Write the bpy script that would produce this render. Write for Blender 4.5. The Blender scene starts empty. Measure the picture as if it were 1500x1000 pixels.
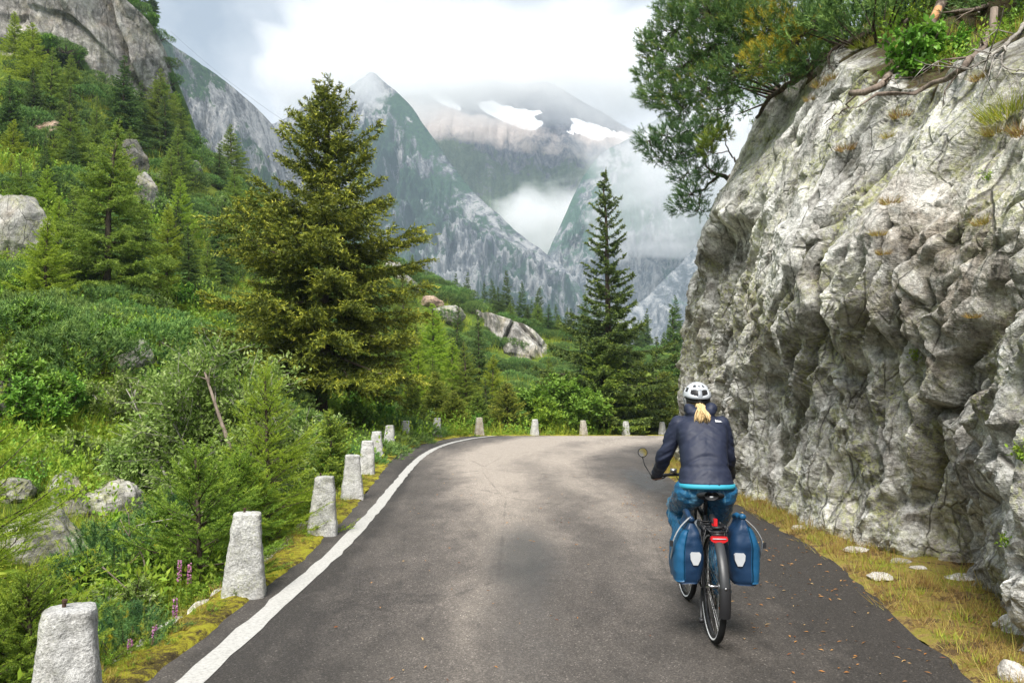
import bpy, math, random
import numpy as np
from mathutils import Vector, Matrix

# ------------------------------------------------------------------ camera, sky, sun, exposure
S = bpy.context.scene
COL = S.collection
F = 28.0 / 36.0 * 1500.0
CAMZ = 1.65
PITCH = math.atan(68.0 / F)
cam = bpy.data.objects.new('camera', bpy.data.cameras.new('camera'))
COL.objects.link(cam)
cam.data.lens = 28.0
cam.data.sensor_width = 36.0
cam.data.clip_start = 0.05
cam.data.clip_end = 60000.0
cam.location = (0, 0, CAMZ)
cam.rotation_euler = (math.pi / 2 + PITCH, 0, 0)
S.camera = cam

SUN_EL, SUN_ROT = math.radians(52), math.radians(192)
W = bpy.data.worlds.new('World')
S.world = W
W.use_nodes = True
_n = W.node_tree.nodes
_l = W.node_tree.links
_n.clear()
w_out = _n.new('ShaderNodeOutputWorld')
w_bg = _n.new('ShaderNodeBackground')
w_bg.inputs['Strength'].default_value = 0.1
w_sky = _n.new('ShaderNodeTexSky')
w_sky.sky_type = 'NISHITA'
w_sky.sun_disc = False
w_sky.sun_elevation = SUN_EL
w_sky.sun_rotation = SUN_ROT
w_tc = _n.new('ShaderNodeTexCoord')
w_map = _n.new('ShaderNodeMapping')
w_map.inputs['Scale'].default_value = (1.0, 1.0, 1.9)
w_n1 = _n.new('ShaderNodeTexNoise')
w_n1.inputs['Scale'].default_value = 2.2
w_n1.inputs['Detail'].default_value = 7.0
w_n1.inputs['Roughness'].default_value = 0.58
w_n1.inputs['Distortion'].default_value = 0.25
w_cr = _n.new('ShaderNodeValToRGB')
w_cr.color_ramp.elements[0].position = 0.38
w_cr.color_ramp.elements[0].color = (1.75, 2.02, 2.35, 1)
w_cr.color_ramp.elements[1].position = 0.68
w_cr.color_ramp.elements[1].color = (4.1, 4.2, 4.3, 1)
w_mx = _n.new('ShaderNodeMix')
w_mx.data_type = 'RGBA'
w_mx.inputs[0].default_value = 0.93
_l.new(w_tc.outputs['Generated'], w_map.inputs['Vector'])
_l.new(w_map.outputs['Vector'], w_n1.inputs['Vector'])
_l.new(w_n1.outputs['Fac'], w_cr.inputs['Fac'])
_l.new(w_sky.outputs['Color'], w_mx.inputs[6])
_l.new(w_cr.outputs['Color'], w_mx.inputs[7])
_l.new(w_mx.outputs[2], w_bg.inputs['Color'])
_l.new(w_bg.outputs['Background'], w_out.inputs['Surface'])

sun = bpy.data.objects.new('sun', bpy.data.lights.new('sun', 'SUN'))
COL.objects.link(sun)
sun.data.energy = 2.6
sun.data.angle = math.radians(28)
sun.data.color = (1.0, 0.96, 0.90)
_d = Vector((math.sin(SUN_ROT) * math.cos(SUN_EL), math.cos(SUN_ROT) * math.cos(SUN_EL), math.sin(SUN_EL)))
sun.rotation_euler = _d.to_track_quat('Z', 'Y').to_euler()
sun.location = (-20, -20, 60)

S.view_settings.view_transform = 'Standard'
S.view_settings.look = 'None'
S.view_settings.gamma = 1.0
S.view_settings.exposure = 1.42
S.view_settings.use_curve_mapping = False
S.render.engine = 'CYCLES'
S.cycles.use_denoising = True
S.cycles.max_bounces = 12
S.cycles.diffuse_bounces = 3
S.cycles.glossy_bounces = 2
S.cycles.transmission_bounces = 3
S.cycles.volume_bounces = 10
S.cycles.volume_step_rate = 1.0
S.cycles.volume_max_steps = 64
S.cycles.caustics_reflective = False
S.cycles.caustics_refractive = False

# ------------------------------------------------------------------ picture -> place helpers
CT, ST = math.cos(PITCH), math.sin(PITCH)

def ray(px, py):
    u = (px - 750.0) / F
    v = (500.0 - py) / F
    return u, CT - v * ST, ST + v * CT

def P(px, py, Y):
    a, b, c = ray(px, py)
    t = Y / b
    return (a * t, Y, CAMZ + c * t)

# ------------------------------------------------------------------ noise (numpy)
def _h(ix, iy, iz, seed):
    with np.errstate(over='ignore'):
        h = (ix.astype(np.uint32) * np.uint32(374761393) + iy.astype(np.uint32) * np.uint32(668265263)
             + iz.astype(np.uint32) * np.uint32(2246822519) + np.uint32((seed * 3266489917 + 12345) & 0xffffffff))
        h ^= h >> np.uint32(15)
        h *= np.uint32(2246822519)
        h ^= h >> np.uint32(13)
        h *= np.uint32(3266489917)
        h ^= h >> np.uint32(16)
    return h.astype(np.float64) / 4294967295.0

def vnoise(p, seed=0):
    i = np.floor(p).astype(np.int64)
    f = p - i
    f = f * f * f * (f * (f * 6 - 15) + 10)
    i = i & 0xffffffff
    r = 0.0
    for dx in (0, 1):
        wx = f[:, 0] if dx else 1 - f[:, 0]
        for dy in (0, 1):
            wy = f[:, 1] if dy else 1 - f[:, 1]
            for dz in (0, 1):
                wz = f[:, 2] if dz else 1 - f[:, 2]
                r = r + wx * wy * wz * _h((i[:, 0] + dx) & 0xffffffff, (i[:, 1] + dy) & 0xffffffff, (i[:, 2] + dz) & 0xffffffff, seed)
    return r * 2 - 1

def fbm(p, octv=4, seed=0, rough=0.5):
    a, s, r = 1.0, 0.0, 0.0
    q = np.array(p, dtype=np.float64)
    for k in range(octv):
        r = r + a * vnoise(q, seed + k * 17)
        s += a
        a *= rough
        q = q * 2.03 + 11.7
    return r / s

def ridged(p, octv=4, seed=0, rough=0.5):
    a, s, r = 1.0, 0.0, 0.0
    q = np.array(p, dtype=np.float64)
    for k in range(octv):
        r = r + a * (1 - np.abs(vnoise(q, seed + k * 13)) * 1.8)
        s += a
        a *= rough
        q = q * 2.07 + 5.3
    return r / s

def voro(p, seed=0):
    """nearest cell: F1, F2, three random numbers of the cell, offset from its centre"""
    i = np.floor(p).astype(np.int64)
    n = len(p)
    f1 = np.full(n, 9.0); f2 = np.full(n, 9.0)
    cid = np.zeros((n, 3), dtype=np.int64); off = np.zeros((n, 3))
    for dx in (-1, 0, 1):
        for dy in (-1, 0, 1):
            for dz in (-1, 0, 1):
                c = i + np.array((dx, dy, dz))
                m = c & 0xffffffff
                j = np.stack([_h(m[:, 0], m[:, 1], m[:, 2], seed + k) for k in (1, 2, 3)], 1)
                d = p - (c + j)
                q = np.sqrt((d * d).sum(1))
                nr = q < f1
                f2 = np.where(nr, f1, np.minimum(f2, q))
                cid[nr] = c[nr]; off[nr] = d[nr]
                f1 = np.where(nr, q, f1)
    m = cid & 0xffffffff
    rnd = np.stack([_h(m[:, 0], m[:, 1], m[:, 2], seed + k) for k in (11, 12, 13)], 1)
    return f1, f2, rnd, off

def facets(p, seed, tilt=0.8):
    f1, f2, r, o = voro(p, seed)
    return (r[:, 0] - .5) + tilt * (o[:, 0] * (r[:, 1] - .5) * 2 + o[:, 1] * (r[:, 2] - .5) * 2 + o[:, 2] * (r[:, 0] - .5) * 2), f2 - f1

def chisel(p, seed, tilt=.5, bowl=.25, hgt=.35):
    """continuous broken-rock relief: the upper envelope of one tilted plane per cell; also the depth of the seams"""
    i = np.floor(p).astype(np.int64)
    n = len(p)
    b1 = np.full(n, -99.0); b2 = np.full(n, -99.0)
    for dx in (-1, 0, 1):
        for dy in (-1, 0, 1):
            for dz in (-1, 0, 1):
                c = i + np.array((dx, dy, dz))
                m = c & 0xffffffff
                r = [_h(m[:, 0], m[:, 1], m[:, 2], seed + k) for k in range(1, 8)]
                d = p - (c + np.stack(r[:3], 1))
                h = (r[3] - .5) * 2 * hgt + tilt * 2 * (d[:, 0] * (r[4] - .5) + d[:, 1] * (r[5] - .5) + d[:, 2] * (r[6] - .5)) - bowl * (d * d).sum(1)
                nr = h > b1
                b2 = np.where(nr, b1, np.maximum(b2, h))
                b1 = np.where(nr, h, b1)
    return b1, b1 - b2

def tri(p, seed):
    """random heights on a lattice, joined by flat triangles: hard straight creases, no curves"""
    i = np.floor(p).astype(np.int64); f = p - i
    z0 = np.zeros(len(p), np.int64); q = i & 0xffffffff; q1 = (i + 1) & 0xffffffff
    a = _h(q[:, 0], q[:, 1], z0, seed); b = _h(q1[:, 0], q[:, 1], z0, seed); c = _h(q[:, 0], q1[:, 1], z0, seed); d = _h(q1[:, 0], q1[:, 1], z0, seed)
    x, y = f[:, 0], f[:, 1]
    u = np.where(x + y < 1, a + (b - a) * x + (c - a) * y, d + (c - d) * (1 - x) + (b - d) * (1 - y))
    v = np.where(x > y, a + (b - a) * x + (d - b) * y, a + (c - a) * y + (d - c) * x)
    return np.where(_h(q[:, 0], q[:, 1], z0, seed + 7) < .5, u, v) - .5

def rot2(p, a):
    c, s = math.cos(a), math.sin(a)
    return np.stack([p[:, 0] * c + p[:, 1] * s, p[:, 1] * c - p[:, 0] * s], 1)

def tri3(p, seed, ang=0.6):
    """three crossed layers of it, so that no grid shows"""
    r = 0.0
    for k, (t, sc) in enumerate(((0.0, 1.0), (ang, 1.13), (-ang * .8, .87))):
        c, s = math.cos(t), math.sin(t)
        r = r + tri(np.stack([p[:, 0] * c + p[:, 1] * s, p[:, 1] * c - p[:, 0] * s], 1) * sc + 3.7 * k, seed + 31 * k)
    return r * .62

def chisel2(p, seed, tilt=.5, bowl=.2, hgt=.4):
    """the same on a plane, with flat facets: 5 x 5 cells are looked at, so the facets may be nearly straight"""
    i = np.floor(p).astype(np.int64)
    n = len(p); z0 = np.zeros(n, np.int64)
    b1 = np.full(n, -99.0)
    for dx in (-2, -1, 0, 1, 2):
        for dy in (-2, -1, 0, 1, 2):
            c0 = i[:, 0] + dx; c1 = i[:, 1] + dy
            m0 = c0 & 0xffffffff; m1 = c1 & 0xffffffff
            r = [_h(m0, m1, z0, seed + k) for k in range(1, 6)]
            x = p[:, 0] - c0 - r[0]; y = p[:, 1] - c1 - r[1]
            h = (r[2] - .5) * 2 * hgt + tilt * 2 * (x * (r[3] - .5) + y * (r[4] - .5)) - bowl * (x * x + y * y)
            b1 = np.maximum(b1, h)
    return b1

def sstep(a, b, x):
    t = np.clip((x - a) / (b - a), 0, 1)
    return t * t * (3 - 2 * t)

def lut(x, pts):
    pts = np.array(pts, dtype=float)
    return np.interp(x, pts[:, 0], pts[:, 1])

# ------------------------------------------------------------------ mesh helpers
def mk(name, V, quads=None, tris=None, mats=(), qm=None, tm=None, smooth=True, attrs=None):
    V = np.asarray(V, dtype=np.float32).reshape(-1, 3)
    q = np.asarray(quads, dtype=np.int32).reshape(-1, 4) if quads is not None and len(quads) else np.zeros((0, 4), np.int32)
    t = np.asarray(tris, dtype=np.int32).reshape(-1, 3) if tris is not None and len(tris) else np.zeros((0, 3), np.int32)
    me = bpy.data.meshes.new(name)
    me.vertices.add(len(V))
    me.vertices.foreach_set('co', V.ravel())
    me.loops.add(q.size + t.size)
    me.loops.foreach_set('vertex_index', np.concatenate([q.ravel(), t.ravel()]))
    me.polygons.add(len(q) + len(t))
    ls = np.concatenate([np.arange(len(q)) * 4, q.size + np.arange(len(t)) * 3]).astype(np.int32)
    me.polygons.foreach_set('loop_start', ls)
    for m in mats:
        me.materials.append(m)
    mi = np.zeros(len(q) + len(t), np.int32)
    if qm is not None: mi[:len(q)] = qm
    if tm is not None: mi[len(q):] = tm
    me.polygons.foreach_set('material_index', mi)
    sm = np.full(len(mi), bool(smooth)) if np.isscalar(smooth) else np.asarray(smooth, bool)
    me.polygons.foreach_set('use_smooth', sm)
    for k, v in (attrs or {}).items():
        a = me.attributes.new(k, 'FLOAT', 'POINT')
        a.data.foreach_set('value', np.asarray(v, np.float32))
    me.update()
    me.validate()
    return me

def grid_faces(nu, nv, wrap=False):
    """vertex index = iu*nv + iv"""
    iu = np.arange(nu if wrap else nu - 1)
    iv = np.arange(nv - 1)
    A, B = np.meshgrid(iu, iv, indexing='ij')
    A2 = (A + 1) % nu
    return np.stack([A * nv + B, A2 * nv + B, A2 * nv + B + 1, A * nv + B + 1], -1).reshape(-1, 4)

def ob(name, me, parent=None, loc=None, rot=None, scale=None, **props):
    o = bpy.data.objects.new(name, me)
    COL.objects.link(o)
    if parent is not None: o.parent = parent
    if loc is not None: o.location = loc
    if rot is not None: o.rotation_euler = rot
    if scale is not None: o.scale = (scale,) * 3 if np.isscalar(scale) else scale
    for k, v in props.items(): o[k] = v
    return o

def thing(name, label, cat, loc=(0, 0, 0), rot=(0, 0, 0), group=None, scale=None):
    o = ob(name, None, loc=loc, rot=rot, scale=scale)
    o.empty_display_size = 0.2
    o['label'] = label; o['category'] = cat
    if group: o['group'] = group
    return o

def tag(o, label, cat, group=None):
    o['label'] = label; o['category'] = cat
    if group: o['group'] = group
    return o

def copy_tree(o, parent=None):
    c = o.copy(); COL.objects.link(c); c.parent = parent
    for ch in o.children:
        copy_tree(ch, c)
    return c

class Geo:
    """collects tubes, blades and plates into one mesh"""
    def __init__(s):
        s.V, s.Q, s.T, s.qm, s.tm, s.ti, s.n = [], [], [], [], [], [], 0
    def add(s, V, Q=None, T=None, m=0, tint=0.5):
        V = np.asarray(V, float).reshape(-1, 3)
        s.V.append(V)
        s.ti.append(np.full(len(V), tint) if np.isscalar(tint) else np.asarray(tint, float))
        if Q is not None and len(Q):
            Q = np.asarray(Q); s.Q.append(Q + s.n); s.qm.append(np.full(len(Q), m))
        if T is not None and len(T):
            T = np.asarray(T); s.T.append(T + s.n); s.tm.append(np.full(len(T), m))
        s.n += len(V)
    def tube(s, pts, rad, sides=6, m=0, tint=0.5, cap=True):
        pts = np.asarray(pts, float); n = len(pts)
        rad = np.full(n, rad) if np.isscalar(rad) else np.asarray(rad, float)
        d = np.gradient(pts, axis=0)
        d /= np.linalg.norm(d, axis=1)[:, None] + 1e-9
        up = np.array((0, 0, 1.0)) if abs(d[0, 2]) < 0.9 else np.array((1.0, 0, 0))
        a = np.cross(d, up); a /= np.linalg.norm(a, axis=1)[:, None] + 1e-9
        b = np.cross(d, a)
        th = np.arange(sides) / sides * 2 * math.pi
        ring = a[:, None, :] * np.cos(th)[None, :, None] + b[:, None, :] * np.sin(th)[None, :, None]
        V = (pts[:, None, :] + ring * rad[:, None, None]).reshape(-1, 3)
        i, j = np.meshgrid(np.arange(n - 1), np.arange(sides), indexing='ij')
        j2 = (j + 1) % sides
        Q = np.stack([i * sides + j, i * sides + j2, (i + 1) * sides + j2, (i + 1) * sides + j], -1).reshape(-1, 4)
        T = []
        if cap:
            V = np.vstack([V, pts[:1], pts[-1:]])
            c0, c1 = n * sides, n * sides + 1
            for k in range(sides):
                T.append((c0, (k + 1) % sides, k))
                T.append((c1, (n - 1) * sides + k, (n - 1) * sides + (k + 1) % sides))
        s.add(V, Q, T, m, tint)
    def blades(s, Pt, D, L, Wd, m=1, tint=0.5, rng=None, kind='tri', N=None):
        """thin triangles ('tri') or folded rhombs ('leaf')"""
        n = len(Pt)
        if n == 0: return
        rng = rng or np.random.default_rng(1)
        D = D / (np.linalg.norm(D, axis=1)[:, None] + 1e-9)
        R = rng.normal(size=(n, 3)) if N is None else N
        A = np.cross(D, R); A /= np.linalg.norm(A, axis=1)[:, None] + 1e-9
        L = np.broadcast_to(L, n)[:, None]; Wd = np.broadcast_to(Wd, n)[:, None]
        tint = np.broadcast_to(tint, n)
        if kind == 'tri':
            V = np.stack([Pt - A * Wd * .5, Pt + A * Wd * .5, Pt + D * L], 1).reshape(-1, 3)
            T = np.arange(n * 3).reshape(-1, 3)
            s.add(V, None, T, m, np.repeat(tint, 3))
        else:
            B = np.cross(A, D)
            mid = Pt + D * L * .45 + B * L * .06
            V = np.stack([Pt, mid - A * Wd * .5, Pt + D * L - B * L * .05, mid + A * Wd * .5], 1).reshape(-1, 3)
            k = np.arange(n)[:, None] * 4
            T = np.concatenate([k + np.array((0, 1, 2)), k + np.array((0, 2, 3))], 0)
            s.add(V, None, T, m, np.repeat(tint, 4))
    def box(s, c, size, m=0, tint=.5, rot=None):
        c = np.array(c, float); h = np.array(size, float) / 2
        V = np.array([(x, y, z) for x in (-1, 1) for y in (-1, 1) for z in (-1, 1)], float) * h
        if rot is not None: V = V @ np.array(rot).T
        s.add(V + c, [(0, 1, 3, 2), (4, 6, 7, 5), (0, 4, 5, 1), (2, 3, 7, 6), (0, 2, 6, 4), (1, 5, 7, 3)], None, m, tint)
    def mesh(s, name, mats, smooth=True, smooth_m=None):
        V = np.vstack(s.V)
        Q = np.vstack(s.Q) if s.Q else None
        T = np.vstack(s.T) if s.T else None
        return mk(name, V, Q, T, mats, np.concatenate(s.qm) if s.qm else None, np.concatenate(s.tm) if s.tm else None,
                  smooth, {'tint': np.concatenate(s.ti)})

# ------------------------------------------------------------------ material helpers
def mat(name):
    m = bpy.data.materials.new(name)
    m.use_nodes = True
    nt = m.node_tree
    nt.nodes.clear()
    out = nt.nodes.new('ShaderNodeOutputMaterial')
    return m, nt, out

class NT:
    def __init__(s, nt): s.t = nt
    def n(s, kind, **kw):
        x = s.t.nodes.new('ShaderNode' + kind)
        for k, v in kw.items():
            if k.startswith('_'): setattr(x, k[1:], v)
            else: s.set(x, k, v)
        return x
    def set(s, x, k, v):
        k = k.replace('__', ' ')
        i = x.inputs[int(k[1:])] if k[0] == 'i' and k[1:].isdigit() else x.inputs[k]
        if isinstance(v, bpy.types.NodeSocket): s.t.links.new(v, i)
        else: i.default_value = v
    def noise(s, vec, scale, detail=4, rough=.55, dist=0.0):
        return s.n('TexNoise', Vector=vec, Scale=scale, Detail=detail, Roughness=rough, Distortion=dist).outputs['Fac']
    def ramp(s, fac, stops, interp='LINEAR'):
        r = s.n('ValToRGB', Fac=fac)
        r.color_ramp.interpolation = interp
        e = r.color_ramp.elements
        while len(e) < len(stops): e.new(0.5)
        for x, (p, c) in zip(e, stops):
            x.position = p
            x.color = (c, c, c, 1) if np.isscalar(c) else (*c, 1)
        return r.outputs['Color']
    def mix(s, fac, a, b, mode='MIX'):
        x = s.n('Mix', _data_type='RGBA', _blend_type=mode)
        for i, v in ((0, fac), (6, a), (7, b)):
            if isinstance(v, bpy.types.NodeSocket): s.t.links.new(v, x.inputs[i])
            elif i == 0: x.inputs[0].default_value = v
            else: x.inputs[i].default_value = (*v, 1) if len(v) == 3 else v
        return x.outputs[2]
    def math(s, op, a, b=0.0, c=0.0):
        x = s.n('Math', _operation=op)
        for i, v in enumerate((a, b, c)):
            if isinstance(v, bpy.types.NodeSocket): s.t.links.new(v, x.inputs[i])
            else: x.inputs[i].default_value = v
        return x.outputs[0]
    def mapping(s, vec, scale=(1, 1, 1), rot=(0, 0, 0)):
        return s.n('Mapping', Vector=vec, Scale=scale, Rotation=rot).outputs[0]
    def attr(s, name):
        return s.n('Attribute', _attribute_name=name).outputs['Fac']
    def pos(s):
        return s.n('NewGeometry').outputs['Position']
    def obj(s):
        return s.n('TexCoord').outputs['Object']
    def bump(s, h, strength=.5, dist=.02, normal=None):
        x = s.n('Bump', Height=h, Strength=strength, Distance=dist)
        if normal is not None: s.t.links.new(normal, x.inputs['Normal'])
        return x.outputs[0]

def surf(out, nt, col, rough=.8, normal=None, spec=.3, metal=0.0, **kw):
    b = nt.n('BsdfPrincipled')
    for k, v in (('Base Color', col), ('Roughness', rough), ('Specular IOR Level', spec), ('Metallic', metal)) + tuple(kw.items()):
        k = k.replace('__', ' ')
        if isinstance(v, bpy.types.NodeSocket): nt.t.links.new(v, b.inputs[k])
        elif k == 'Base Color' and len(v) == 3: b.inputs[k].default_value = (*v, 1)
        else: b.inputs[k].default_value = v
    if normal is not None: nt.t.links.new(normal, b.inputs['Normal'])
    nt.t.links.new(b.outputs[0], out.inputs['Surface'])
    return b

def plain(name, col, rough=.5, spec=.4, metal=0.0, var=.12, scale=30, **kw):
    m, t, out = mat(name); t = NT(t)
    n = t.noise(t.obj(), scale, 4)
    c = t.mix(n, tuple(x * (1 - var) for x in col), tuple(min(1, x * (1 + var)) for x in col))
    rg = t.math('MULTIPLY_ADD', n, .15, rough - .07)
    surf(out, t, c, rg, None, spec, metal, **kw)
    return m

def leaf_mat(name, stops, trans=.3, rough=.55, objvar=.12):
    """stops: colour over the leaf's own tint; trans: share of light let through"""
    m, t, out = mat(name); t = NT(t)
    c = t.ramp(t.attr('tint'), stops)
    oi = t.n('ObjectInfo').outputs['Random']
    hsv = t.n('HueSaturation', Color=c, Hue=t.math('MULTIPLY_ADD', oi, .03, .485), Value=t.math('MULTIPLY_ADD', oi, objvar * 2, 1 - objvar))
    c = hsv.outputs[0]
    b = t.n('BsdfPrincipled', Roughness=rough)
    b.inputs['Specular IOR Level'].default_value = .25
    t.t.links.new(c, b.inputs['Base Color'])
    tr = t.n('BsdfTranslucent', Color=c)
    mx = t.n('MixShader', Fac=trans)
    t.t.links.new(b.outputs[0], mx.inputs[1]); t.t.links.new(tr.outputs[0], mx.inputs[2])
    t.t.links.new(mx.outputs[0], out.inputs['Surface'])
    return m
# ------------------------------------------------------------------ materials of the setting
def rock_mat(name, dark, mid, light, lichen=0.5, scale=1.0, bump=.6, stain=.35, warm=.3, soil=False, veg=None, brk=False, joints=None, js=1.0, jw=1.0):
    m, nt, out = mat(name); t = NT(nt)
    p = t.pos()
    n1 = t.noise(p, .55 * scale, 4, .62, .4)
    n2 = t.noise(p, 3.2 * scale, 6, .68, .3)
    n3 = t.noise(p, 22 * scale, 4, .7)
    n4 = t.noise(p, 95 * scale, 3, .6)
    c = t.ramp(t.math('MULTIPLY_ADD', n2, .75, t.math('MULTIPLY_ADD', n1, .5, -.13)), [(.33, dark), (.47, mid), (.62, light)])
    if brk:                                             # freshly broken rock is browner and darker than the weathered slabs
        bk = t.math('MULTIPLY', t.attr('broken'), t.ramp(n2, [(.40, .62), (.58, .0)]))
        c = t.mix(bk, c, t.ramp(n3, [(.35, (.07, .06, .05)), (.65, (.24, .21, .175))]))
    if brk:                                             # dirt, wet lichen and moss sit in the cracks
        c = t.mix(t.math('MULTIPLY', t.attr('crack'), .9), c, t.mix(n2, (.035, .032, .026), (.09, .085, .045)))
    # warm iron tones
    wf = t.ramp(t.noise(t.mapping(p, (1, .6, .5)), .9 * scale, 5, .6, .5), [(.52, 0.0), (.68, 1.0)])
    c = t.mix(t.math('MULTIPLY', wf, warm), c, (.40, .31, .22))
    # long dark water stains
    sf = t.ramp(t.noise(t.mapping(p, (1.0, 1.0, .13), (.25, 0, 0)), 1.7 * scale, 5, .6, .2), [(.54, 0.0), (.70, 1.0)])
    c = t.mix(t.math('MULTIPLY', sf, stain), c, (.085, .08, .07))
    # speckle of the granite
    sp = t.ramp(n3, [(.36, .62), (.5, 1.0), (.66, 1.28)])
    c = t.mix(1.0, c, sp, 'MULTIPLY')
    sp2 = t.ramp(n4, [(.35, .80), (.65, 1.16)])
    c = t.mix(1.0, c, sp2, 'MULTIPLY')
    # crustose lichen, in freckled patches
    if lichen > 0:
        lp = t.ramp(t.noise(p, .8 * scale, 4, .6, .6), [(.44, 0.0), (.60, 1.0)])
        lf = t.ramp(t.noise(p, 16 * scale, 4, .75, .6), [(.47, 0.0), (.56, 1.0)])
        c = t.mix(t.math('MULTIPLY', t.math('MULTIPLY', lp, lf), lichen), c, (.40, .42, .13))
        l2 = t.ramp(t.noise(p, 9 * scale, 4, .8, .3), [(.60, 0.0), (.66, 1.0)])
        c = t.mix(t.math('MULTIPLY', l2, .5), c, (.55, .56, .53))
    if soil:
        a = t.attr('soil')
        sn = t.math('MULTIPLY_ADD', n2, .8, -.4)
        sm = t.ramp(t.math('ADD', a, sn), [(.42, 0.0), (.58, 1.0)])
        sc = t.ramp(n3, [(.3, (.028, .018, .010)), (.5, (.06, .045, .02)), (.7, (.06, .085, .02))])
        c = t.mix(sm, c, sc)
    if veg is not None:
        vm = t.ramp(t.math('ADD', t.attr('veg'), t.math('MULTIPLY_ADD', n2, .6, -.3)), [(.45, 0.0), (.55, 1.0)])
        c = t.mix(vm, c, t.mix(n3, veg[0], veg[1]))
    jh = None
    if joints:                                          # fine joints, long along the foliation, dirt-filled and recessed
        jp = t.mapping(t.mapping(t.n('VectorMath', _operation='ADD', i0=p, i1=t.n('VectorMath', _operation='SCALE', i0=t.n('TexNoise', Vector=p, Scale=2.2 * scale, Detail=4.0).outputs['Color'], Scale=.16 / scale).outputs[0]).outputs[0], rot=(joints, .1, 0)), (1, 1, .34))
        jh = 0.0
        for sc_j, w_j, amt in ((1.2 * scale * js, .018 * jw, .8), (3.6 * scale * js, .035 * jw, .55), (10 * scale * js, .06 * jw, .35)):
            e = t.n('TexVoronoi', Vector=jp, Scale=sc_j, _feature='DISTANCE_TO_EDGE').outputs['Distance']
            if sc_j > 8 * scale * js:                   # hair joints: lines only
                l = t.math('MULTIPLY', t.ramp(e, [(0.0, 1.0), (w_j, 0.0)]), t.ramp(n2, [(.42, 0.0), (.58, 1.0)]))
                c = t.mix(t.math('MULTIPLY', l, amt), c, (.06, .055, .046))
                continue
            l = t.math('MULTIPLY', t.ramp(e, [(0.0, 1.0), (w_j * .5, .75), (w_j, 0.0)]), t.ramp(t.noise(p, sc_j * .45, 2, .6), [(.46, 0.0), (.60, 1.0)]))
            c = t.mix(t.math('MULTIPLY', l, amt), c, (.06, .055, .046))
            # each little block has its own tone
            cv = t.n('RGBToBW', Color=t.n('TexVoronoi', Vector=jp, Scale=sc_j).outputs['Color']).outputs[0]
            c = t.mix(.8, c, t.ramp(cv, [(.2, .84), (.8, 1.18)]), 'MULTIPLY')
            hj = t.math('MULTIPLY_ADD', l, -1.3, t.math('MULTIPLY', cv, .9))
            jh = hj if isinstance(jh, float) else t.math('ADD', jh, hj)
    h = t.math('ADD', t.math('MULTIPLY', n2, 1.2), t.math('ADD', t.math('MULTIPLY', n3, .45), t.math('MULTIPLY', n4, .16)))
    if jh is not None: h = t.math('ADD', h, t.math('MULTIPLY', jh, .5))
    nb = t.bump(h, bump, .09 / scale)
    surf(out, t, c, .88, nb, .25)
    return m

M = {}
M['rock'] = rock_mat('rock', (.15, .145, .132), (.47, .46, .432), (.70, .69, .655), lichen=.5, soil=True, warm=.30, stain=.45, brk=True, joints=-.5)
M['boulder'] = rock_mat('boulder_rock', (.09, .088, .078), (.25, .24, .22), (.46, .445, .41), lichen=.5, scale=1.2, warm=.4, stain=.5, joints=.4, veg=((.05, .08, .012), (.13, .17, .025)))
M['red_rock'] = rock_mat('reddish_rock', (.12, .075, .055), (.29, .19, .14), (.46, .35, .28), lichen=.25, scale=1.2, warm=.7, stain=.3, joints=.4, veg=((.05, .08, .012), (.13, .17, .025)))
M['dark_rock'] = rock_mat('dark_wet_rock', (.035, .034, .03), (.10, .095, .085), (.22, .21, .19), lichen=.2, scale=1.2, warm=.2, stain=.5, joints=.4, veg=((.04, .07, .012), (.11, .15, .02)))
M['granite_red'] = rock_mat('brownish_granite', (.24, .19, .16), (.42, .37, .32), (.56, .52, .47), lichen=.4, scale=3.0, bump=1.0, stain=.15, warm=.6)
M['far_rock'] = rock_mat('far_rock', (.07, .065, .06), (.25, .235, .215), (.50, .475, .44), lichen=.2, scale=.45, stain=.9, joints=.25, js=.42, jw=2.6, veg=((.05, .10, .015), (.11, .19, .03)), warm=.45)
M['granite'] = rock_mat('granite_post', (.30, .295, .28), (.50, .495, .48), (.64, .635, .615), lichen=.2, scale=3.0, bump=1.0, stain=.15, warm=.15)
M['flat_stone'] = rock_mat('flat_stone', (.36, .33, .30), (.50, .47, .43), (.62, .60, .56), lichen=.15, scale=2.0, bump=.5, stain=.1)

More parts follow.
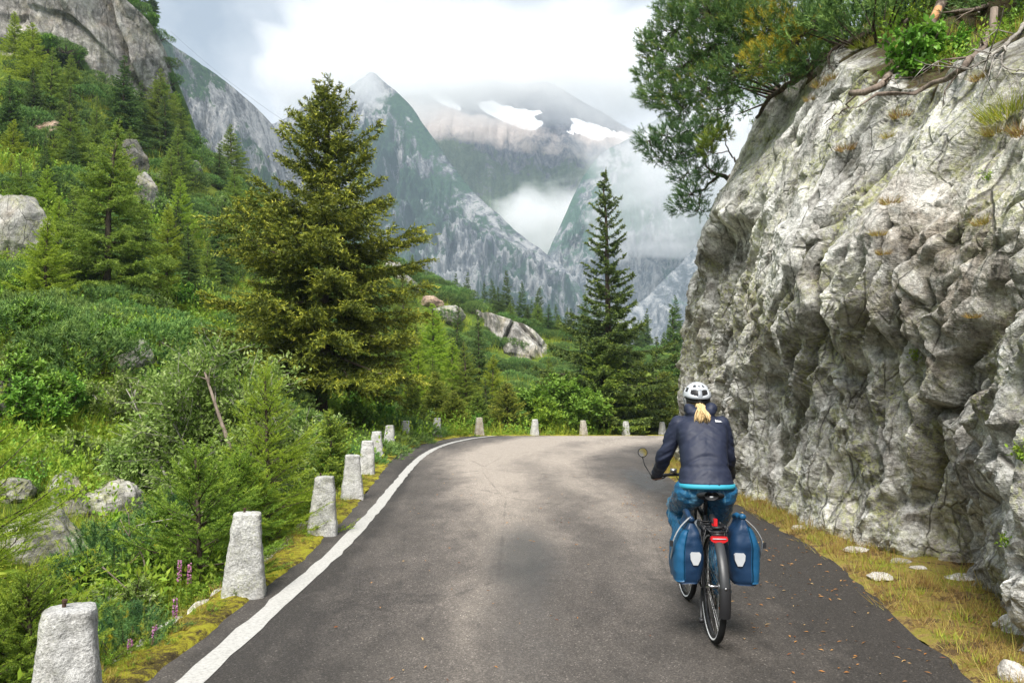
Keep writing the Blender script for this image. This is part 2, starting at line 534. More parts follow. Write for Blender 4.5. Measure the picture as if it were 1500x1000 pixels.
def asphalt_mat():
    m, nt, out = mat('asphalt'); t = NT(nt)
    p = t.pos()
    u = t.attr('across')
    fine = t.noise(p, 260, 3, .7)
    agg = t.n('TexVoronoi', Vector=p, Scale=120.0, Randomness=1.0).outputs['Color']
    aggv = t.n('RGBToBW', Color=agg).outputs[0]
    big = t.noise(t.mapping(p, (1, .35, 1)), .9, 5, .6, .4)
    med = t.noise(t.mapping(p, (1, .5, 1)), 4.5, 6, .65)
    # worn, paler wheel paths, darker seams, and grazing sheen painted paler far off
    wear_sheen = t.attr('wear_sheen')
    wv = t.math('ADD', wear_sheen, t.math('MULTIPLY_ADD', big, .9, -.45))
    wv = t.math('ADD', wv, t.math('MULTIPLY_ADD', med, .5, -.25))
    c = t.ramp(wv, [(.05, (.045, .040, .036)), (.42, (.115, .101, .089)), (.95, (.34, .295, .25))])
    sp = t.ramp(aggv, [(.1, .60), (.55, 1.0), (.85, 1.5), (.95, 3.0)])
    c = t.mix(1.0, c, sp, 'MULTIPLY')
    c = t.mix(1.0, c, t.ramp(fine, [(.3, .75), (.7, 1.25)]), 'MULTIPLY')
    # damp patches: darker and smoother
    dm = t.ramp(t.math('ADD', t.attr('damp'), t.math('MULTIPLY_ADD', med, .7, -.35)), [(.35, 0.0), (.75, 1.0)])
    c = t.mix(t.math('MULTIPLY', dm, .6), c, (.03, .030, .033))
    # sealed cracks
    vc = t.n('TexVoronoi', Vector=t.mapping(p, (1, .45, 1)), Scale=.55, _feature='DISTANCE_TO_EDGE').outputs['Distance']
    ck = t.ramp(t.math('ADD', vc, t.math('MULTIPLY_ADD', med, .05, -.025)), [(.0, 1.0), (.006, 0.0)])
    c = t.mix(t.math('MULTIPLY', ck, .28), c, (.03, .028, .026))
    r = t.math('MULTIPLY_ADD', dm, -.36, t.math('MULTIPLY_ADD', med, .14, .66))
    h = t.math('ADD', t.math('MULTIPLY', aggv, .7), fine)
    surf(out, t, c, r, t.bump(h, .6, .007), .30)
    return m
M['asphalt'] = asphalt_mat()

def paint_mat():
    m, nt, out = mat('road_paint'); t = NT(nt)
    p = t.pos()
    n = t.noise(p, 38, 6, .75)
    g = t.noise(p, 170, 3, .7)
    b = t.noise(p, 2.2, 4, .6)
    c = t.ramp(n, [(.3, (.27, .26, .24)), (.5, (.44, .43, .405)), (.75, (.54, .53, .50))])
    wr = t.ramp(t.math('ADD', g, t.math('MULTIPLY_ADD', b, .45, -.2)), [(.62, 0.0), (.80, .75)])
    c = t.mix(wr, c, (.14, .13, .12))
    surf(out, t, c, .7, t.bump(g, .4, .004), .3)
    return m
M['paint'] = paint_mat()

def ground_mat():
    m, nt, out = mat('meadow_ground'); t = NT(nt)
    p = t.pos()
    a = t.noise(p, .22, 5, .6, .4); b = t.noise(p, 1.6, 6, .65, .3); d = t.noise(p, 14, 5, .7)
    c = t.ramp(t.math('MULTIPLY_ADD', a, .6, t.math('MULTIPLY', b, .4)), [(.36, (.055, .10, .016)), (.5, (.13, .21, .025)), (.64, (.25, .31, .04))])
    c = t.mix(t.ramp(d, [(.42, .65), (.62, 0.0)]), c, (.035, .045, .012))
    c = t.mix(t.ramp(t.noise(p, .9, 6, .7, .8), [(.60, 0.0), (.68, .7)]), c, (.10, .075, .045))
    surf(out, t, c, .95, t.bump(t.math('ADD', b, d), .9, .12), .1)
    return m
M['ground'] = ground_mat()

def verge_mat(name, stops, scale=8):
    m, nt, out = mat(name); t = NT(nt)
    p = t.pos()
    a = t.noise(p, scale, 7, .7, .5); b = t.noise(p, scale * 7, 5, .7); f = t.noise(p, scale * .2, 4, .6)
    v = t.math('ADD', t.math('MULTIPLY', a, .55), t.math('MULTIPLY_ADD', b, .3, t.math('MULTIPLY_ADD', f, .5, -.18)))
    c = t.ramp(v, stops)
    surf(out, t, c, .95, t.bump(t.math('ADD', a, b), .9, .03), .1)
    return m
M['moss'] = verge_mat('moss', [(.36, (.045, .035, .022)), (.44, (.12, .095, .03)), (.50, (.30, .27, .03)), (.57, (.42, .40, .04)), (.64, (.24, .27, .03)), (.72, (.50, .34, .14))], 11)
M['dry_grass'] = verge_mat('dry_grass', [(.36, (.05, .035, .024)), (.44, (.15, .10, .05)), (.50, (.34, .24, .085)), (.56, (.30, .28, .05)), (.64, (.19, .13, .06)), (.72, (.42, .33, .15))], 9)

# ------------------------------------------------------------------ road layout (metres)
LINE = np.array([(-1.72, -12), (-1.78, -4), (-1.80, 0), (-1.81, 4.46), (-1.80, 6.5), (-1.78, 8.3), (-1.86, 11), (-2.0, 14.0), (-2.13, 17), (-2.17, 19.5), (-2.06, 22.2),
                 (-1.72, 24.6), (-1.05, 26.8), (.35, 29.0), (2.6, 31.6), (5.0, 34.0), (7.5, 36.2), (12, 39), (20, 43), (32, 46)])
REDGE = np.array([(1.7, -12), (1.95, -4), (2.25, 0), (2.62, 4.46), (2.76, 5.8), (3.0, 7.1), (3.14, 9), (3.2, 11.2), (3.02, 13.2), (2.92, 14.9), (3.0, 16.3), (3.4, 18.0), (4.2, 20.2),
                  (5.6, 22.6), (7.6, 25), (9.8, 27.2), (12.2, 29.2), (16, 31.5), (24, 34.5), (36, 37)])

def roadz(x, y):
    k = np.asarray(y, float) - 27.6
    return -.0585 * np.where(k > 0, k, 0) - 0.0

def resample(pl, n, power=1.0):
    pl = np.asarray(pl, float)
    # Catmull-Rom through the points, then even-ish steps
    Q = []
    for i in range(len(pl) - 1):
        p0, p1, p2, p3 = pl[max(i - 1, 0)], pl[i], pl[i + 1], pl[min(i + 2, len(pl) - 1)]
        for u in np.linspace(0, 1, 24, endpoint=False):
            Q.append(.5 * ((2 * p1) + (-p0 + p2) * u + (2 * p0 - 5 * p1 + 4 * p2 - p3) * u * u + (-p0 + 3 * p1 - 3 * p2 + p3) * u ** 3))
    Q.append(pl[-1]); Q = np.array(Q)
    s = np.concatenate([[0], np.cumsum(np.linalg.norm(np.diff(Q, axis=0), axis=1))])
    q = np.linspace(0, 1, n) ** power * s[-1]
    return np.stack([np.interp(q, s, Q[:, k]) for k in range(Q.shape[1])], 1)

def normals2(pl):
    d = np.gradient(pl, axis=0); d /= np.linalg.norm(d, axis=1)[:, None]
    return np.stack([-d[:, 1], d[:, 0]], 1)          # points left of travel

NR = 420
Lc, Rc = resample(LINE, NR), resample(REDGE, NR)
Ln, Rn = normals2(Lc), normals2(Rc)
_sh = lut(Lc[:, 1], [(-12, .16), (6, .17), (9, .20), (12, .26), (16, .40), (20, .58), (24, .62), (28, .55), (46, .5)])
Le = Lc + Ln * (.09 + _sh)[:, None]                  # left asphalt edge
nu = 41
uu = np.linspace(0, 1, nu)
XY = Le[:, None, :] * (1 - uu)[None, :, None] + Rc[:, None, :] * uu[None, :, None]
XY[:, 0, :] += (np.interp(np.arange(NR), np.arange(0, NR, 2), np.random.default_rng(3).normal(size=NR // 2)) * .018)[:, None]
XY[:, -1, :] += (np.interp(np.arange(NR), np.arange(0, NR, 2), np.random.default_rng(4).normal(size=NR // 2)) * .035)[:, None]
Z = roadz(XY[..., 0], XY[..., 1])
V = np.concatenate([XY, Z[..., None]], -1).reshape(-1, 3)
U = np.tile(uu, NR)
xx, yy = V[:, 0], V[:, 1]
wear_sheen = np.exp(-((U - .40) / .16) ** 2) * .55 + np.exp(-((U - .68) / .10) ** 2) * .35
wear_sheen *= lut(yy, [(-12, .5), (3, .5), (5, .62), (9, .8), (14, 1.3), (20, 1.6), (30, 1.5), (46, 1.2)])  # paler with distance: grazing sheen put into the colour, on top of the wear
wear_sheen += lut(yy, [(-12, .1), (6, .12), (12, .25), (20, .36), (46, .36)]) * (U > .1)
wear_sheen -= sstep(.80, .95, U) * .22 * lut(yy, [(-12, 1), (12, 1), (16, .3), (46, .2)])
wear_sheen = np.where(U < .07, .16, wear_sheen)
damp = np.exp(-(((xx - .12) / .45) ** 2 + ((yy - 8.0) / 2.3) ** 2)) * .85
damp += np.exp(-(((xx - .0) / .5) ** 2 + ((yy - 4.6) / 1.4) ** 2)) * .4
damp += np.exp(-(((xx - 2.4) / .5) ** 2 + ((yy - 14.5) / 2.6) ** 2)) * .9
damp += np.exp(-(((xx - 2.2) / .7) ** 2 + ((yy - 7.5) / 4) ** 2)) * .25
ob('road', mk('road', V, grid_faces(NR, nu), mats=[M['asphalt']], attrs={'across': U, 'wear_sheen': wear_sheen, 'damp': damp}), kind='structure')

# white edge line, 4 mm above the asphalt, with slightly frayed edges
rg = np.random.default_rng(5)
wl = np.array([-.080, -.03, .03, .080])
fr = np.zeros((NR, 4)); fr[:, 0] = rg.normal(size=NR) * .007; fr[:, 3] = rg.normal(size=NR) * .007
XY = Lc[:, None, :] + Ln[:, None, :] * (wl[None, :] + fr)[..., None]
V = np.concatenate([XY, (roadz(XY[..., 0], XY[..., 1]) + .004)[..., None]], -1).reshape(-1, 3)
ob('road_marking', mk('road_marking', V, grid_faces(NR, 4), mats=[M['paint']]), kind='structure')

# mossy verge outside the asphalt, left
nv = 16
NV = 900
Le2 = resample(LINE, NV); Ln2 = normals2(Le2)
sh2 = lut(Le2[:, 1], [(-12, .16), (6, .17), (9, .20), (12, .26), (16, .40), (20, .58), (24, .62), (28, .55), (46, .5)]) + .09
wd = lut(Le2[:, 1], [(-12, .42), (4, .40), (8, .42), (12, .5), (18, .7), (26, .9), (46, 1.2)])
vv = np.linspace(0, 1, nv)
edge_j = fbm(np.stack([Le2[:, 0] * 3, Le2[:, 1] * 3, np.zeros(NV)], 1), 4, 9) * .07
XY = Le2[:, None, :] + Ln2[:, None, :] * ((sh2 - .03 + edge_j)[:, None] + wd[:, None] * vv[None, :])[..., None]
f = XY.reshape(-1, 2)
z = roadz(f[:, 0], f[:, 1]) + .012 + .015 * np.tile(np.sin(vv * math.pi) ** .7, NV) + \
    fbm(np.concatenate([f * 7, np.zeros((len(f), 1))], 1), 5, 21, .65) * .040 * np.tile(np.clip(vv * 5, 0, 1), NV) - np.tile(sstep(.75, 1.0, vv), NV) * .22 - np.tile((vv == 0), NV) * .02
ob('verge_moss', mk('verge_moss', np.concatenate([f, z[:, None]], 1), grid_faces(NV, nv), mats=[M['moss']]), kind='structure')

# ------------------------------------------------------------------ rock wall beside the road
CP = np.array([(2.9, -6), (3.0, -2), (3.05, 1.5), (3.2, 3.6), (3.32, 4.7), (3.55, 5.7), (3.90, 6.6), (4.00, 7.3), (3.74, 8.1), (3.46, 9.2), (3.50, 10.6), (3.54, 12), (3.54, 13.4), (3.52, 14.8), (3.58, 15.9),
               (3.8, 17.3), (4.7, 19.2), (6.2, 21.6), (8.4, 24.2), (11.5, 27), (16, 30), (24, 33)])
_cp = resample(CP, 3000)
_keep = _cp[:, 1] < 29
_cp = _cp[_keep]
_den = 1.0 / np.clip(np.hypot(_cp[:, 0], _cp[:, 1]), 4.0, 20) * np.where(_cp[:, 1] < 2, .25, 1) * np.where(_cp[:, 1] > 18, .35, 1)
_cs = np.concatenate([[0], np.cumsum(_den)])[:-1]
NS, NTT, NB = 760, 380, 30
_ii = np.interp(np.linspace(0, _cs[-1], NS), _cs, np.arange(len(_cs)))
CB = np.stack([np.interp(_ii, np.arange(len(_cp)), _cp[:, k]) for k in (0, 1)], 1)
CN = normals2(CB)                                    # towards the road
for _k in range(30):
    CN[1:-1] = (CN[:-2] + CN[1:-1] * 2 + CN[2:]) / 4
CN /= np.linalg.norm(CN, axis=1)[:, None]
CH = lut(CB[:, 1], [(-6, 3.5), (3, 3.75), (6, 4.05), (8, 4.8), (10, 5.6), (11.5, 6.6), (12.8, 6.9), (14, 6.7), (15.8, 6.5), (17, 6.2), (20, 5.5), (29, 5)])
CH = CH + fbm(np.stack([CB[:, 0], CB[:, 1] * 1.1, CB[:, 1] * 0], 1), 3, 40) * .35
tt = np.linspace(0, 1, NTT)
lean_u = lut(CB[:, 1], [(-6, .30), (6, .34), (10, .42), (13, .44), (16, .40), (29, .4)])

def cliff_base(i_s, z, H):
    lo = np.minimum(z, .62 * H); hi = np.maximum(z - .62 * H, 0)
    return lo * .05 + hi * lean_u[i_s]
IS, IT = np.meshgrid(np.arange(NS), np.arange(NTT), indexing='ij')
IS, IT = IS.ravel(), IT.ravel()
Hs = CH[IS]
zz = -0.35 + (Hs + .35) * tt[IT]
back = cliff_base(IS, zz, Hs)
pts = np.concatenate([CB[IS] - CN[IS] * back[:, None], zz[:, None]], 1)
# behind the lip the ground keeps rising: soil, roots and moss
ISb, ITb = np.meshgrid(np.arange(NS), np.arange(1, NB + 1), indexing='ij')
ISb, ITb = ISb.ravel(), ITb.ravel()
q = (ITb / NB) ** 1.6 * 14.0
bb = cliff_base(ISb, CH[ISb], CH[ISb]) + q
zb = CH[ISb] + .55 * np.minimum(q, 2.0) + .18 * np.maximum(q - 2.0, 0)
ptb = np.concatenate([CB[ISb] - CN[ISb] * bb[:, None], zb[:, None]], 1)
full = np.zeros((NS, NTT + NB, 3))
full[:, :NTT] = pts.reshape(NS, NTT, 3); full[:, NTT:] = ptb.reshape(NS, NB, 3)
Pf = full.reshape(-1, 3)
hz = Pf[:, 2]
isf = np.repeat(np.arange(NS), NTT + NB)
itf = np.tile(np.arange(NTT + NB), NS)
# foliation: blocks are long along a direction that climbs towards the viewer
fd = np.array((.10, -.48, .87)); fd /= np.linalg.norm(fd)
fa = np.cross(fd, (1, 0, 0)); fa /= np.linalg.norm(fa)
fb = np.cross(fd, fa)
wob = np.stack([fbm(Pf * .9, 3, 50), fbm(Pf * .9, 3, 51), fbm(Pf * .9, 3, 52)], 1) * .35
Pw = Pf + wob
LOC = np.stack([Pw @ fd, Pw @ fa, Pw @ fb], 1)
L2 = LOC[:, :2] + np.stack([fbm(LOC * .8, 2, 53), fbm(LOC * .8, 2, 54)], 1) * .14 + LOC[:, 2:] * np.array((.15, .35))
g1 = tri3(L2 * np.array((.40, 1.15)), 101, .35)
g2 = tri(rot2(L2 * np.array((.95, 2.5)), .35) + 3.1, 202) * .62
def plates(q, seed, rim):
    f1, f2, r, o = voro(q, seed)
    e = f2 - f1
    # each block stands out most at its lower end, so that its foot is undercut
    return ((r[:, 0] - .5) * 1.1 - o[:, 0] * (.35 + .9 * r[:, 1]) + o[:, 1] * (r[:, 2] - .5) * 1.6) * sstep(0, rim, e), e
p1_, k1 = plates(LOC * np.array((.20, 1.25, 1.0)) + 1.3, 404, .16)
p2_, k2 = plates(LOC * np.array((.55, 3.0, 2.6)) + 5.3, 505, .22)
p3_, k3 = plates(LOC * np.array((1.4, 6.5, 5.5)) + 9.3, 606, .32)
nl = fbm(Pf * .45, 3, 60)
# smoother slabs high up, more broken low down and towards the bend
brk = .42 + .58 * sstep(5.0, 2.4, hz + .12 * (10 - Pf[:, 1])) + .25 * sstep(11, 15, Pf[:, 1]) * sstep(5.5, 4.0, hz)
brk = np.clip(brk + fbm(Pf * .55, 3, 66) * .45, .25, 1.25)
disp = nl * .05 + g1 * .30 * (.60 + .40 * brk) + g2 * .22 * (.22 + .78 * brk) + .13
disp += p1_ * .10 * (.5 + .5 * brk) + p2_ * .075 * brk + p3_ * .045 * brk
crk = sstep(-.05, .25, fbm(Pf * .7, 3, 64))
disp -= sstep(.11, .0, k1) * .16 * (.35 + .65 * crk) + sstep(.17, .0, k2) * .07 * crk * brk
crack = np.maximum(sstep(.07, .0, k1) * (.35 + .65 * crk), sstep(.09, .0, k2) * crk * .8)
disp += fbm(Pf * 6.0, 4, 80, .55) * .022 * (0.5 + brk) + fbm(Pf * 21, 3, 85) * .008
# the brow above the hollow and the hollow itself
yb = np.exp(-((Pf[:, 1] - 8.6) / 1.9) ** 2)
lvl = hz + fbm(Pf * np.array((.8, .8, .2)), 3, 90) * .6
disp += yb * (.22 * sstep(1.75, 2.35, lvl) * sstep(4.4, 2.7, lvl) - .07 * sstep(2.25, 1.85, lvl) * sstep(.4, 1.4, lvl))
yc = np.exp(-((Pf[:, 1] - 13.6) / 1.6) ** 2)
disp += yc * (.22 * sstep(3.9, 4.3, lvl) * sstep(5.6, 4.7, lvl) - .25 * sstep(4.2, 3.8, lvl) * sstep(2.4, 3.3, lvl))
# the re-entrant at the foot closes again above knee height
disp += .40 * np.exp(-((Pf[:, 1] - 7.2) / 1.1) ** 2) * sstep(.15, 1.4, hz)
# block leaning out at the picture's right edge, foot of the wall
disp += np.exp(-((Pf[:, 1] - 4.9) / .8) ** 2) * sstep(2.2, .8, hz) * .12
def tame(d, lim0, lim1, it):
    """round off only the places where the relief is steeper than the grid can carry"""
    d = d.reshape(NS, NTT + NB).copy()
    for _ in range(it):
        b = d.copy()
        for _q in range(2):
            b[1:-1] = (b[:-2] + 2 * b[1:-1] + b[2:]) / 4
            b[:, 1:-1] = (b[:, :-2] + 2 * b[:, 1:-1] + b[:, 2:]) / 4
        gs = np.zeros_like(d); gs[1:-1] = np.abs(d[2:] - d[:-2]) / 2; gs[:, 1:-1] = np.maximum(gs[:, 1:-1], np.abs(d[:, 2:] - d[:, :-2]) / 2)
        hf = np.abs(d - b)
        m = np.maximum(sstep(lim0, lim1, gs), sstep(.02, .04, hf))
        for _q in range(2):
            m[1:-1] = np.maximum(m[1:-1], (m[:-2] + m[2:]) / 2); m[:, 1:-1] = np.maximum(m[:, 1:-1], (m[:, :-2] + m[:, 2:]) / 2)
        d = d * (1 - m) + b * m
    return d.ravel()
disp = tame(disp, .055, .10, 4)
# crisp small facets, continuous, so that they need no taming
g5 = tri(rot2(L2 * np.array((2.1, 5.6)), -.45) + 4.9, 808) * .62
g6 = tri(rot2(L2 * np.array((5.0, 12.5)), .9) + 6.1, 909) * .62
disp += g5 * .28 * (.08 + 1.0 * brk ** 1.3) + g6 * .15 * (.12 + .95 * brk) + tri(rot2(L2 * np.array((10.0, 24.0)), .3), 919) * .045 * (.2 + .8 * brk)
disp += fbm(Pf * 14, 3, 87, .6) * .008 * brk
isback = itf >= NTT
fade = np.where(isback, np.exp(-(itf - NTT + 1) / 14.0), 1.0)
disp = disp * fade + np.where(isback, fbm(Pf * .8, 4, 95) * .35 * (1 - fade), 0)
disp *= np.where(hz < .0, .8, 1)
nz = np.where(isback, .8 * (1 - fade), .12)
nrm = np.concatenate([CN[isf], nz[:, None]], 1)
Pf = Pf + nrm * disp[:, None] * np.where(isback, 1, 1)[:, None]
jit = np.stack([fbm(LOC * 2.2, 3, 31), fbm(LOC * 2.2, 3, 32), fbm(LOC * 2.2, 3, 33)], 1) * .03
Pf = Pf + jit
topf = (itf - NTT + 1) / 6.0
soil = np.where(isback, np.clip(.35 + topf * .5, 0, 1), sstep(.35, .0, CH[isf] - hz) * .35)
soil = soil + sstep(.08, .0, k1) * sstep(2.2, 4.0, hz) * .30
CLIFF = Pf.reshape(NS, NTT + NB, 3)
ob('rock_cliff', mk('rock_cliff', Pf, grid_faces(NS, NTT + NB)[:, ::-1], mats=[M['rock']], smooth=False, attrs={'soil': soil, 'crack': crack, 'broken': np.clip((brk - .55) * 1.6 + fbm(Pf * .9, 3, 97) * .5, 0, 1)}), kind='structure')

def cliff_at(Y, t):
    """point on the wall: Y along the road, t = share of its height (1 = lip)"""
    i = int(np.argmin(np.abs(CB[:, 1] - Y) + (CB[:, 0] > 6) * 9))
    j = int(np.clip(t * (NTT - 1), 0, NTT + NB - 1)) if t <= 1 else int(NTT - 1 + (t - 1) * NB)
    return CLIFF[i, min(j, NTT + NB - 1)]

_CLF = CLIFF[::2, ::2].reshape(-1, 3)
_cu = _CLF[:, 0]; _cd = (_CLF[:, 1] * CT + (_CLF[:, 2] - CAMZ) * ST); _cv = (-_CLF[:, 1] * ST + (_CLF[:, 2] - CAMZ) * CT)
with np.errstate(divide='ignore', invalid='ignore'):
    _cpx = np.where(_cd > .5, 750 + F * _cu / _cd, -9e9); _cpy = np.where(_cd > .5, 500 - F * _cv / _cd, -9e9)
def cliff_px(px, py):
    """where the sight line of a picture point meets the wall"""
    k = np.where((_cpx - px) ** 2 + (_cpy - py) ** 2 < 14 ** 2)[0]
    if len(k) == 0: k = np.array([np.argmin((_cpx - px) ** 2 + (_cpy - py) ** 2)])
    return _CLF[k[np.argmin(_cd[k])]].copy()

# grassy verge at the foot of the wall
NV2, nv2 = 500, 14
Rr = resample(REDGE[:14], NV2)
CQ = resample(CP[:18], 1500)
def nearest_on(pl, p):
    d = ((p[:, None, :] - pl[None, :, :]) ** 2).sum(-1)
    return pl[d.argmin(1)]
Cb = nearest_on(CQ, Rr)
for _k in range(40): Cb[1:-1] = (Cb[:-2] + Cb[1:-1] * 2 + Cb[2:]) / 4
vv = np.linspace(-.06, 1.45, nv2)
XY = Rr[:, None, :] + (Cb - Rr)[:, None, :] * vv[None, :, None]
ej = fbm(np.stack([Rr[:, 0] * 3, Rr[:, 1] * 3, np.zeros(NV2)], 1), 4, 19) * .10
XY[:, :4, 0] += ej[:, None]
f = XY.reshape(-1, 2)
z = .006 + np.tile(np.clip((vv + .06) * 1.2, 0, 1), NV2) * (.05 + fbm(np.concatenate([f * 4, np.zeros((len(f), 1))], 1), 4, 23) * .05)
z[::nv2] = -.02
ob('verge_grass', mk('verge_grass', np.concatenate([f, z[:, None]], 1), grid_faces(NV2, nv2)[:, ::-1], mats=[M['dry_grass']]), kind='structure')

# ------------------------------------------------------------------ hillside (one sheet of ground)
ctrl = []
for (x, y) in resample(LINE, 40):
    n = None
    ctrl.append((x - .95, y, float(roadz(x, y)) - .22) if y < 26 else (x - .9, y + .9, float(roadz(x, y)) - .22))
for (x, y) in resample(REDGE, 18): ctrl.append((x, y, float(roadz(x, y)) - .3))
ctrl += [(-3.6, 3, -.75), (-4.3, 6, -.75), (-5, 9, -.40), (-3.5, 11, -.6), (-7, 6, -.35), (-9.5, 5, .3), (-14, 4, 1.6), (-4.4, 14, -.5), (-4.8, 18, -.35), (-5.9, 24, .35),
         (-5.2, 30, -.1), (-2, 34, -.6), (2, 38, -1.2), (7, 43, -1.9), (14, 47, -2.6), (24, 52, -3), (-14, -5, 1.8), (-25, 0, 5), (-30, 20, 9), (-4, -8, -.5)]
for px, py, d in [(60, 790, 9), (30, 720, 11), (110, 650, 15), (60, 600, 17), (200, 560, 20), (310, 520, 24), (150, 470, 30), (40, 490, 24), (250, 440, 36), (30, 400, 36), (100, 300, 50), (200, 300, 55),
                  (280, 330, 60), (300, 270, 76), (340, 300, 80), (100, 200, 70), (200, 165, 85), (30, 130, 72), (350, 285, 92), (420, 520, 40), (500, 500, 60), (560, 560, 50), (450, 400, 90),
                  (560, 385, 118), (620, 415, 118), (700, 452, 114), (760, 480, 110), (820, 497, 110), (900, 515, 122), (1000, 535, 135), (650, 600, 46), (650, 540, 75), (720, 575, 70), (760, 560, 92),
                  (850, 590, 62), (950, 605, 62), (1000, 615, 70), (900, 560, 95)]:
    ctrl.append(P(px, py, d))
ctrl += [(-45, 106, 30), (-60, 97, 36), (-80, 80, 45), (-38, 125, 14), (-26, 150, 12), (-10, 160, 2), (10, 160, -8), (40, 160, -14), (-60, 140, 20), (-90, 150, 32), (-110, 60, 50), (-110, 0, 40), (-70, 20, 30), (-50, 30, 19),
         (60, 100, -12), (60, 40, -6), (40, 220, -35), (-20, 220, -20), (-90, 220, 20), (70, 260, -45), (-110, 260, 20), (30, 10, -2), (60, -10, -2), (-60, -15, 24)]
ctrl = np.array(ctrl)

def _tps(r2):
    return np.where(r2 > 1e-12, .5 * r2 * np.log(r2 + 1e-12), 0)
_c = ctrl[:, :2] / 50.0
_K = _tps(((_c[:, None] - _c[None]) ** 2).sum(-1)) + np.eye(len(_c)) * .0006
_A = np.zeros((len(_c) + 3,) * 2); _A[:len(_c), :len(_c)] = _K
_A[:len(_c), len(_c):] = np.c_[np.ones(len(_c)), _c]; _A[len(_c):, :len(_c)] = _A[:len(_c), len(_c):].T
_w = np.linalg.solve(_A, np.r_[ctrl[:, 2], 0, 0, 0])
_LQ, _RQ = resample(LINE, 160), resample(REDGE, 160)
_LQn = normals2(_LQ)

def side_left(xy):
    """signed distance outside the white line (positive = off the road)"""
    out = np.zeros(len(xy))
    for a in range(0, len(xy), 20000):
        q = xy[a:a + 20000]
        d = q[:, None, :] - _LQ[None]
        i = (d ** 2).sum(-1).argmin(1)
        dd = d[np.arange(len(q)), i]
        out[a:a + 20000] = np.sign((dd * _LQn[i]).sum(1)) * np.sqrt((dd ** 2).sum(1))
    return out

def ground_z(xy):
    xy = np.asarray(xy, float).reshape(-1, 2)
    z = np.zeros(len(xy))
    for a in range(0, len(xy), 20000):
        q = xy[a:a + 20000] / 50.0
        z[a:a + 20000] = _tps(((q[:, None] - _c[None]) ** 2).sum(-1)) @ _w[:len(_c)] + np.c_[np.ones(len(q)), q] @ _w[len(_c):]
    sd = side_left(xy)
    p3 = np.c_[xy, np.zeros(len(xy))]
    away = sstep(.9, 6, sd)
    dist = np.hypot(xy[:, 0], xy[:, 1])
    z = z + away * (fbm(p3 * .45, 4, 301) * .45 + fbm(p3 * .11, 3, 305) * 1.4 * sstep(15, 60, dist) + fbm(p3 * 1.9, 3, 309) * .10)
    rz = roadz(xy[:, 0], xy[:, 1])
    near = sstep(1.4, .85, sd)
    z = z * (1 - near) + (np.minimum(rz - .22, z)) * near
    inside = (sd < .85)
    z = np.where(inside, np.minimum(z, rz - .24), z)
    # below the rock wall and its bank
    return z

gx = np.concatenate([-np.geomspace(2.2, 112, 230)[::-1], np.linspace(-2.0, 6, 24), np.geomspace(6.4, 72, 60)])
gy = np.concatenate([np.linspace(-14, 2, 24), 2 + np.geomspace(.12, 12, 110), np.geomspace(14.15, 262, 200)])
GX, GY = np.meshgrid(gx, gy, indexing='ij')
gxy = np.stack([GX.ravel(), GY.ravel()], 1)
gz = ground_z(gxy)
# keep the sheet under the wall and its bank
_dm = (gxy[:, 0] > 3.0) & (gxy[:, 1] < 26)
gz = np.where(_dm, np.minimum(gz, -.4), gz)
ob('hillside', mk('hillside', np.c_[gxy, gz], grid_faces(len(gx), len(gy)), mats=[M['ground']]), kind='structure')
_gzg = gz.reshape(len(gx), len(gy))

def gnd(x, y):
    """height of the hillside sheet (bilinear on its own grid)"""
    x = np.atleast_1d(np.asarray(x, float)); y = np.atleast_1d(np.asarray(y, float))
    i = np.clip(np.searchsorted(gx, x) - 1, 0, len(gx) - 2); j = np.clip(np.searchsorted(gy, y) - 1, 0, len(gy) - 2)
    a = np.clip((x - gx[i]) / (gx[i + 1] - gx[i]), 0, 1); b = np.clip((y - gy[j]) / (gy[j + 1] - gy[j]), 0, 1)
    return (_gzg[i, j] * (1 - a) + _gzg[i + 1, j] * a) * (1 - b) + (_gzg[i, j + 1] * (1 - a) + _gzg[i + 1, j + 1] * a) * b

def hit(px, py, d0=2.5, d1=250):
    """first point where a sight line meets the hillside"""
    a, b, c = ray(px, py)
    ys = np.geomspace(d0, d1, 900)
    x = a / b * ys; z = CAMZ + c / b * ys
    g = gnd(x, ys)
    k = np.where(z < g)[0]
    if len(k) == 0: return None
    k = k[0]
    return np.array((x[k], ys[k], g[k]))
def at(px, Y):
    """a point of the hillside straight under the picture column px at distance Y"""
    x = ray(px, 560)[0] / ray(px, 560)[1] * Y
    return np.array((x, Y, gnd(x, Y)[0]))

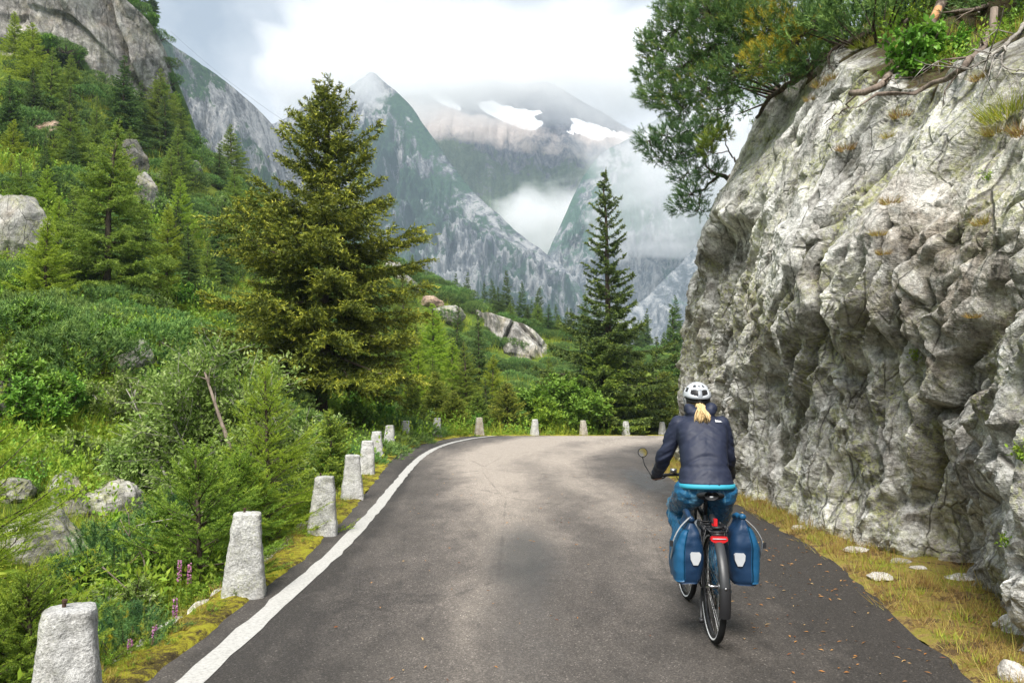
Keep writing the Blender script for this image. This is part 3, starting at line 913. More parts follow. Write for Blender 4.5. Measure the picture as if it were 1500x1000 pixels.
# ------------------------------------------------------------------ mountains
def mountain_mat(name, rock, veg, snow=False, scale=.01, lay=(1, 1, .35)):
    m, nt, out = mat(name); t = NT(nt)
    p = t.pos()
    n1 = t.noise(t.mapping(p, lay), scale, 8, .66, .6)
    n2 = t.noise(p, scale * 5, 8, .7, .4)
    n3 = t.noise(p, scale * 26, 5, .7)
    st = t.noise(t.mapping(p, (1.0, 1.0, .30), (0, .45, 0)), scale * 9, 6, .7, .3)
    c = t.ramp(t.math('ADD', t.math('MULTIPLY', n1, .35), t.math('ADD', t.math('MULTIPLY', st, .40), t.math('MULTIPLY', n3, .25))), [(.425, rock[0]), (.475, rock[1]), (.54, rock[2])])
    v = t.math('ADD', t.attr('veg'), t.math('MULTIPLY_ADD', n2, 1.3, -.65))
    v = t.math('ADD', v, t.math('MULTIPLY_ADD', n3, .5, -.25))
    vm = t.ramp(v, [(.46, 0.0), (.54, 1.0)])
    c = t.mix(vm, c, t.mix(t.ramp(n3, [(.35, 0.0), (.6, 1.0)]), veg[0], veg[1]))
    if snow:
        s = t.math('ADD', t.attr('snow'), t.math('MULTIPLY_ADD', n2, .5, -.25))
        c = t.mix(t.ramp(s, [(.48, 0.0), (.53, 1.0)]), c, (.80, .82, .85))
        s2 = t.math('ADD', t.attr('scree'), t.math('MULTIPLY_ADD', n2, .7, -.35))
        c = t.mix(t.math('MULTIPLY', t.ramp(s2, [(.4, 0.0), (.62, 1.0)]), .8), c, t.mix(n3, (.36, .30, .27), (.52, .47, .43)))
    surf(out, t, c, .95, t.bump(t.math('ADD', st, t.math('MULTIPLY', n3, .6)), 1.0, .25 / scale * .10), .1)
    return m

def mountain(name, ridge, run, foot, seed, m, nu=420, nv=260, gully=1.0, amp=.09, vegf=None, jag=1.0, power=.85, shear=0.0, extra=None, fall=None):
    """a massif under a ridge (picture x, y, distance): front falls towards the viewer, back falls away"""
    R = np.array([P(*r) for r in ridge])
    R = resample(R, nu)
    n3 = np.c_[R[:, 0], R[:, 1] * 0, R[:, 1] * 0]
    size = np.ptp(R[:, 0]) + 1
    R[:, 2] += fbm(n3 / size * 9, 5, seed, .6) * size * .018 * jag
    nb = nv // 8
    vf = np.linspace(0, 1, nv - nb) ** 1.05
    vb = np.linspace(1, 0, nb, endpoint=False)
    v = np.concatenate([-vb, vf])
    RU, VV = np.meshgrid(np.arange(nu), v, indexing='ij')
    RU, VV = RU.ravel(), VV.ravel()
    H = R[RU, 2] - foot
    av = np.abs(VV)
    z = R[RU, 2] - H * av ** power
    y = R[RU, 1] - VV * np.where(VV > 0, run, run * .9)
    x = R[RU, 0] + shear * VV * run
    p = np.stack([x, y, z], 1)
    L = size
    # buttresses and gullies that follow the fall line
    q = np.stack([x / L * 11 + fbm(p / L * 5, 3, seed + 3) * .8, av * 1.6, y * 0], 1)
    g = ridged(q, 5, seed + 5, .62) - .45 + tri3(q[:, :2] * 1.7, seed + 60) * .5
    q2 = np.stack([x / L * 34, av * 5 + z / L * 3, y / L * 6], 1)
    g2 = ridged(q2, 4, seed + 9, .6) - .45
    f, e = chisel(p / L * np.array((16, 12, 7)), seed + 21, .8, .25, .4)
    grow = sstep(0, .16, av)
    d = (g * amp * 1.1 * gully + g2 * amp * 1.0 + (f - .25) * amp * .9 + fbm(p / L * 60, 4, seed + 33, .6) * amp * .16) * L * grow * (0.75 + .5 * av)
    p[:, 1] -= d * .9
    p[:, 2] += d * .45
    veg = vegf(p, VV, R[RU], g, seed) if vegf else np.zeros(len(p))
    at_ = {'veg': veg}
    if extra: at_.update(extra(p, VV, R[RU], g))
    return ob(name, mk(name, p, grid_faces(nu, nv), mats=[m], attrs=at_), kind='structure'), p

def pxpy(p):
    cd = p[:, 1] * CT + (p[:, 2] - CAMZ) * ST; cv = -p[:, 1] * ST + (p[:, 2] - CAMZ) * CT
    return 750 + F * p[:, 0] / cd, 500 - F * cv / cd

M['mtn_a'] = mountain_mat('mountain_rock_near', ((.035, .036, .04), (.12, .122, .125), (.28, .278, .272)), ((.012, .032, .018), (.045, .085, .035)), scale=.012)
M['mtn_b'] = mountain_mat('mountain_rock_mid', ((.028, .031, .037), (.105, .11, .118), (.27, .272, .27)), ((.010, .028, .020), (.035, .070, .036)), scale=.006)
M['mtn_c'] = mountain_mat('mountain_rock_far', ((.045, .047, .06), (.09, .092, .11), (.19, .185, .19)), ((.06, .09, .05), (.11, .14, .08)), snow=True, scale=.0022)
M['mtn_d'] = mountain_mat('mountain_slope', ((.05, .06, .065), (.12, .13, .14), (.28, .285, .285)), ((.03, .065, .05), (.06, .11, .07)), scale=.004)

def veg_a(p, VV, R, g, seed):
    return .30 + fbm(p / 90, 4, seed + 40) * .95 - g * .25 + 0
mountain('mountain_ridge', [(120, -70, 560), (180, -20, 570), (225, 35, 580), (245, 60, 590), (290, 92, 620), (340, 130, 650), (400, 185, 690), (440, 232, 720), (500, 300, 760), (570, 372, 800), (650, 430, 840)],
         330, -60, 700, M['mtn_a'], 300, 170, vegf=veg_a, amp=.10, gully=1.2)

def veg_b(p, VV, R, g, seed):
    px, py = pxpy(p)
    return .24 + fbm(p / 210 * np.array((1, 1, .8)), 4, seed + 40) * .95 + (py - 330) * .0004 + sstep(.06, 0, np.abs(VV)) * .12 - g * .15
mountain('mountain_peak', [(250, 120, 1950), (330, 175, 1880), (400, 185, 1820), (455, 158, 1760), (500, 136, 1700), (530, 114, 1660), (545, 104, 1640), (562, 116, 1620), (600, 152, 1580), (628, 192, 1540), (662, 242, 1500), (700, 290, 1460),
                           (760, 342, 1400), (832, 395, 1340), (862, 440, 1300), (905, 510, 1260), (960, 580, 1230)],
         760, -160, 820, M['mtn_b'], 500, 270, vegf=veg_b, amp=.080, gully=1.1, shear=-.25)

def veg_d(p, VV, R, g, seed):
    return .40 + fbm(p / 330, 4, seed + 40) * .7 - g * .25
mountain('mountain_slope', [(700, 520, 2500), (770, 440, 2600), (820, 335, 2700), (866, 243, 2800), (930, 200, 2850), (1010, 150, 2900), (1120, 110, 2950), (1250, 90, 3000)],
         900, -260, 930, M['mtn_d'], 260, 150, vegf=veg_d, amp=.05, shear=-.2)
mountain('mountain_shoulder', [(840, 560, 1900), (900, 470, 2000), (950, 432, 2060), (985, 400, 2100), (1020, 360, 2150), (1090, 300, 2200), (1200, 230, 2250)],
         620, -260, 960, M['mtn_d'], 220, 140, vegf=lambda p, VV, R, g, s: .42 + fbm(p / 200, 4, s + 40) * .7 - g * .3, amp=.05, shear=-.2)

def veg_c(p, VV, R, g, seed):
    px, py = pxpy(p); py = py + fbm(p / 900, 5, 66, .6) * 34
    return .26 + sstep(178, 240, py - (px - 640) * .10) * .42 + fbm(p / 700, 4, seed + 40) * .4
def snow_c(p, VV, R, g):
    px, py = pxpy(p); w_ = fbm(p / 800, 5, 67, .62); py = py + w_ * 26; px = px + fbm(p / 800, 4, 68) * 40
    n = fbm(p / 420, 4, 77) ; n2 = fbm(p / 160, 3, 78)
    a = sstep(1.0, .55, ((px - 775) / 84) ** 2 + ((py - 168 - (px - 775) * .16) / 20) ** 2)
    b = sstep(1.0, .4, ((px - 860) / 90) ** 2 + ((py - 193 - (px - 860) * .18) / 11) ** 2)
    c = sstep(1.0, .5, ((px - 645) / 34) ** 2 + ((py - 150 - (px - 645) * .35) / 9) ** 2) * .75
    s = np.maximum(np.maximum(a, b), c) * .95 + n * .45 + n2 * .6 - .05
    band = sstep(158, 172, py - (px - 700) * .14) * sstep(232, 205, py - (px - 700) * .14)
    return {'snow': s * .9 - .08, 'scree': band * .55 + n * .4 + .05 * sstep(680, 620, px)}
mountain('mountain_glacier', [(420, 210, 4700), (500, 175, 4700), (560, 150, 4700), (612, 138, 4750), (655, 136, 4800), (672, 130, 4850), (700, 119, 4900), (724, 117, 4900), (760, 123, 4900), (802, 120, 4900), (842, 144, 4900), (882, 164, 4900), (925, 190, 4900), (980, 205, 4900), (1100, 240, 4900)],
         2300, -500, 990, M['mtn_c'], 340, 200, vegf=veg_c, amp=.035, power=.75, extra=snow_c, jag=.8)

# ------------------------------------------------------------------ clouds (volumes) and the valley's haze
def cloud_mat(name, dens, scale, thr, soft, zlo=None, seed=0.0, edge=.12, stretch=(1, 1, 1.6)):
    m, nt, out = mat(name); t = NT(nt)
    gen = t.n('TexCoord').outputs['Generated']
    p = t.pos()
    mp = t.n('Mapping', Vector=p, Location=(seed, seed * 1.7, seed * .6), Scale=stretch).outputs[0]
    n = t.noise(mp, scale, 5, .58, .5)
    sx = t.n('SeparateXYZ', Vector=gen)
    f = n
    def side(v, e):
        a = t.n('MapRange', Value=v, **{'From__Min': 0.0, 'From__Max': e, 'To__Min': 0.0, 'To__Max': 1.0}).outputs[0]
        b = t.n('MapRange', Value=v, **{'From__Min': 1.0, 'From__Max': 1 - e, 'To__Min': 0.0, 'To__Max': 1.0}).outputs[0]
        return t.math('MULTIPLY', a, b)
    e = t.math('MULTIPLY', side(sx.outputs[0], edge), t.math('MULTIPLY', side(sx.outputs[1], edge), 1.0))
    zr = t.ramp(sx.outputs[2], zlo or [(0, 0.0), (.35, 1.0), (.75, 1.0), (1, 0.0)])
    e = t.math('MULTIPLY', e, zr)
    v = t.math('SUBTRACT', t.math('ADD', n, t.math('MULTIPLY_ADD', e, .5, -.5)), thr)
    d = t.n('MapRange', Value=v, **{'From__Min': 0.0, 'From__Max': soft, 'To__Min': 0.0, 'To__Max': dens}).outputs[0]
    vol = t.n('VolumePrincipled', Density=d, Anisotropy=.2)
    vol.inputs['Color'].default_value = (1, 1, 1, 1)
    nt.links.new(vol.outputs[0], out.inputs['Volume'])
    return m

def cloud(x0, x1, y0, y1, d0, d1, m, name='cloud'):
    a = P(x0, y1, d0); b = P(x1, y0, d0)
    V = []
    for yy_ in (d0, d1):
        for zz_ in (a[2], b[2]):
            for xx_ in (a[0], b[0]): V.append((xx_, yy_, zz_))
    Q = [(0, 1, 3, 2), (4, 6, 7, 5), (0, 4, 5, 1), (2, 3, 7, 6), (0, 2, 6, 4), (1, 5, 7, 3)]
    return ob(name, mk(name, V, Q, mats=[m], smooth=False), kind='stuff')

CLOUDS = True
if CLOUDS:
    cloud(230, 1300, -60, 205, 3600, 4600, cloud_mat('cloud_summit', .006, .0020, .27, .30, [(0, 0.0), (.29, .0), (.42, .9), (.9, 1.0), (1, 0.0)], 3.0, .20, (1, 1, 1.8)))
    cloud(640, 1130, 165, 440, 3000, 3700, cloud_mat('cloud_valley', .010, .0026, .30, .26, [(0, 0.0), (.25, .75), (.6, .95), (.85, .3), (1, 0.0)], 41.0, .25, (1, 1, 1.5)))
    cloud(300, 585, 0, 200, 1690, 2050, cloud_mat('cloud_peak', .014, .004, .28, .25, [(0, 0.0), (.3, .3), (.6, 1.0), (.9, 1.0), (1, 0.0)], 90.0, .22, (1, 1, 1.5)))
    cloud(400, 575, 30, 140, 1180, 1480, cloud_mat('cloud_wisp', .012, .007, .30, .30, [(0, 0.0), (.25, .2), (.6, 1.0), (1, .9)], 200.0, .35, (1, 1, 1.5)))
    cloud(800, 1330, 90, 400, 2050, 2450, cloud_mat('cloud_slope', .013, .0036, .19, .30, [(0, 0.0), (.25, .7), (.5, 1.0), (.85, .9), (1, 0.0)], 140.0, .38, (1, 1, 1.5)))

hz_m, hz_nt, hz_out = mat('haze')
_hv = hz_nt.nodes.new('ShaderNodeVolumePrincipled')
_hv.inputs['Color'].default_value = (.70, .86, 1.0, 1)
_hv.inputs['Density'].default_value = .00022
_hv.inputs['Anisotropy'].default_value = .1
hz_nt.links.new(_hv.outputs[0], hz_out.inputs['Volume'])
def box_mesh(name, a, b, m):
    V = [(x, y, z) for x in (a[0], b[0]) for y in (a[1], b[1]) for z in (a[2], b[2])]
    Q = [(0, 1, 3, 2), (4, 6, 7, 5), (0, 4, 5, 1), (2, 3, 7, 6), (0, 2, 6, 4), (1, 5, 7, 3)]
    return mk(name, V, Q, mats=[m], smooth=False)
HAZE = True
if HAZE:
    ob('haze', box_mesh('haze', (-520, -60, -90), (420, 1160, 420), hz_m), kind='stuff')
# ------------------------------------------------------------------ plant materials
def bark_mat(name, a, b, scale=9):
    m, nt, out = mat(name); t = NT(nt)
    p = t.obj()
    n = t.noise(t.mapping(p, (1, 1, .3)), scale, 6, .7, .4)
    c = t.ramp(n, [(.35, a), (.62, b)])
    surf(out, t, c, .95, t.bump(n, .9, .03), .1)
    return m
M['bark'] = bark_mat('bark', (.035, .026, .02), (.115, .09, .07))
M['pine_bark'] = bark_mat('pine_bark', (.03, .025, .022), (.15, .115, .09))
M['grey_bark'] = bark_mat('grey_bark', (.16, .145, .125), (.42, .39, .35), 14)
M['dead_wood'] = bark_mat('dead_wood', (.08, .062, .05), (.28, .225, .185), 12)
M['raw_wood'] = bark_mat('raw_wood', (.45, .22, .10), (.62, .36, .18), 12)
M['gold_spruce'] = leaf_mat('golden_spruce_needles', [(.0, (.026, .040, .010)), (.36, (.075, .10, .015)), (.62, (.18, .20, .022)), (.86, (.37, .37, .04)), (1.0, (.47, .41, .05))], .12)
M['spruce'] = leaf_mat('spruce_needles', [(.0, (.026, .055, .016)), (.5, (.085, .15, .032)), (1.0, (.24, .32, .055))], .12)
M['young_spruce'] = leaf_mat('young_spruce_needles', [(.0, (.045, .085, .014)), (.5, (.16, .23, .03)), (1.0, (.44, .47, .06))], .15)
M['larch'] = leaf_mat('larch_needles', [(.0, (.07, .12, .02)), (.5, (.22, .32, .045)), (1.0, (.40, .50, .08))], .38)
M['bright_larch'] = leaf_mat('bright_larch_needles', [(.0, (.11, .18, .02)), (.5, (.33, .44, .04)), (1.0, (.56, .64, .08))], .45)
M['fresh'] = leaf_mat('fresh_spruce_needles', [(.0, (.05, .10, .016)), (.5, (.16, .26, .03)), (1.0, (.40, .50, .06))], .25)
M['mugo'] = leaf_mat('mountain_pine_needles', [(.0, (.03, .07, .02)), (.5, (.11, .21, .05)), (1.0, (.30, .44, .10))], .12)
M['mugo_blue'] = leaf_mat('pine_needles', [(.0, (.024, .06, .024)), (.5, (.085, .18, .055)), (.82, (.20, .32, .07)), (1.0, (.50, .40, .03))], .12)
M['willow'] = leaf_mat('willow_leaves', [(.0, (.08, .14, .028)), (.5, (.24, .36, .08)), (1.0, (.45, .55, .20))], .38, .42)
M['broad'] = leaf_mat('broad_leaves', [(.0, (.055, .13, .018)), (.5, (.17, .33, .04)), (1.0, (.32, .48, .075))], .32, .42)
M['herb'] = leaf_mat('herb_leaves', [(.0, (.075, .14, .02)), (.5, (.23, .37, .036)), (1.0, (.46, .55, .065))], .35)
M['grass'] = leaf_mat('grass_blades', [(.0, (.13, .20, .022)), (.5, (.34, .44, .04)), (.8, (.52, .53, .06)), (1.0, (.55, .42, .12))], .35)
M['straw'] = leaf_mat('straw_blades', [(.0, (.10, .06, .025)), (.35, (.34, .21, .07)), (.6, (.48, .36, .10)), (.8, (.30, .33, .05)), (1.0, (.56, .46, .20))], .25)
M['pink'] = leaf_mat('pink_petals', [(.0, (.45, .14, .34)), (1.0, (.78, .42, .66))], .35)
M['dry_leaf'] = leaf_mat('fallen_leaf', [(.0, (.20, .07, .02)), (.5, (.42, .20, .05)), (1.0, (.55, .38, .16))], .1, objvar=.0)

def unit(v): return v / (np.linalg.norm(v, axis=-1, keepdims=True) + 1e-9)

# ------------------------------------------------------------------ conifers
def conifer(seed, H, R, c0=.12, dz=.34, per=6, prof=None, e0=-8, e1=48, droop=.18, up=.16, tsp=.08, tl=.34, nb=28, bl=.10, bw=.028, hang=.22,
            spread=.75, tip=.45, tr=None, gaps=.06, needles='spruce', sides=3, base_t=.12, bark='bark', fwd=.6, minl=.10, lean=0.0, bthin=1.0):
    r = np.random.default_rng(seed)
    prof = prof or (lambda u: (1 - u) ** .85)
    tr = tr or .022 * H
    tg, g = Geo(), Geo()
    hh = np.linspace(0, 1, 14)
    wob = np.cumsum(r.normal(size=(14, 2)) * .006 * H, 0) * np.linspace(0, 1, 14)[:, None]
    wob[:, 0] += lean * H * hh ** 1.5
    tp = np.c_[wob, hh * H - .25 * (hh == 0)]
    tg.tube(tp, tr * (1 - hh) ** .8 + .012 + .5 * tr * np.exp(-hh * 26), 8, 0)
    B, D, LN, SS = [], [], [], []
    h = c0 * H
    az0 = r.uniform(0, 6.28)
    lob = r.uniform(0, 6.28, 3)
    while h < H * .985:
        u = (h / H - c0) / (1 - c0)
        k = max(3, int(round(per * (1 - .35 * u) + r.normal() * .6)))
        az0 += 2.4
        for j in range(k):
            if r.random() < gaps: continue
            az = az0 + (j + r.normal() * .18) / k * 6.283
            L = R * prof(u) * r.uniform(.76, 1.06) * (1 + .10 * math.sin(az * 2 + lob[0] + h * .9) + .10 * math.sin(az * 3 + lob[1] - h * 1.7))
            L = max(L, .10 + .02 * H * (1 - u))
            e = math.radians(e0 + (e1 - e0) * u ** 1.3 + r.normal() * 6)
            s = np.linspace(0, 1, 7)
            rr = s * L * math.cos(e)
            z = h + r.normal() * dz * .3 + L * (s * math.sin(e) - droop * s ** 2 * (1 - .5 * u) + up * s ** 3)
            azs = az + np.cumsum(r.normal(size=7) * .05)
            bx = np.interp(h, tp[:, 2], tp[:, 0]); by = np.interp(h, tp[:, 2], tp[:, 1])
            pts = np.c_[bx + rr * np.cos(azs), by + rr * np.sin(azs), z]
            g.tube(pts, np.linspace(.010 + .012 * L, .004, 7) * bthin, sides, 0, .3, cap=False)
            n = max(3, int(L / tsp)) * 2
            st = r.uniform(base_t, 1.0, n)
            pb = np.stack([np.interp(st, s, pts[:, c]) for c in range(3)], 1)
            tg_ = unit(np.gradient(pts, axis=0)); fw = np.stack([np.interp(st, s, tg_[:, c]) for c in range(3)], 1)
            lat = np.stack([-np.sin(np.full(n, az)), np.cos(np.full(n, az)), np.zeros(n)], 1) * np.where(r.random(n) < .5, 1, -1)[:, None]
            d = fw * fwd + lat * r.uniform(.45, 1.0, n)[:, None] + np.array((0, 0, -hang)) + r.normal(size=(n, 3)) * .14
            ln = np.maximum(L * tl * (1 - .62 * st) * r.uniform(.55, 1.15, n), minl)
            B.append(pb); D.append(unit(d)); LN.append(ln); SS.append(st)
            # the leading shoot
            B.append(pts[-2:-1]); D.append(tg_[-1:]); LN.append(np.array([max(L * .2, minl)])); SS.append(np.array([1.0]))
        h += dz * r.uniform(.75, 1.25) * (1.0 - .45 * u)
    # top leader
    B.append(tp[-1:] - np.array((0, 0, .25))); D.append(np.array([[0, 0, 1.0]])); LN.append(np.array([.35])); SS.append(np.array([1.0]))
    B, D, LN, SS = np.vstack(B), np.vstack(D), np.concatenate(LN), np.concatenate(SS)
    cnt = np.maximum(3, (LN * nb).astype(int))
    i = np.repeat(np.arange(len(B)), cnt)
    q = r.random(len(i))
    pos = B[i] + D[i] * (LN[i] * q)[:, None]
    pos[:, 2] -= hang * .45 * LN[i] * q ** 2
    dirs = D[i] * .9 + r.normal(size=(len(i), 3)) * spread
    tw = r.normal(size=len(B)) * .10
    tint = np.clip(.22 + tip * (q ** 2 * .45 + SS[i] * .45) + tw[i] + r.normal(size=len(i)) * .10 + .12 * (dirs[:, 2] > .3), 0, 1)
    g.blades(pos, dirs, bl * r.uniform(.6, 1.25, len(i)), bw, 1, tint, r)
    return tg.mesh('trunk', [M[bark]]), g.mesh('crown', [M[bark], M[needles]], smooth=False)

def tree(name, meshes, label, cat, loc, rz=0.0, scale=1.0, group=None):
    t = thing(name, label, cat, loc, (0, 0, rz), group, scale)
    ob('trunk', meshes[0], t); ob('crown', meshes[1], t)
    return t

def stand(px, pytop, d):
    """foot point and height of a tree whose top shows at a picture point"""
    b = at(px, d)
    return b, P(px, pytop, d)[2] - b[2]

# the two big spruces
b, H = stand(466, 133, 24)
HERO = conifer(11, H, 4.15, c0=.19, dz=.33, per=7, prof=lambda u: (1 - u) ** .66 * (1.0 - .25 * max(0, .10 - u) / .10), e0=-14, e1=50, droop=.10, up=.20, tsp=.06, tl=.40, nb=40, bl=.105, bw=.038, hang=.16, tip=.54, tr=.27, needles='gold_spruce')
tree('spruce_tree', HERO, 'large golden tipped spruce with dark bare lower trunk beside the road bend', 'tree', b)
b, H = stand(888, 250, 38)
SP2 = conifer(23, H, 3.7, c0=.10, dz=.55, per=7, prof=lambda u: min(1.0, (1 - u) ** .95 * 1.05) * (.85 + .15 * math.sin(u * 9)), e0=-10, e1=40, droop=.05, up=.22, tsp=.05, tl=.30, nb=40, bl=.125, bw=.05, hang=.24, tip=.5, tr=.20, gaps=.12)
tree('spruce_tree', SP2, 'tall sparse spruce with layered open branches beyond the far stone posts', 'tree', b)

# kinds that are repeated
LARCH = [conifer(s, 8.0, 2.3, c0=.10, dz=.36, per=6, prof=lambda u: (1 - u) ** .8, e0=-2, e1=45, droop=.12, up=.12, tsp=.05, tl=.42, nb=40, bl=.11, bw=.028, hang=.28, spread=.8, needles='larch', gaps=.12, tr=.12) for s in (31, 32)]
BLARCH = [conifer(33, 7.0, 2.2, c0=.06, dz=.34, per=6, prof=lambda u: (1 - u) ** .75, e0=0, e1=50, droop=.10, up=.16, tsp=.05, tl=.42, nb=42, bl=.105, bw=.028, hang=.22, needles='bright_larch', gaps=.1, tr=.11)]
SLIM = [conifer(s, 9.0, 2.0, c0=.05, dz=.36, per=6, prof=lambda u: (1 - u) ** .8, e0=-16, e1=40, droop=.12, up=.12, tsp=.055, tl=.48, nb=40, bl=.12, bw=.036, hang=.3, tr=.13) for s in (41, 42)]
YOUNG = [conifer(s, 3.2, 1.45, c0=.02, dz=.20, per=7, prof=lambda u: (1 - u) ** .7, e0=4, e1=55, droop=.05, up=.12, tsp=.045, tl=.48, nb=64, bl=.07, bw=.024, hang=.06, needles='young_spruce', tip=.6, tr=.06) for s in (51, 52)]
OLIVE = [conifer(61, 5.5, 2.2, c0=.04, dz=.28, per=7, prof=lambda u: (1 - u) ** .65, e0=-8, e1=50, droop=.08, up=.14, tsp=.05, tl=.45, nb=42, bl=.10, bw=.033, hang=.2, needles='young_spruce', tip=.42, tr=.11)]
KIND_H = {'LARCH': 8.0, 'BLARCH': 7.0, 'SLIM': 9.0, 'YOUNG': 3.2, 'OLIVE': 5.5}
KIND = {'LARCH': LARCH, 'BLARCH': BLARCH, 'SLIM': SLIM, 'YOUNG': YOUNG, 'OLIVE': OLIVE}
NAME = {'LARCH': 'larch_tree', 'BLARCH': 'larch_tree', 'SLIM': 'spruce_tree', 'YOUNG': 'young_spruce', 'OLIVE': 'spruce_tree'}
_rt = random.Random(7)
def put(kind, px, pytop, d, label, wpx=None, k=0, group=None, cat='tree', wide=1.0):
    b, H = stand(px, pytop, d)
    H = max(H, .6)
    s = H / KIND_H[kind]
    t = tree(NAME[kind], KIND[kind][k % len(KIND[kind])], label, cat, b, _rt.uniform(0, 6.28), (s * wide, s * wide, s), group)
    return t
put('LARCH', 152, 170, 32, 'tallest light green larch on the left slope beside the pale outcrop', wide=1.25)
put('BLARCH', 240, 300, 36, 'slender bright larch with bare lower stem on the sunny meadow', wide=.95)
put('BLARCH', 62, 318, 27, 'feathery yellow green larch in front of the pale slab', k=0, wide=1.15)
put('LARCH', 118, 330, 34, 'small pale larch between the slab and the tall larch', k=1)
put('SLIM', 166, 84, 72, 'broad dark spruce growing against the foot of the high cliff', wide=1.35)
put('SLIM', 193, 118, 76, 'smaller dark spruce leaning on the right of the cliff foot spruce', wide=1.1, k=1)
put('LARCH', 128, 138, 62, 'thin yellowish larch left of the dark cliff foot spruce', wide=.7)
put('LARCH', 216, 126, 80, 'pale larch standing under the rock overhang', wide=.75, k=1)
put('SLIM', 256, 160, 82, 'narrow dark spruce at the right end of the high cliff', wide=.9)
put('SLIM', 285, 200, 84, 'lone dark spruce on the skyline below the cliff end', wide=.9, k=1)
put('LARCH', 268, 178, 84, 'light green larch next to the narrow spruce at the cliff end', wide=.8)
put('SLIM', 316, 300, 52, 'dark spruce just left of the large golden spruce', wide=1.0)
put('LARCH', 300, 352, 46, 'light larch half hidden left of the large golden spruce', wide=1.0)
put('BLARCH', 634, 446, 50, 'full bright green larch behind the first stone post of the bend', wide=1.2)
put('SLIM', 668, 440, 56, 'slim dark spruce rising behind the bright larches', k=1, wide=.8)
put('SLIM', 702, 458, 48, 'slim spruce in front of the grey ridge cliff', wide=.85)
put('LARCH', 590, 402, 64, 'pale larch showing past the right side of the golden spruce', wide=1.1, k=1)
put('LARCH', 608, 470, 46, 'soft green larch between golden spruce and bright larches', wide=1.1)
put('SLIM', 562, 470, 36, 'short dark spruce under the right boughs of the golden spruce', wide=1.25)
put('BLARCH', 662, 500, 42, 'yellow green larch sapling below the slim dark spruce', wide=1.2)
put('YOUNG', 640, 548, 31.5, 'bushy young spruce behind the post where the line bends', wide=1.1)
put('YOUNG', 664, 574, 30.2, 'low bushy spruce with yellow shoots right of the bend post', wide=1.3, k=1)
put('YOUNG', 742, 562, 34, 'bushy young spruce between two far stone posts', wide=1.25, k=1)
put('SLIM', 712, 556, 36, 'small dark spruce behind the reddish topped stone post', wide=1.3)
put('YOUNG', 486, 604, 13.2, 'small dark young spruce close behind the stone posts', wide=.95)
put('OLIVE', 886, 496, 37.0, 'bushy olive spruce in front of the tall sparse spruce', wide=1.2)
put('OLIVE', 932, 520, 43, 'olive spruce right of the tall sparse spruce', wide=1.1)
put('SLIM', 962, 494, 52, 'slim spruce behind the last stone posts', wide=1.0)
put('OLIVE', 912, 548, 41, 'low olive spruce filling the gap behind the far posts', wide=1.2)
put('SLIM', 992, 448, 44, 'dark spruce half hidden behind the rock wall corner', wide=1.1, k=1)
put('OLIVE', 975, 545, 40, 'bushy spruce at the rock wall corner behind the cyclist', wide=1.3)
put('SLIM', 850, 470, 66, 'small spruce left of the tall sparse spruce', k=1, wide=1.1)
put('LARCH', 806, 520, 58, 'pale larch beside the foot of the grey ridge cliff')
put('SLIM', 536, 520, 44, 'dark spruce behind the golden spruce trunk', wide=1.2, k=1)
for a in [('LARCH', 578, 470, 40, 'light larch under the right lower boughs of the golden spruce', 1.3, 1), ('BLARCH', 612, 520, 38, 'bright larch behind the leaning lone post', 1.3, 0), ('LARCH', 684, 500, 40, 'light larch behind the reddish topped post', 1.2, 0), ('BLARCH', 722, 520, 44, 'bright larch in front of the left foot of the ridge cliff', 1.2, 0),
          ('SLIM', 596, 470, 54, 'dark spruce between the larches right of the golden spruce', 1.3, 0), ('LARCH', 655, 560, 34, 'small light larch right behind the bend posts', 1.4, 1), ('OLIVE', 700, 575, 33.5, 'olive spruce behind the reddish topped post', 1.3, 0), ('OLIVE', 604, 560, 29.5, 'olive spruce behind the last post of the tight row', 1.1, 0), ('LARCH', 760, 560, 48, 'light larch below the middle of the ridge cliff', 1.3, 0), ('BLARCH', 538, 560, 30, 'bright larch right of the golden spruce trunk', 1.2, 0)]:
    put(a[0], a[1], a[2], a[3], a[4], wide=a[5], k=a[6])
for i, (px, py, d, w, kd) in enumerate([(676, 418, 113, .9, 'SLIM'), (731, 420, 112, 1.0, 'SLIM'), (772, 446, 110, 1.1, 'SLIM'), (788, 444, 111, 1.1, 'LARCH'), (803, 446, 110, 1.2, 'SLIM'), (818, 462, 110, 1.1, 'LARCH'),
                                  (838, 452, 112, 1.2, 'SLIM'), (856, 466, 112, 1.1, 'SLIM'), (603, 372, 118, .9, 'LARCH'), (748, 442, 111, 1.0, 'LARCH'), (872, 476, 114, 1.1, 'SLIM'), (905, 490, 118, 1.1, 'SLIM'), (940, 498, 122, 1.1, 'SLIM'), (968, 505, 126, 1.1, 'LARCH')]):
    put(kd, px, py, d, 'small conifer standing on the crest of the green ridge', wide=w * 1.35, k=i, group='conifers along the ridge crest')

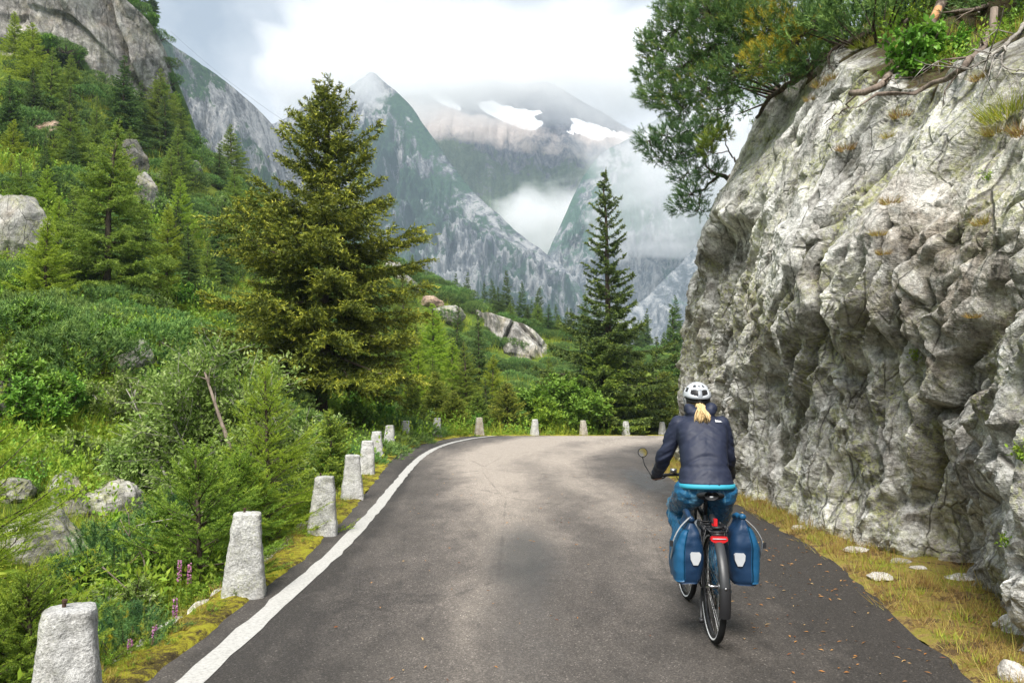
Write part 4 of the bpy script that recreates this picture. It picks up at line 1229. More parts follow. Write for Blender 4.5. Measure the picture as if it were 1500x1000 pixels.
_mt = random.Random(41)
_mid = []
for i, (x0, x1, y0, y1, n) in enumerate([(0, 120, 90, 300, 13), (90, 260, 190, 330, 11), (230, 350, 250, 400, 11), (0, 110, 300, 470, 7), (180, 330, 330, 450, 5), (520, 700, 520, 620, 9)]):
    k = 0
    while k < n:
        px, py = _mt.uniform(x0, x1), _mt.uniform(y0, y1)
        h = hit(px, py, 24, 125)
        if h is None or h[1] < 24: continue
        if any(np.hypot(*(h[:2] - q[:2])) < .045 * h[1] for q in _mid): continue
        _mid.append(h); k += 1
        kd = _mt.choice(['LARCH', 'BLARCH', 'SLIM', 'SLIM', 'LARCH'])
        hp = _mt.uniform(55, 115) * (1.0 if h[1] > 45 else 1.3)
        s = hp / F * h[1] / KIND_H[kd]
        ww = _mt.uniform(1.0, 1.4)
        lb = {'LARCH': 'light green larch', 'BLARCH': 'bright yellow green larch', 'SLIM': 'dark spruce'}[kd] + (' high on the left slope under the cliff', ' beside the pale outcrops on the left slope', ' on the shoulder left of the golden spruce', ' near the big pale slab', ' on the bright meadow', ' in the hollow right of the golden spruce')[i]
        tree(NAME[kd], KIND[kd][k % len(KIND[kd])], lb, 'tree', h - np.array((0, 0, .1)), _mt.uniform(0, 6.28), (s * ww, s * ww, s), lb.replace('larch', 'larches').replace('spruce ', 'spruces ', 1))
# ------------------------------------------------------------------ mountain pine shrubs: upright bottle-brush shoots over a dome
def pine_shrub(seed, W=1.3, H=1.1, n=420, nn=13, nl=.085, nw=.011, needles='mugo', shoot=.16, tip=.4, flat=.0):
    r = np.random.default_rng(seed); g = Geo()
    a = r.uniform(0, 6.283, n); q = np.sqrt(r.random(n)) * 1.0
    lob = 1 + .22 * np.sin(a * 3 + r.uniform(0, 6)) + .15 * np.sin(a * 5 + r.uniform(0, 6))
    dome = np.sqrt(np.clip(1 - (q * .93) ** 2.4, 0, 1))
    hgt = H * dome * (.75 + .25 * fbm(np.c_[q * np.cos(a) * 2.2, q * np.sin(a) * 2.2, a * 0] + seed, 3, seed)) * np.where(r.random(n) < .62, 1, r.uniform(.05, .9, n))
    base = np.c_[q * W * lob * np.cos(a), q * W * lob * np.sin(a), hgt]
    out = np.c_[np.cos(a) * q * .9, np.sin(a) * q * .9, .55 + .5 * (1 - q)] + r.normal(size=(n, 3)) * .22
    out = unit(out)
    for k in range(26):                                   # limbs
        e = base[r.integers(n)] * np.array((.92, .92, .9))
        m = e * np.array((.45, .45, .25)) + r.normal(size=3) * .05
        g.tube([(0, 0, -.15), m, e], np.array((.026, .014, .005)) * W, 4, 0, .3, cap=False)
    i = np.repeat(np.arange(n), nn)
    u = r.random(len(i))
    L = shoot * r.uniform(.7, 1.3, n)
    pos = base[i] + out[i] * (L[i] * u)[:, None]
    d = out[i] * .75 + r.normal(size=(len(i), 3)) * .55
    tw = r.normal(size=n) * .20
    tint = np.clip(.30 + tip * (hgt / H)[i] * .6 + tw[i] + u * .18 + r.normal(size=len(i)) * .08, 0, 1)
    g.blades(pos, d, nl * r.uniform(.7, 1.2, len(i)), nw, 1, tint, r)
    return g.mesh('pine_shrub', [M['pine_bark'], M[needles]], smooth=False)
SHRUB = [pine_shrub(71, 1.5, 1.15, 1100, 18, .10, .017), pine_shrub(72, 1.2, 1.4, 1000, 18, .10, .017), pine_shrub(73, 1.7, .95, 1100, 18, .10, .017)]
SHRUBN = pine_shrub(74, .5, .75, 330, 70, .055, .005, 'mugo_blue', .16, .3)

# leafy bushes
def leafy(seed, W, H, n_br, n_lf, ll=.05, lw=.022, leaves='willow', stems=14, bark='grey_bark', up=.7, droop=.0, base=.08, spray=.30, trunk_h=0.0, name='leafy_bush'):
    r = np.random.default_rng(seed); g = Geo()
    P0, D0 = [], []
    for k in range(stems):
        a = r.uniform(0, 6.283); q = math.sqrt(r.random())
        e = np.array((math.cos(a) * W * q * .8, math.sin(a) * W * q * .8, H * (1 - .42 * q * q) * r.uniform(.75, 1.0)))
        b0 = np.array((math.cos(a) * base * r.random(), math.sin(a) * base * r.random(), -.2))
        m = b0 + (e - b0) * .5 + np.array((math.cos(a), math.sin(a), 0)) * -.10 * W + np.array((0, 0, .1 * H))
        s = np.linspace(0, 1, 8)[:, None]
        c = b0 * (1 - s) ** 2 + 2 * m * s * (1 - s) + e * s ** 2 + r.normal(size=(8, 3)) * .02 * H
        g.tube(c, np.linspace(.009 + .0035 * H, .003, 8), 5, 0, .5, cap=False)
        for j in range(n_br):
            u = r.uniform(.12, 1.0) ** .8
            p = np.array([np.interp(u, s[:, 0], c[:, x]) for x in range(3)])
            d = unit(np.array((math.cos(a), math.sin(a), 0)) * .35 + r.normal(size=3) * .65 + np.array((0, 0, up)))
            ln = spray * H * r.uniform(.35, 1.0) * (1.15 - u * .5)
            pe = p + d * ln + np.array((0, 0, -droop * ln))
            g.tube([p, (p + pe) / 2 + r.normal(size=3) * .02, pe], (.006, .004, .002), 3, 0, .5, cap=False)
            P0.append(p); D0.append(pe - p)
    P0, D0 = np.array(P0), np.array(D0)
    i = np.repeat(np.arange(len(P0)), n_lf)
    u = r.uniform(.15, 1.05, len(i))
    pos = P0[i] + D0[i] * u[:, None] + r.normal(size=(len(i), 3)) * .015 * H
    d = unit(D0[i]) * .55 + r.normal(size=(len(i), 3)) * .7
    tw = r.normal(size=len(P0)) * .14
    tint = np.clip(.42 + tw[i] + .25 * (u - .5) + r.normal(size=len(i)) * .12, 0, 1)
    nrm = np.c_[r.normal(size=(len(i), 2)) * .6, np.ones(len(i))]
    g.blades(pos, d, ll * r.uniform(.6, 1.2, len(i)), lw * r.uniform(.8, 1.2, len(i)), 1, tint, r, 'leaf', nrm)
    return g.mesh(name, [M[bark], M[leaves]], smooth=False)

def single(name, me, label, cat, loc, rz=0.0, scale=1.0, group=None):
    o = ob(name, me, loc=loc, rot=(0, 0, rz), scale=scale)
    return tag(o, label, cat, group)

WILLOW = leafy(81, 1.3, 2.75, 44, 34, .07, .034, 'willow', 32, up=.55, spray=.30, base=.25, name='willow_bush')
b = at(330, 10.2)
single('willow_bush', WILLOW, 'big pale green willow bush beside the second and third stone posts', 'bush', (b[0], b[1], b[2] - .05))
WILLOW2 = leafy(82, .95, 1.5, 36, 34, .062, .03, 'willow', 24, up=.55, spray=.30, base=.2, name='willow_bush')
b = at(228, 11.8)
single('willow_bush', WILLOW2, 'lower willow bush left of the big willow with dead white twigs', 'bush', b)
BROAD = leafy(83, 2.2, 3.4, 36, 26, .16, .09, 'broad', 26, 'bark', up=.35, spray=.26, base=.45, name='leafy_tree')
b, H = stand(822, 545, 35.2)
single('broadleaf_tree', BROAD, 'round leafy tree with fresh green leaves behind the far stone posts', 'tree', b, 1.0, (1.15, 1.15, H / 3.4))
LIGHTB = leafy(84, 1.0, 1.7, 26, 22, .12, .055, 'herb', 18, 'bark', up=.6, spray=.3, base=.3, name='leafy_bush')
b = at(796, 33.6)
single('leafy_bush', LIGHTB, 'yellow green bush right of the third far stone post', 'bush', b, .5, 1.05)
LOWB = leafy(85, .65, .75, 26, 18, .06, .03, 'broad', 16, 'bark', up=.5, spray=.35, base=.2, name='leafy_bush')
LOWW = leafy(86, .8, .85, 26, 18, .06, .028, 'willow', 16, up=.4, spray=.35, base=.25, name='leafy_bush')

# larch and spruce saplings near the road, with needles fine enough to be looked at closely
def sapling(seed, H, R, needles, nb=150, bl=.028, bw=.0032, tsp=.055, dz=.16, tl=.42, up=.2, e0=8, e1=60, droop=.10, hang=.06, spread=.75, tip=.5, per=5, minl=.12, c0=.06):
    return conifer(seed, H, R, c0=c0, dz=dz, per=per, prof=lambda u: (1 - u) ** .6, e0=e0, e1=e1, droop=droop, up=up, tsp=tsp, tl=tl, nb=nb, bl=bl, bw=bw, hang=hang, spread=spread, tip=tip, tr=.010 + .005 * H, bthin=.55, needles=needles, gaps=.06, base_t=.05, fwd=.9, minl=minl)
SAPL = sapling(91, 2.4, 1.05, 'bright_larch', nb=210, bl=.034, bw=.0062, tsp=.07, dz=.15, tl=.62)
b = at(396, 9.0)
tree('larch_sapling', SAPL, 'bright yellow green larch sapling between the willow and the stone posts', 'tree', b, 1.9, (.8, .8, (P(408, 552, 8.9)[2] - b[2]) / 2.4))
b = at(-40, 5.2)
tree('larch_sapling', SAPL, 'larch sapling reaching long yellow shoots in over the rocky gully', 'tree', b, 2.2, (.9, .9, .9))
b = at(300, 7.3)
SAPS = sapling(92, 1.35, .85, 'fresh', nb=420, bl=.026, bw=.006, tsp=.045, dz=.12, tl=.5, tip=.5)
tree('young_spruce', SAPS, 'young spruce with fresh green tips behind the second stone post', 'tree', b, .3, .95)
b = at(350, 8.4)
tree('young_spruce', SAPS, 'young spruce squeezed between willow and second stone post', 'tree', b, 2.3, .85)
b = at(60, 4.55)
tree('young_spruce', SAPS, 'young spruce with pale straight shoots right behind the nearest stone post', 'tree', b, 1.3, .62)
b = at(-30, 4.3)
tree('young_spruce', SAPS, 'young spruce at the very edge left of the nearest stone post', 'tree', b, 4.0, .62)
for i, (px, d, s, lb) in enumerate([(196, 5.3, .62, 'small blue green pine sapling on the bank between the two nearest posts'), (172, 7.6, 1.0, 'dark pine sapling with upright candles below the grey gully slab'), (262, 9.4, 1.0, 'dark pine sapling at the foot of the low willow')]):
    b = at(px, d)
    single('pine_sapling', SHRUBN, lb, 'plant', b, i * 1.3, s)

# ------------------------------------------------------------------ rocks
def boulder_mesh(seed, sub=5, flat=1.0, name='boulder', m='boulder', amp=.35):
    import bmesh
    bm = bmesh.new()
    bmesh.ops.create_icosphere(bm, subdivisions=sub, radius=1.0)
    V = np.array([v.co[:] for v in bm.verts]); T = np.array([[v.index for v in f.verts] for f in bm.faces])
    bm.free()
    r = np.random.default_rng(seed)
    # cut by random planes, then break up
    for n_, lo, hi in ((9, .34, .72), (18, .55, .84), (60, .66, .95)):     # big, middling and small breaks
        N = unit(r.normal(size=(n_, 3))); O = r.uniform(lo, hi, n_) * (1 if n_ < 20 else np.linalg.norm(V, axis=1).mean() * 1.12)
        dd = (unit(V) @ N.T)
        k = np.min(np.where(dd > .05, O[None] / np.maximum(dd, .05), 9), axis=1)
        V = unit(V) * np.minimum(k, np.linalg.norm(V, axis=1))[:, None]
    V = V * 1.75
    V = V * (1 + (fbm(V * 2.2 + seed, 3, seed + 2) * .10 + fbm(V * 7 + seed, 4, seed) * .035 * amp / .35)[:, None])
    veg = sstep(.35, .95, V[:, 2]) * .36 + fbm(V * 2.5 + seed, 3, seed + 8) * .35 - .02
    V[:, 2] *= flat
    return mk(name, V, None, T, [M[m]], smooth=False, attrs={'veg': veg})
BLD = [boulder_mesh(s) for s in (501, 502, 503, 504)]
def recoloured(me, m):
    c = me.copy(); c.materials.clear(); c.materials.append(M[m]); return c
RED = [recoloured(m, 'red_rock') for m in BLD]; DRK = [recoloured(m, 'dark_rock') for m in BLD]
def rock(px, py, d, w, h, label, k=0, rz=0.0, name='boulder', depth=None, tilt=0.0, cat='rock', sink=.25, mesh=None, group=None):
    """a rock whose middle shows at a picture point, w x h picture pixels large"""
    g_ = hit(px, py + h * .36, 3, 200)
    if g_ is not None and .6 * d < g_[1] < 1.5 * d: d = g_[1] + .25 * w / F * d          # let it sit where its foot meets the slope
    c = np.array(P(px, py, d)); sx = w / 2 / F * d; sz = h / 2 / F * d
    set_ = RED if ('reddish' in label or 'brown' in label) else DRK if 'dark ' in label and 'hole' not in label else BLD
    o = ob(name, mesh or set_[k % 4], loc=c, rot=(0, tilt, rz), scale=(sx * 1.15, (depth or sx) * 1.1, sz * 1.15))
    return tag(o, label, cat, group)
for a in [
    (200, 536, 20.5, 56, 64, 'squarish grey green boulder above the pale willow', 1, .3),
    (176, 548, 21, 30, 34, 'dark wet rock beside the squarish boulder', 2, 1.2),
    (60, 800, 8.8, 140, 110, 'large pale lichened slab low in the gully', 0, .5),
    (96, 722, 10.6, 50, 52, 'rounded light boulder over the dark gully hole', 1, 1.9),
    (120, 752, 10.3, 56, 40, 'dark mossy rock under the rounded boulder', 3, .2),
    (166, 744, 9.6, 74, 88, 'pointed pale slab right of the gully hole', 2, .8),
    (20, 722, 10.2, 50, 40, 'white stone at the gully edge', 3, 2.2),
    (40, 688, 12.2, 64, 40, 'grey outcrop in the grass above the white stone', 0, 2.9),
    (140, 790, 8.4, 26, 30, 'small stone below the pointed slab', 3, .9),
    (118, 656, 14.5, 20, 14, 'small pale stone in the bright grass', 1, 1.1),
    (138, 662, 14.2, 14, 10, 'tiny pale stone beside another in bright grass', 2, 2.0),
    (196, 706, 11.8, 30, 16, 'low stone half covered by yellow moss', 0, 1.4),
    (30, 556, 17.5, 70, 46, 'brown grey rock bank behind the larch shoots', 2, .4),
    (8, 600, 13.0, 60, 90, 'dark rock wall cut by the edge behind larch shoots', 3, .1),
    (30, 346, 41, 116, 130, 'big pale smooth slab on the left slope', 0, .7),
    (2, 330, 41, 70, 110, 'pale slab at the edge left of the big slab', 2, 1.7),
    (78, 200, 74, 44, 40, 'reddish brown bare rock patch among dark pines', 1, .9),
    (195, 238, 66, 40, 62, 'round nosed grey outcrop below the dark spruces', 3, .6),
    (212, 288, 60, 34, 60, 'broken grey outcrop under the round nosed one', 1, 2.1),
    (246, 262, 66, 34, 30, 'pale ledge right of the round nosed outcrop', 2, 1.3),
    (196, 366, 44, 40, 30, 'reddish ledge on the bright meadow', 0, 2.6),
    (285, 255, 74, 26, 34, 'dark rock step under the skyline spruce', 1, .5),
    (128, 424, 33, 36, 22, 'pale brown stone patch below the tall larch', 2, 2.4),
    (78, 438, 29, 30, 20, 'reddish stone below the feathery larch', 3, .3),
    (192, 456, 32, 24, 14, 'small reddish boulder at the meadow foot', 1, .8),
    (420, 604, 17.5, 44, 34, 'reddish brown earth bank rock beside the golden spruce trunk', 2, 1.0),
    (590, 410, 116, 34, 18, 'pale ledge on the upper green ridge', 0, .4),
    (606, 425, 115, 26, 22, 'dark cracked ledge on the green ridge', 1, 1.2),
    (632, 444, 113, 34, 20, 'brown grey ledge lower on the green ridge', 3, .2),
    (655, 462, 111, 46, 36, 'grey outcrop at the left of the ridge cliff', 2, .7),
    (575, 395, 118, 24, 22, 'uppermost grey ledge beside the golden spruce', 3, 2.0),
    (802, 612, 36.8, 0, 0, '', 0, 0),
]:
    if a[3]: rock(*a)
rock(842, 628, 39, 60, 26, 'grey boulder showing under the round leafy tree', 1, .4)

def crag(name, bot, top, nu, nv, seed, amp, back, label=None, cat=None, steps=(), mat_='far_rock'):
    Bt = resample(np.array([P(*a) for a in bot]), nu); Tp = resample(np.array([P(*a) for a in top]), nu)
    nb = nv // 4
    v = np.linspace(0, 1, nv)
    G = Bt[:, None] * (1 - v)[None, :, None] + Tp[:, None] * v[None, :, None]
    qb = (np.arange(1, nb + 1) / nb) * back
    bk = Tp[:, None] + qb[None, :, None] * np.array((-.1, 1, 0)) + (qb[None, :] ** 1.1)[..., None] * np.array((0, 0, -.32))
    G = np.concatenate([G, bk], 1)
    n = nv + nb
    p = G.reshape(-1, 3)
    L = amp
    pz = np.stack([p[:, 0] + .25 * p[:, 2], p[:, 2] * .55 + p[:, 1] * .25], 1) / L
    pz = pz + np.stack([fbm(p / (3 * L), 3, seed + 51), fbm(p / (3 * L), 3, seed + 52)], 1) * .35
    f1_, f2_, fr_, fo_ = voro(np.c_[pz * np.array((.36, .22)), pz[:, :1] * 0], seed + 11)
    vv = np.tile(np.r_[v, np.ones(nb)], nu)
    fr = np.tile(np.r_[np.ones(nv), np.exp(-np.arange(nb) / 3.0)], nu)
    d = (tri(rot2(pz * .30, .2), seed + 1) * 1.9 + tri(rot2(pz * np.array((1.0, .45)), -.12), seed + 2) * 1.5 + tri(rot2(pz * np.array((2.2, 1.1)), .15), seed + 3) * .75 + tri(rot2(pz * np.array((5.0, 3.0)), -.2), seed + 4) * .32 + (fr_[:, 0] - .5) * 1.5 * sstep(0, .12, f2_ - f1_) - .9 * sstep(.09, 0, f2_ - f1_) + fbm(p / L, 4, seed + 9) * .10) * L
    for (lv, dep) in steps:                                  # overhanging steps
        w = vv + fbm(p / (4 * L), 2, seed + 31) * .06
        d += dep * L * sstep(lv - .03, lv + .03, w)
    edge = np.tile(np.r_[v, np.ones(nb)], nu)
    p = p.copy(); p[:, 1] -= d * fr
    p[:, 2] += d * (1 - fr) * .4
    veg = np.where(fr < .99, .75, .12 + .5 * sstep(.25, 0, vv)) + fbm(p / (2.2 * L), 3, seed + 44) * .32
    o = ob(name, mk(name, p, grid_faces(nu, n), mats=[M[mat_]], smooth=False, attrs={'veg': veg}))
    if label: tag(o, label, cat)
    else: o['kind'] = 'structure'
    return o
crag('cliff', [(-90, 90, 84), (0, 78, 88), (60, 74, 92), (120, 90, 96), (165, 150, 97), (205, 190, 98), (240, 205, 100), (262, 222, 104)],
     [(-90, -90, 90), (0, -70, 92), (90, -52, 95), (140, -30, 97), (178, -4, 98), (215, 28, 99), (236, 60, 101), (248, 110, 105)], 190, 120, 601, 2.6, 26, steps=((.40, .35),))
crag('cliff', [(676, 545, 104), (712, 560, 100), (752, 566, 98), (792, 566, 99), (826, 556, 103)],
     [(690, 452, 110), (712, 458, 105), (742, 466, 104), (775, 478, 104), (803, 506, 105), (816, 532, 106)], 150, 110, 611, 1.7, 14, steps=((.45, .3),))

# growth on top of the high cliff and of the ridge cliff
_ct = []
for i, (px, py, d, s, nm) in enumerate([(150, -24, 100, 1.6, 'p'), (172, -6, 100, 1.5, 'p'), (190, 8, 100, 1.3, 'l'), (205, 20, 101, 1.4, 'p'), (222, 34, 101, 1.2, 'l'), (234, 52, 102, 1.0, 'p'), (244, 92, 104, 1.1, 'p'), (250, 118, 105, 1.2, 'p'), (256, 150, 105, 1.2, 'l'), (130, -30, 99, 1.6, 'l'),
                                        (72, 66, 90, 1.1, 'l'), (96, 70, 92, 1.2, 'p'), (112, 82, 94, 1.1, 'l'), (38, 60, 90, 1.0, 'l'), (8, 66, 88, 1.1, 'p'), (240, 130, 103, .9, 'l')]):
    lb = {'p': 'dark pine shrub', 'l': 'light bush'}[nm] + (' on the upper edge of the high cliff' if i < 10 else ' on the ledge at the foot of the high cliff')
    _ct.append(single('pine_shrub' if nm == 'p' else 'leafy_bush', SHRUB[i % 3] if nm == 'p' else LOWB, lb, 'shrub', P(px, py + 6, d - 1.0), i * 1.0, s * (1 if nm == 'p' else 2.0), lb.replace('shrub', 'shrubs').replace('bush', 'bushes')))
tree('spruce_tree', SLIM[0], 'dark spruce on top of the high cliff cut by the upper edge', 'tree', P(205, 12, 103), 0, .75)
tree('spruce_tree', SLIM[1], 'second dark spruce on the cliff top behind the first', 'tree', P(222, 20, 106), 1, .6)
# ------------------------------------------------------------------ shrubs over the hillside
LAND = [('pale slab', 30, 346), ('tall larch', 152, 330), ('high cliff', 150, 110), ('round nosed outcrop', 195, 240), ('golden spruce', 440, 330), ('bright meadow larch', 240, 390), ('squarish boulder', 200, 536), ('gully slab', 58, 800),
        ('ridge cliff', 760, 510), ('golden spruce trunk', 465, 585), ('dark cliff foot spruce', 166, 150)]
_used = {}
def lab(base, px, py):
    n, x, y = min(LAND, key=lambda q: (q[1] - px) ** 2 + (q[2] - py) ** 2)
    dx, dy = px - x, py - y
    w = ('right of' if dx > 0 else 'left of') if abs(dx) > abs(dy) else ('below' if dy > 0 else 'above')
    return f'{base} {w} the {n}'
rs = random.Random(17)
spots = [(20, 150, 70), (62, 168, 70), (22, 205, 66), (60, 240, 60), (24, 262, 58), (100, 215, 66), (112, 250, 60), (140, 262, 60), (96, 290, 54), (30, 290, 50), (140, 306, 54), (170, 300, 56), (232, 232, 72), (252, 240, 74), (300, 244, 82), (318, 262, 84), (338, 280, 88),
         (270, 285, 64), (246, 300, 62), (300, 300, 70), (322, 320, 62), (290, 335, 54), (345, 345, 60), (272, 372, 46), (300, 400, 44), (330, 420, 40), (340, 380, 50), (100, 400, 34), (176, 402, 38), (196, 410, 40), (20, 480, 26), (60, 476, 25), (96, 486, 25), (130, 482, 26), (166, 476, 28),
         (200, 468, 28), (232, 462, 30), (262, 470, 30), (40, 520, 21), (84, 520, 22), (120, 516, 23), (292, 470, 31), (20, 440, 30), (376, 470, 36), (400, 520, 30), (395, 560, 22), (430, 570, 21), (520, 596, 20), (545, 590, 22), (505, 610, 17.5), (575, 612, 24), (600, 626, 26.5), (480, 560, 34), (540, 540, 40),
         (565, 376, 120), (580, 384, 119), (596, 392, 118), (612, 398, 118), (628, 408, 117), (646, 416, 116), (662, 424, 115), (680, 434, 115), (695, 442, 114), (712, 448, 114), (735, 458, 112), (752, 462, 112), (770, 468, 111), (790, 480, 111), (806, 488, 110), (828, 490, 110), (846, 494, 111), (866, 498, 113),
         (640, 455, 108), (690, 468, 108), (720, 470, 107), (620, 440, 112), (600, 430, 112), (660, 440, 112), (585, 420, 112), (565, 410, 110), (740, 585, 60), (700, 600, 52), (770, 590, 70), (800, 596, 64), (760, 610, 46), (690, 615, 42), (720, 618, 42), (560, 560, 48), (590, 570, 46), (610, 590, 42),
         (860, 560, 70), (880, 580, 60), (930, 575, 66), (960, 570, 66), (985, 585, 56), (850, 605, 48), (920, 600, 50), (900, 540, 95), (950, 545, 95), (985, 550, 90), (840, 530, 98), (868, 524, 100), (820, 520, 104), (10, 110, 76), (70, 115, 86), (105, 118, 90), (150, 190, 80), (118, 165, 78), (180, 205, 78), (225, 205, 90), (210, 330, 52), (160, 350, 46), (130, 360, 40)]
shr = []
for i, (px, py, d) in enumerate(spots):
    px += rs.uniform(-4, 4)
    b = at(px, d)
    s = rs.uniform(.85, 1.35) * (1.0 if d < 60 else 1.25) * (.75 if 15 < d < 28 and px > 380 else 1.0)
    lb = lab('dark mountain pine shrub growing', px, py)
    o = single('pine_shrub', SHRUB[i % 3], lb, 'shrub', (b[0], b[1], b[2] - .1), rs.uniform(0, 6.28), (s, s, s * rs.uniform(.8, 1.15)))
    shr.append((o, lb))
for i, (px, d, s, lw, lb) in enumerate([(30, 14.5, 1.5, 0, 'fresh green bush below the brown rock bank'), (110, 13.0, 1.2, 1, 'pale bush above the gully stones'), (150, 16.5, 1.5, 1, 'pale willow bush below the squarish boulder'), (262, 15.5, 1.7, 0, 'fresh green bush between boulder and big willow'), (60, 18.5, 1.6, 0, 'fresh green bush under the dark pines'),
                                        (230, 8.6, .9, 0, 'low fresh bush at the foot of the big willow'), (280, 9.0, 1.0, 1, 'low pale bush in front of the big willow'), (130, 7.2, .8, 0, 'low fresh bush below the pointed slab'), (240, 7.4, .8, 0, 'low fresh bush left of the second stone post'), (180, 6.3, .7, 1, 'low pale bush on the bank above the flowers'),
                                        (452, 15.5, 1.3, 0, 'fresh bush behind the tight row of posts'), (440, 20, 1.6, 1, 'pale bush between willow and golden spruce'), (380, 14, 1.8, 1, 'pale bush behind the bright larch sapling'), (520, 24, 1.7, 0, 'fresh bush under the golden spruce'), (560, 27.5, 1.5, 0, 'fresh bush behind the lone leaning post'), (600, 31, 1.6, 1, 'pale bush left of the bend spruces'), (700, 33, 1.4, 0, 'fresh bush behind the bend posts'), (770, 36, 1.6, 0, 'fresh bush left of the round leafy tree'), (900, 40, 1.8, 0, 'fresh bush behind the small far posts')]):
    b = at(px, d)
    single('leafy_bush', (LOWB, LOWW)[lw], lb, 'bush', b - np.array((0, 0, .05)), i * 1.7, s)
# random extra growth on the slope: lighter leafy bushes and pines between those
extra = []
tries = 0
while len(extra) < 90 and tries < 4000:
    tries += 1
    px, py = rs.uniform(-10, 560), rs.uniform(120, 640)
    h = hit(px, py, 13, 130)
    if h is None or h[1] < 13: continue
    if any((h[0] - e[0]) ** 2 + (h[1] - e[1]) ** 2 < (.05 * h[1]) ** 2 for e in extra): continue
    if 180 < px < 330 and 330 < py < 450 and rs.random() < .75: continue
    if py > 560 and rs.random() < .6: continue
    extra.append(h)
    leafyk = rs.random() < .45
    s = rs.uniform(.8, 1.5) * (1.0 if h[1] < 45 else 1.5)
    if leafyk:
        lb = lab('light green leafy bush', px, py)
        o = single('leafy_bush', (LOWB, LOWW)[rs.random() < .4], lb, 'bush', h - (0, 0, .05), rs.uniform(0, 6.28), s * 1.2)
    else:
        lb = lab('dark mountain pine shrub growing', px, py)
        o = single('pine_shrub', SHRUB[rs.randrange(3)], lb, 'shrub', h - (0, 0, .1), rs.uniform(0, 6.28), s * .8)
    shr.append((o, lb))
for i, (px, py) in enumerate([(256, 150), (262, 168), (268, 186), (276, 202), (284, 214), (292, 224), (302, 236), (314, 250), (326, 262), (340, 276), (352, 290), (250, 196), (262, 214), (276, 234)]):
    h = hit(px - 4, py + 8, 24, 125)
    if h is None: continue
    lb = 'light bush' if i % 3 == 1 else 'dark pine shrub'
    lb += ' on the skyline left of the golden spruce'
    o = single('leafy_bush' if i % 3 == 1 else 'pine_shrub', LOWB if i % 3 == 1 else SHRUB[i % 3], lb, 'shrub', h - np.array((0, 0, .1)), i, (2.2 if i % 3 == 1 else 1.25) * rs.uniform(.8, 1.2))
    shr.append((o, lb))
from collections import Counter
_cn = Counter(l for o, l in shr)
for o, l in shr: o['group'] = l.replace('dark mountain pine shrub growing', 'pine shrubs').replace('light green leafy bush', 'leafy bushes')

# ------------------------------------------------------------------ ground cover (stuff): small clumps scattered on the sheets
def clump_grass(seed, n=46, L=.22, R=.10, w=.006, m='grass', lean=.55):
    r = np.random.default_rng(seed); g = Geo()
    a = r.uniform(0, 6.28, n); q = np.sqrt(r.random(n)) * R
    p = np.c_[q * np.cos(a), q * np.sin(a), np.full(n, -.02)]
    d = np.c_[np.cos(a) * lean * r.random(n), np.sin(a) * lean * r.random(n), np.ones(n)] + r.normal(size=(n, 3)) * .15
    g.blades(p, d, L * r.uniform(.5, 1.2, n), w, 0, np.clip(.5 + r.normal(size=n) * .22, 0, 1), r)
    return g.mesh('grass_clump', [M[m]], smooth=False)
def clump_fern(seed, nf=9, L=.5, m='herb', ll=.07):
    r = np.random.default_rng(seed); g = Geo()
    for k in range(nf):
        a = k / nf * 6.283 + r.normal() * .25; s = np.linspace(0, 1, 16)
        l = L * r.uniform(.7, 1.1); e = r.uniform(.7, 1.2)
        rr = l * s * math.cos(e) * 1.1; z = l * (s * math.sin(e) - .55 * s ** 2)
        p = np.c_[rr * math.cos(a), rr * math.sin(a), z]
        lat = np.array((-math.sin(a), math.cos(a), 0))
        for sd in (-1, 1):
            d = lat * sd + np.array((math.cos(a), math.sin(a), 0)) * .45 + r.normal(size=(16, 3)) * .1
            g.blades(p, d, ll * 2 * np.sin(np.clip(s * 3.0, .25, 2.9)) * l / .5, .018 * l / .5, 0, np.clip(.45 + .3 * s + r.normal() * .12, 0, 1), r, 'leaf', np.tile((0, 0, 1.0), (16, 1)) + r.normal(size=(16, 3)) * .3)
    return g.mesh('fern_clump', [M[m]], smooth=False)
def clump_herb(seed, n=70, R=.22, H=.32, ll=.05, lw=.028, m='herb', stems=9):
    r = np.random.default_rng(seed); g = Geo()
    for k in range(stems):
        a = r.uniform(0, 6.28); e = np.array((math.cos(a) * R * r.random(), math.sin(a) * R * r.random(), H * r.uniform(.6, 1.1)))
        nn = n // stems + 2; u = r.uniform(.2, 1, nn)
        p = e * u[:, None] + r.normal(size=(nn, 3)) * .02
        g.blades(np.array([[0, 0, 0.]]), e[None], np.linalg.norm(e), .006, 0, .2, r)
        d = r.normal(size=(nn, 3)) * .6 + np.array((0, 0, .35)) + e / H * .3
        g.blades(p, d, ll * r.uniform(.6, 1.2, nn), lw, 0, np.clip(.3 + .35 * u + r.normal() * .14, 0, 1), r, 'leaf', np.c_[r.normal(size=(nn, 2)) * .5, np.ones(nn)])
    return g.mesh('herb_clump', [M[m]], smooth=False)

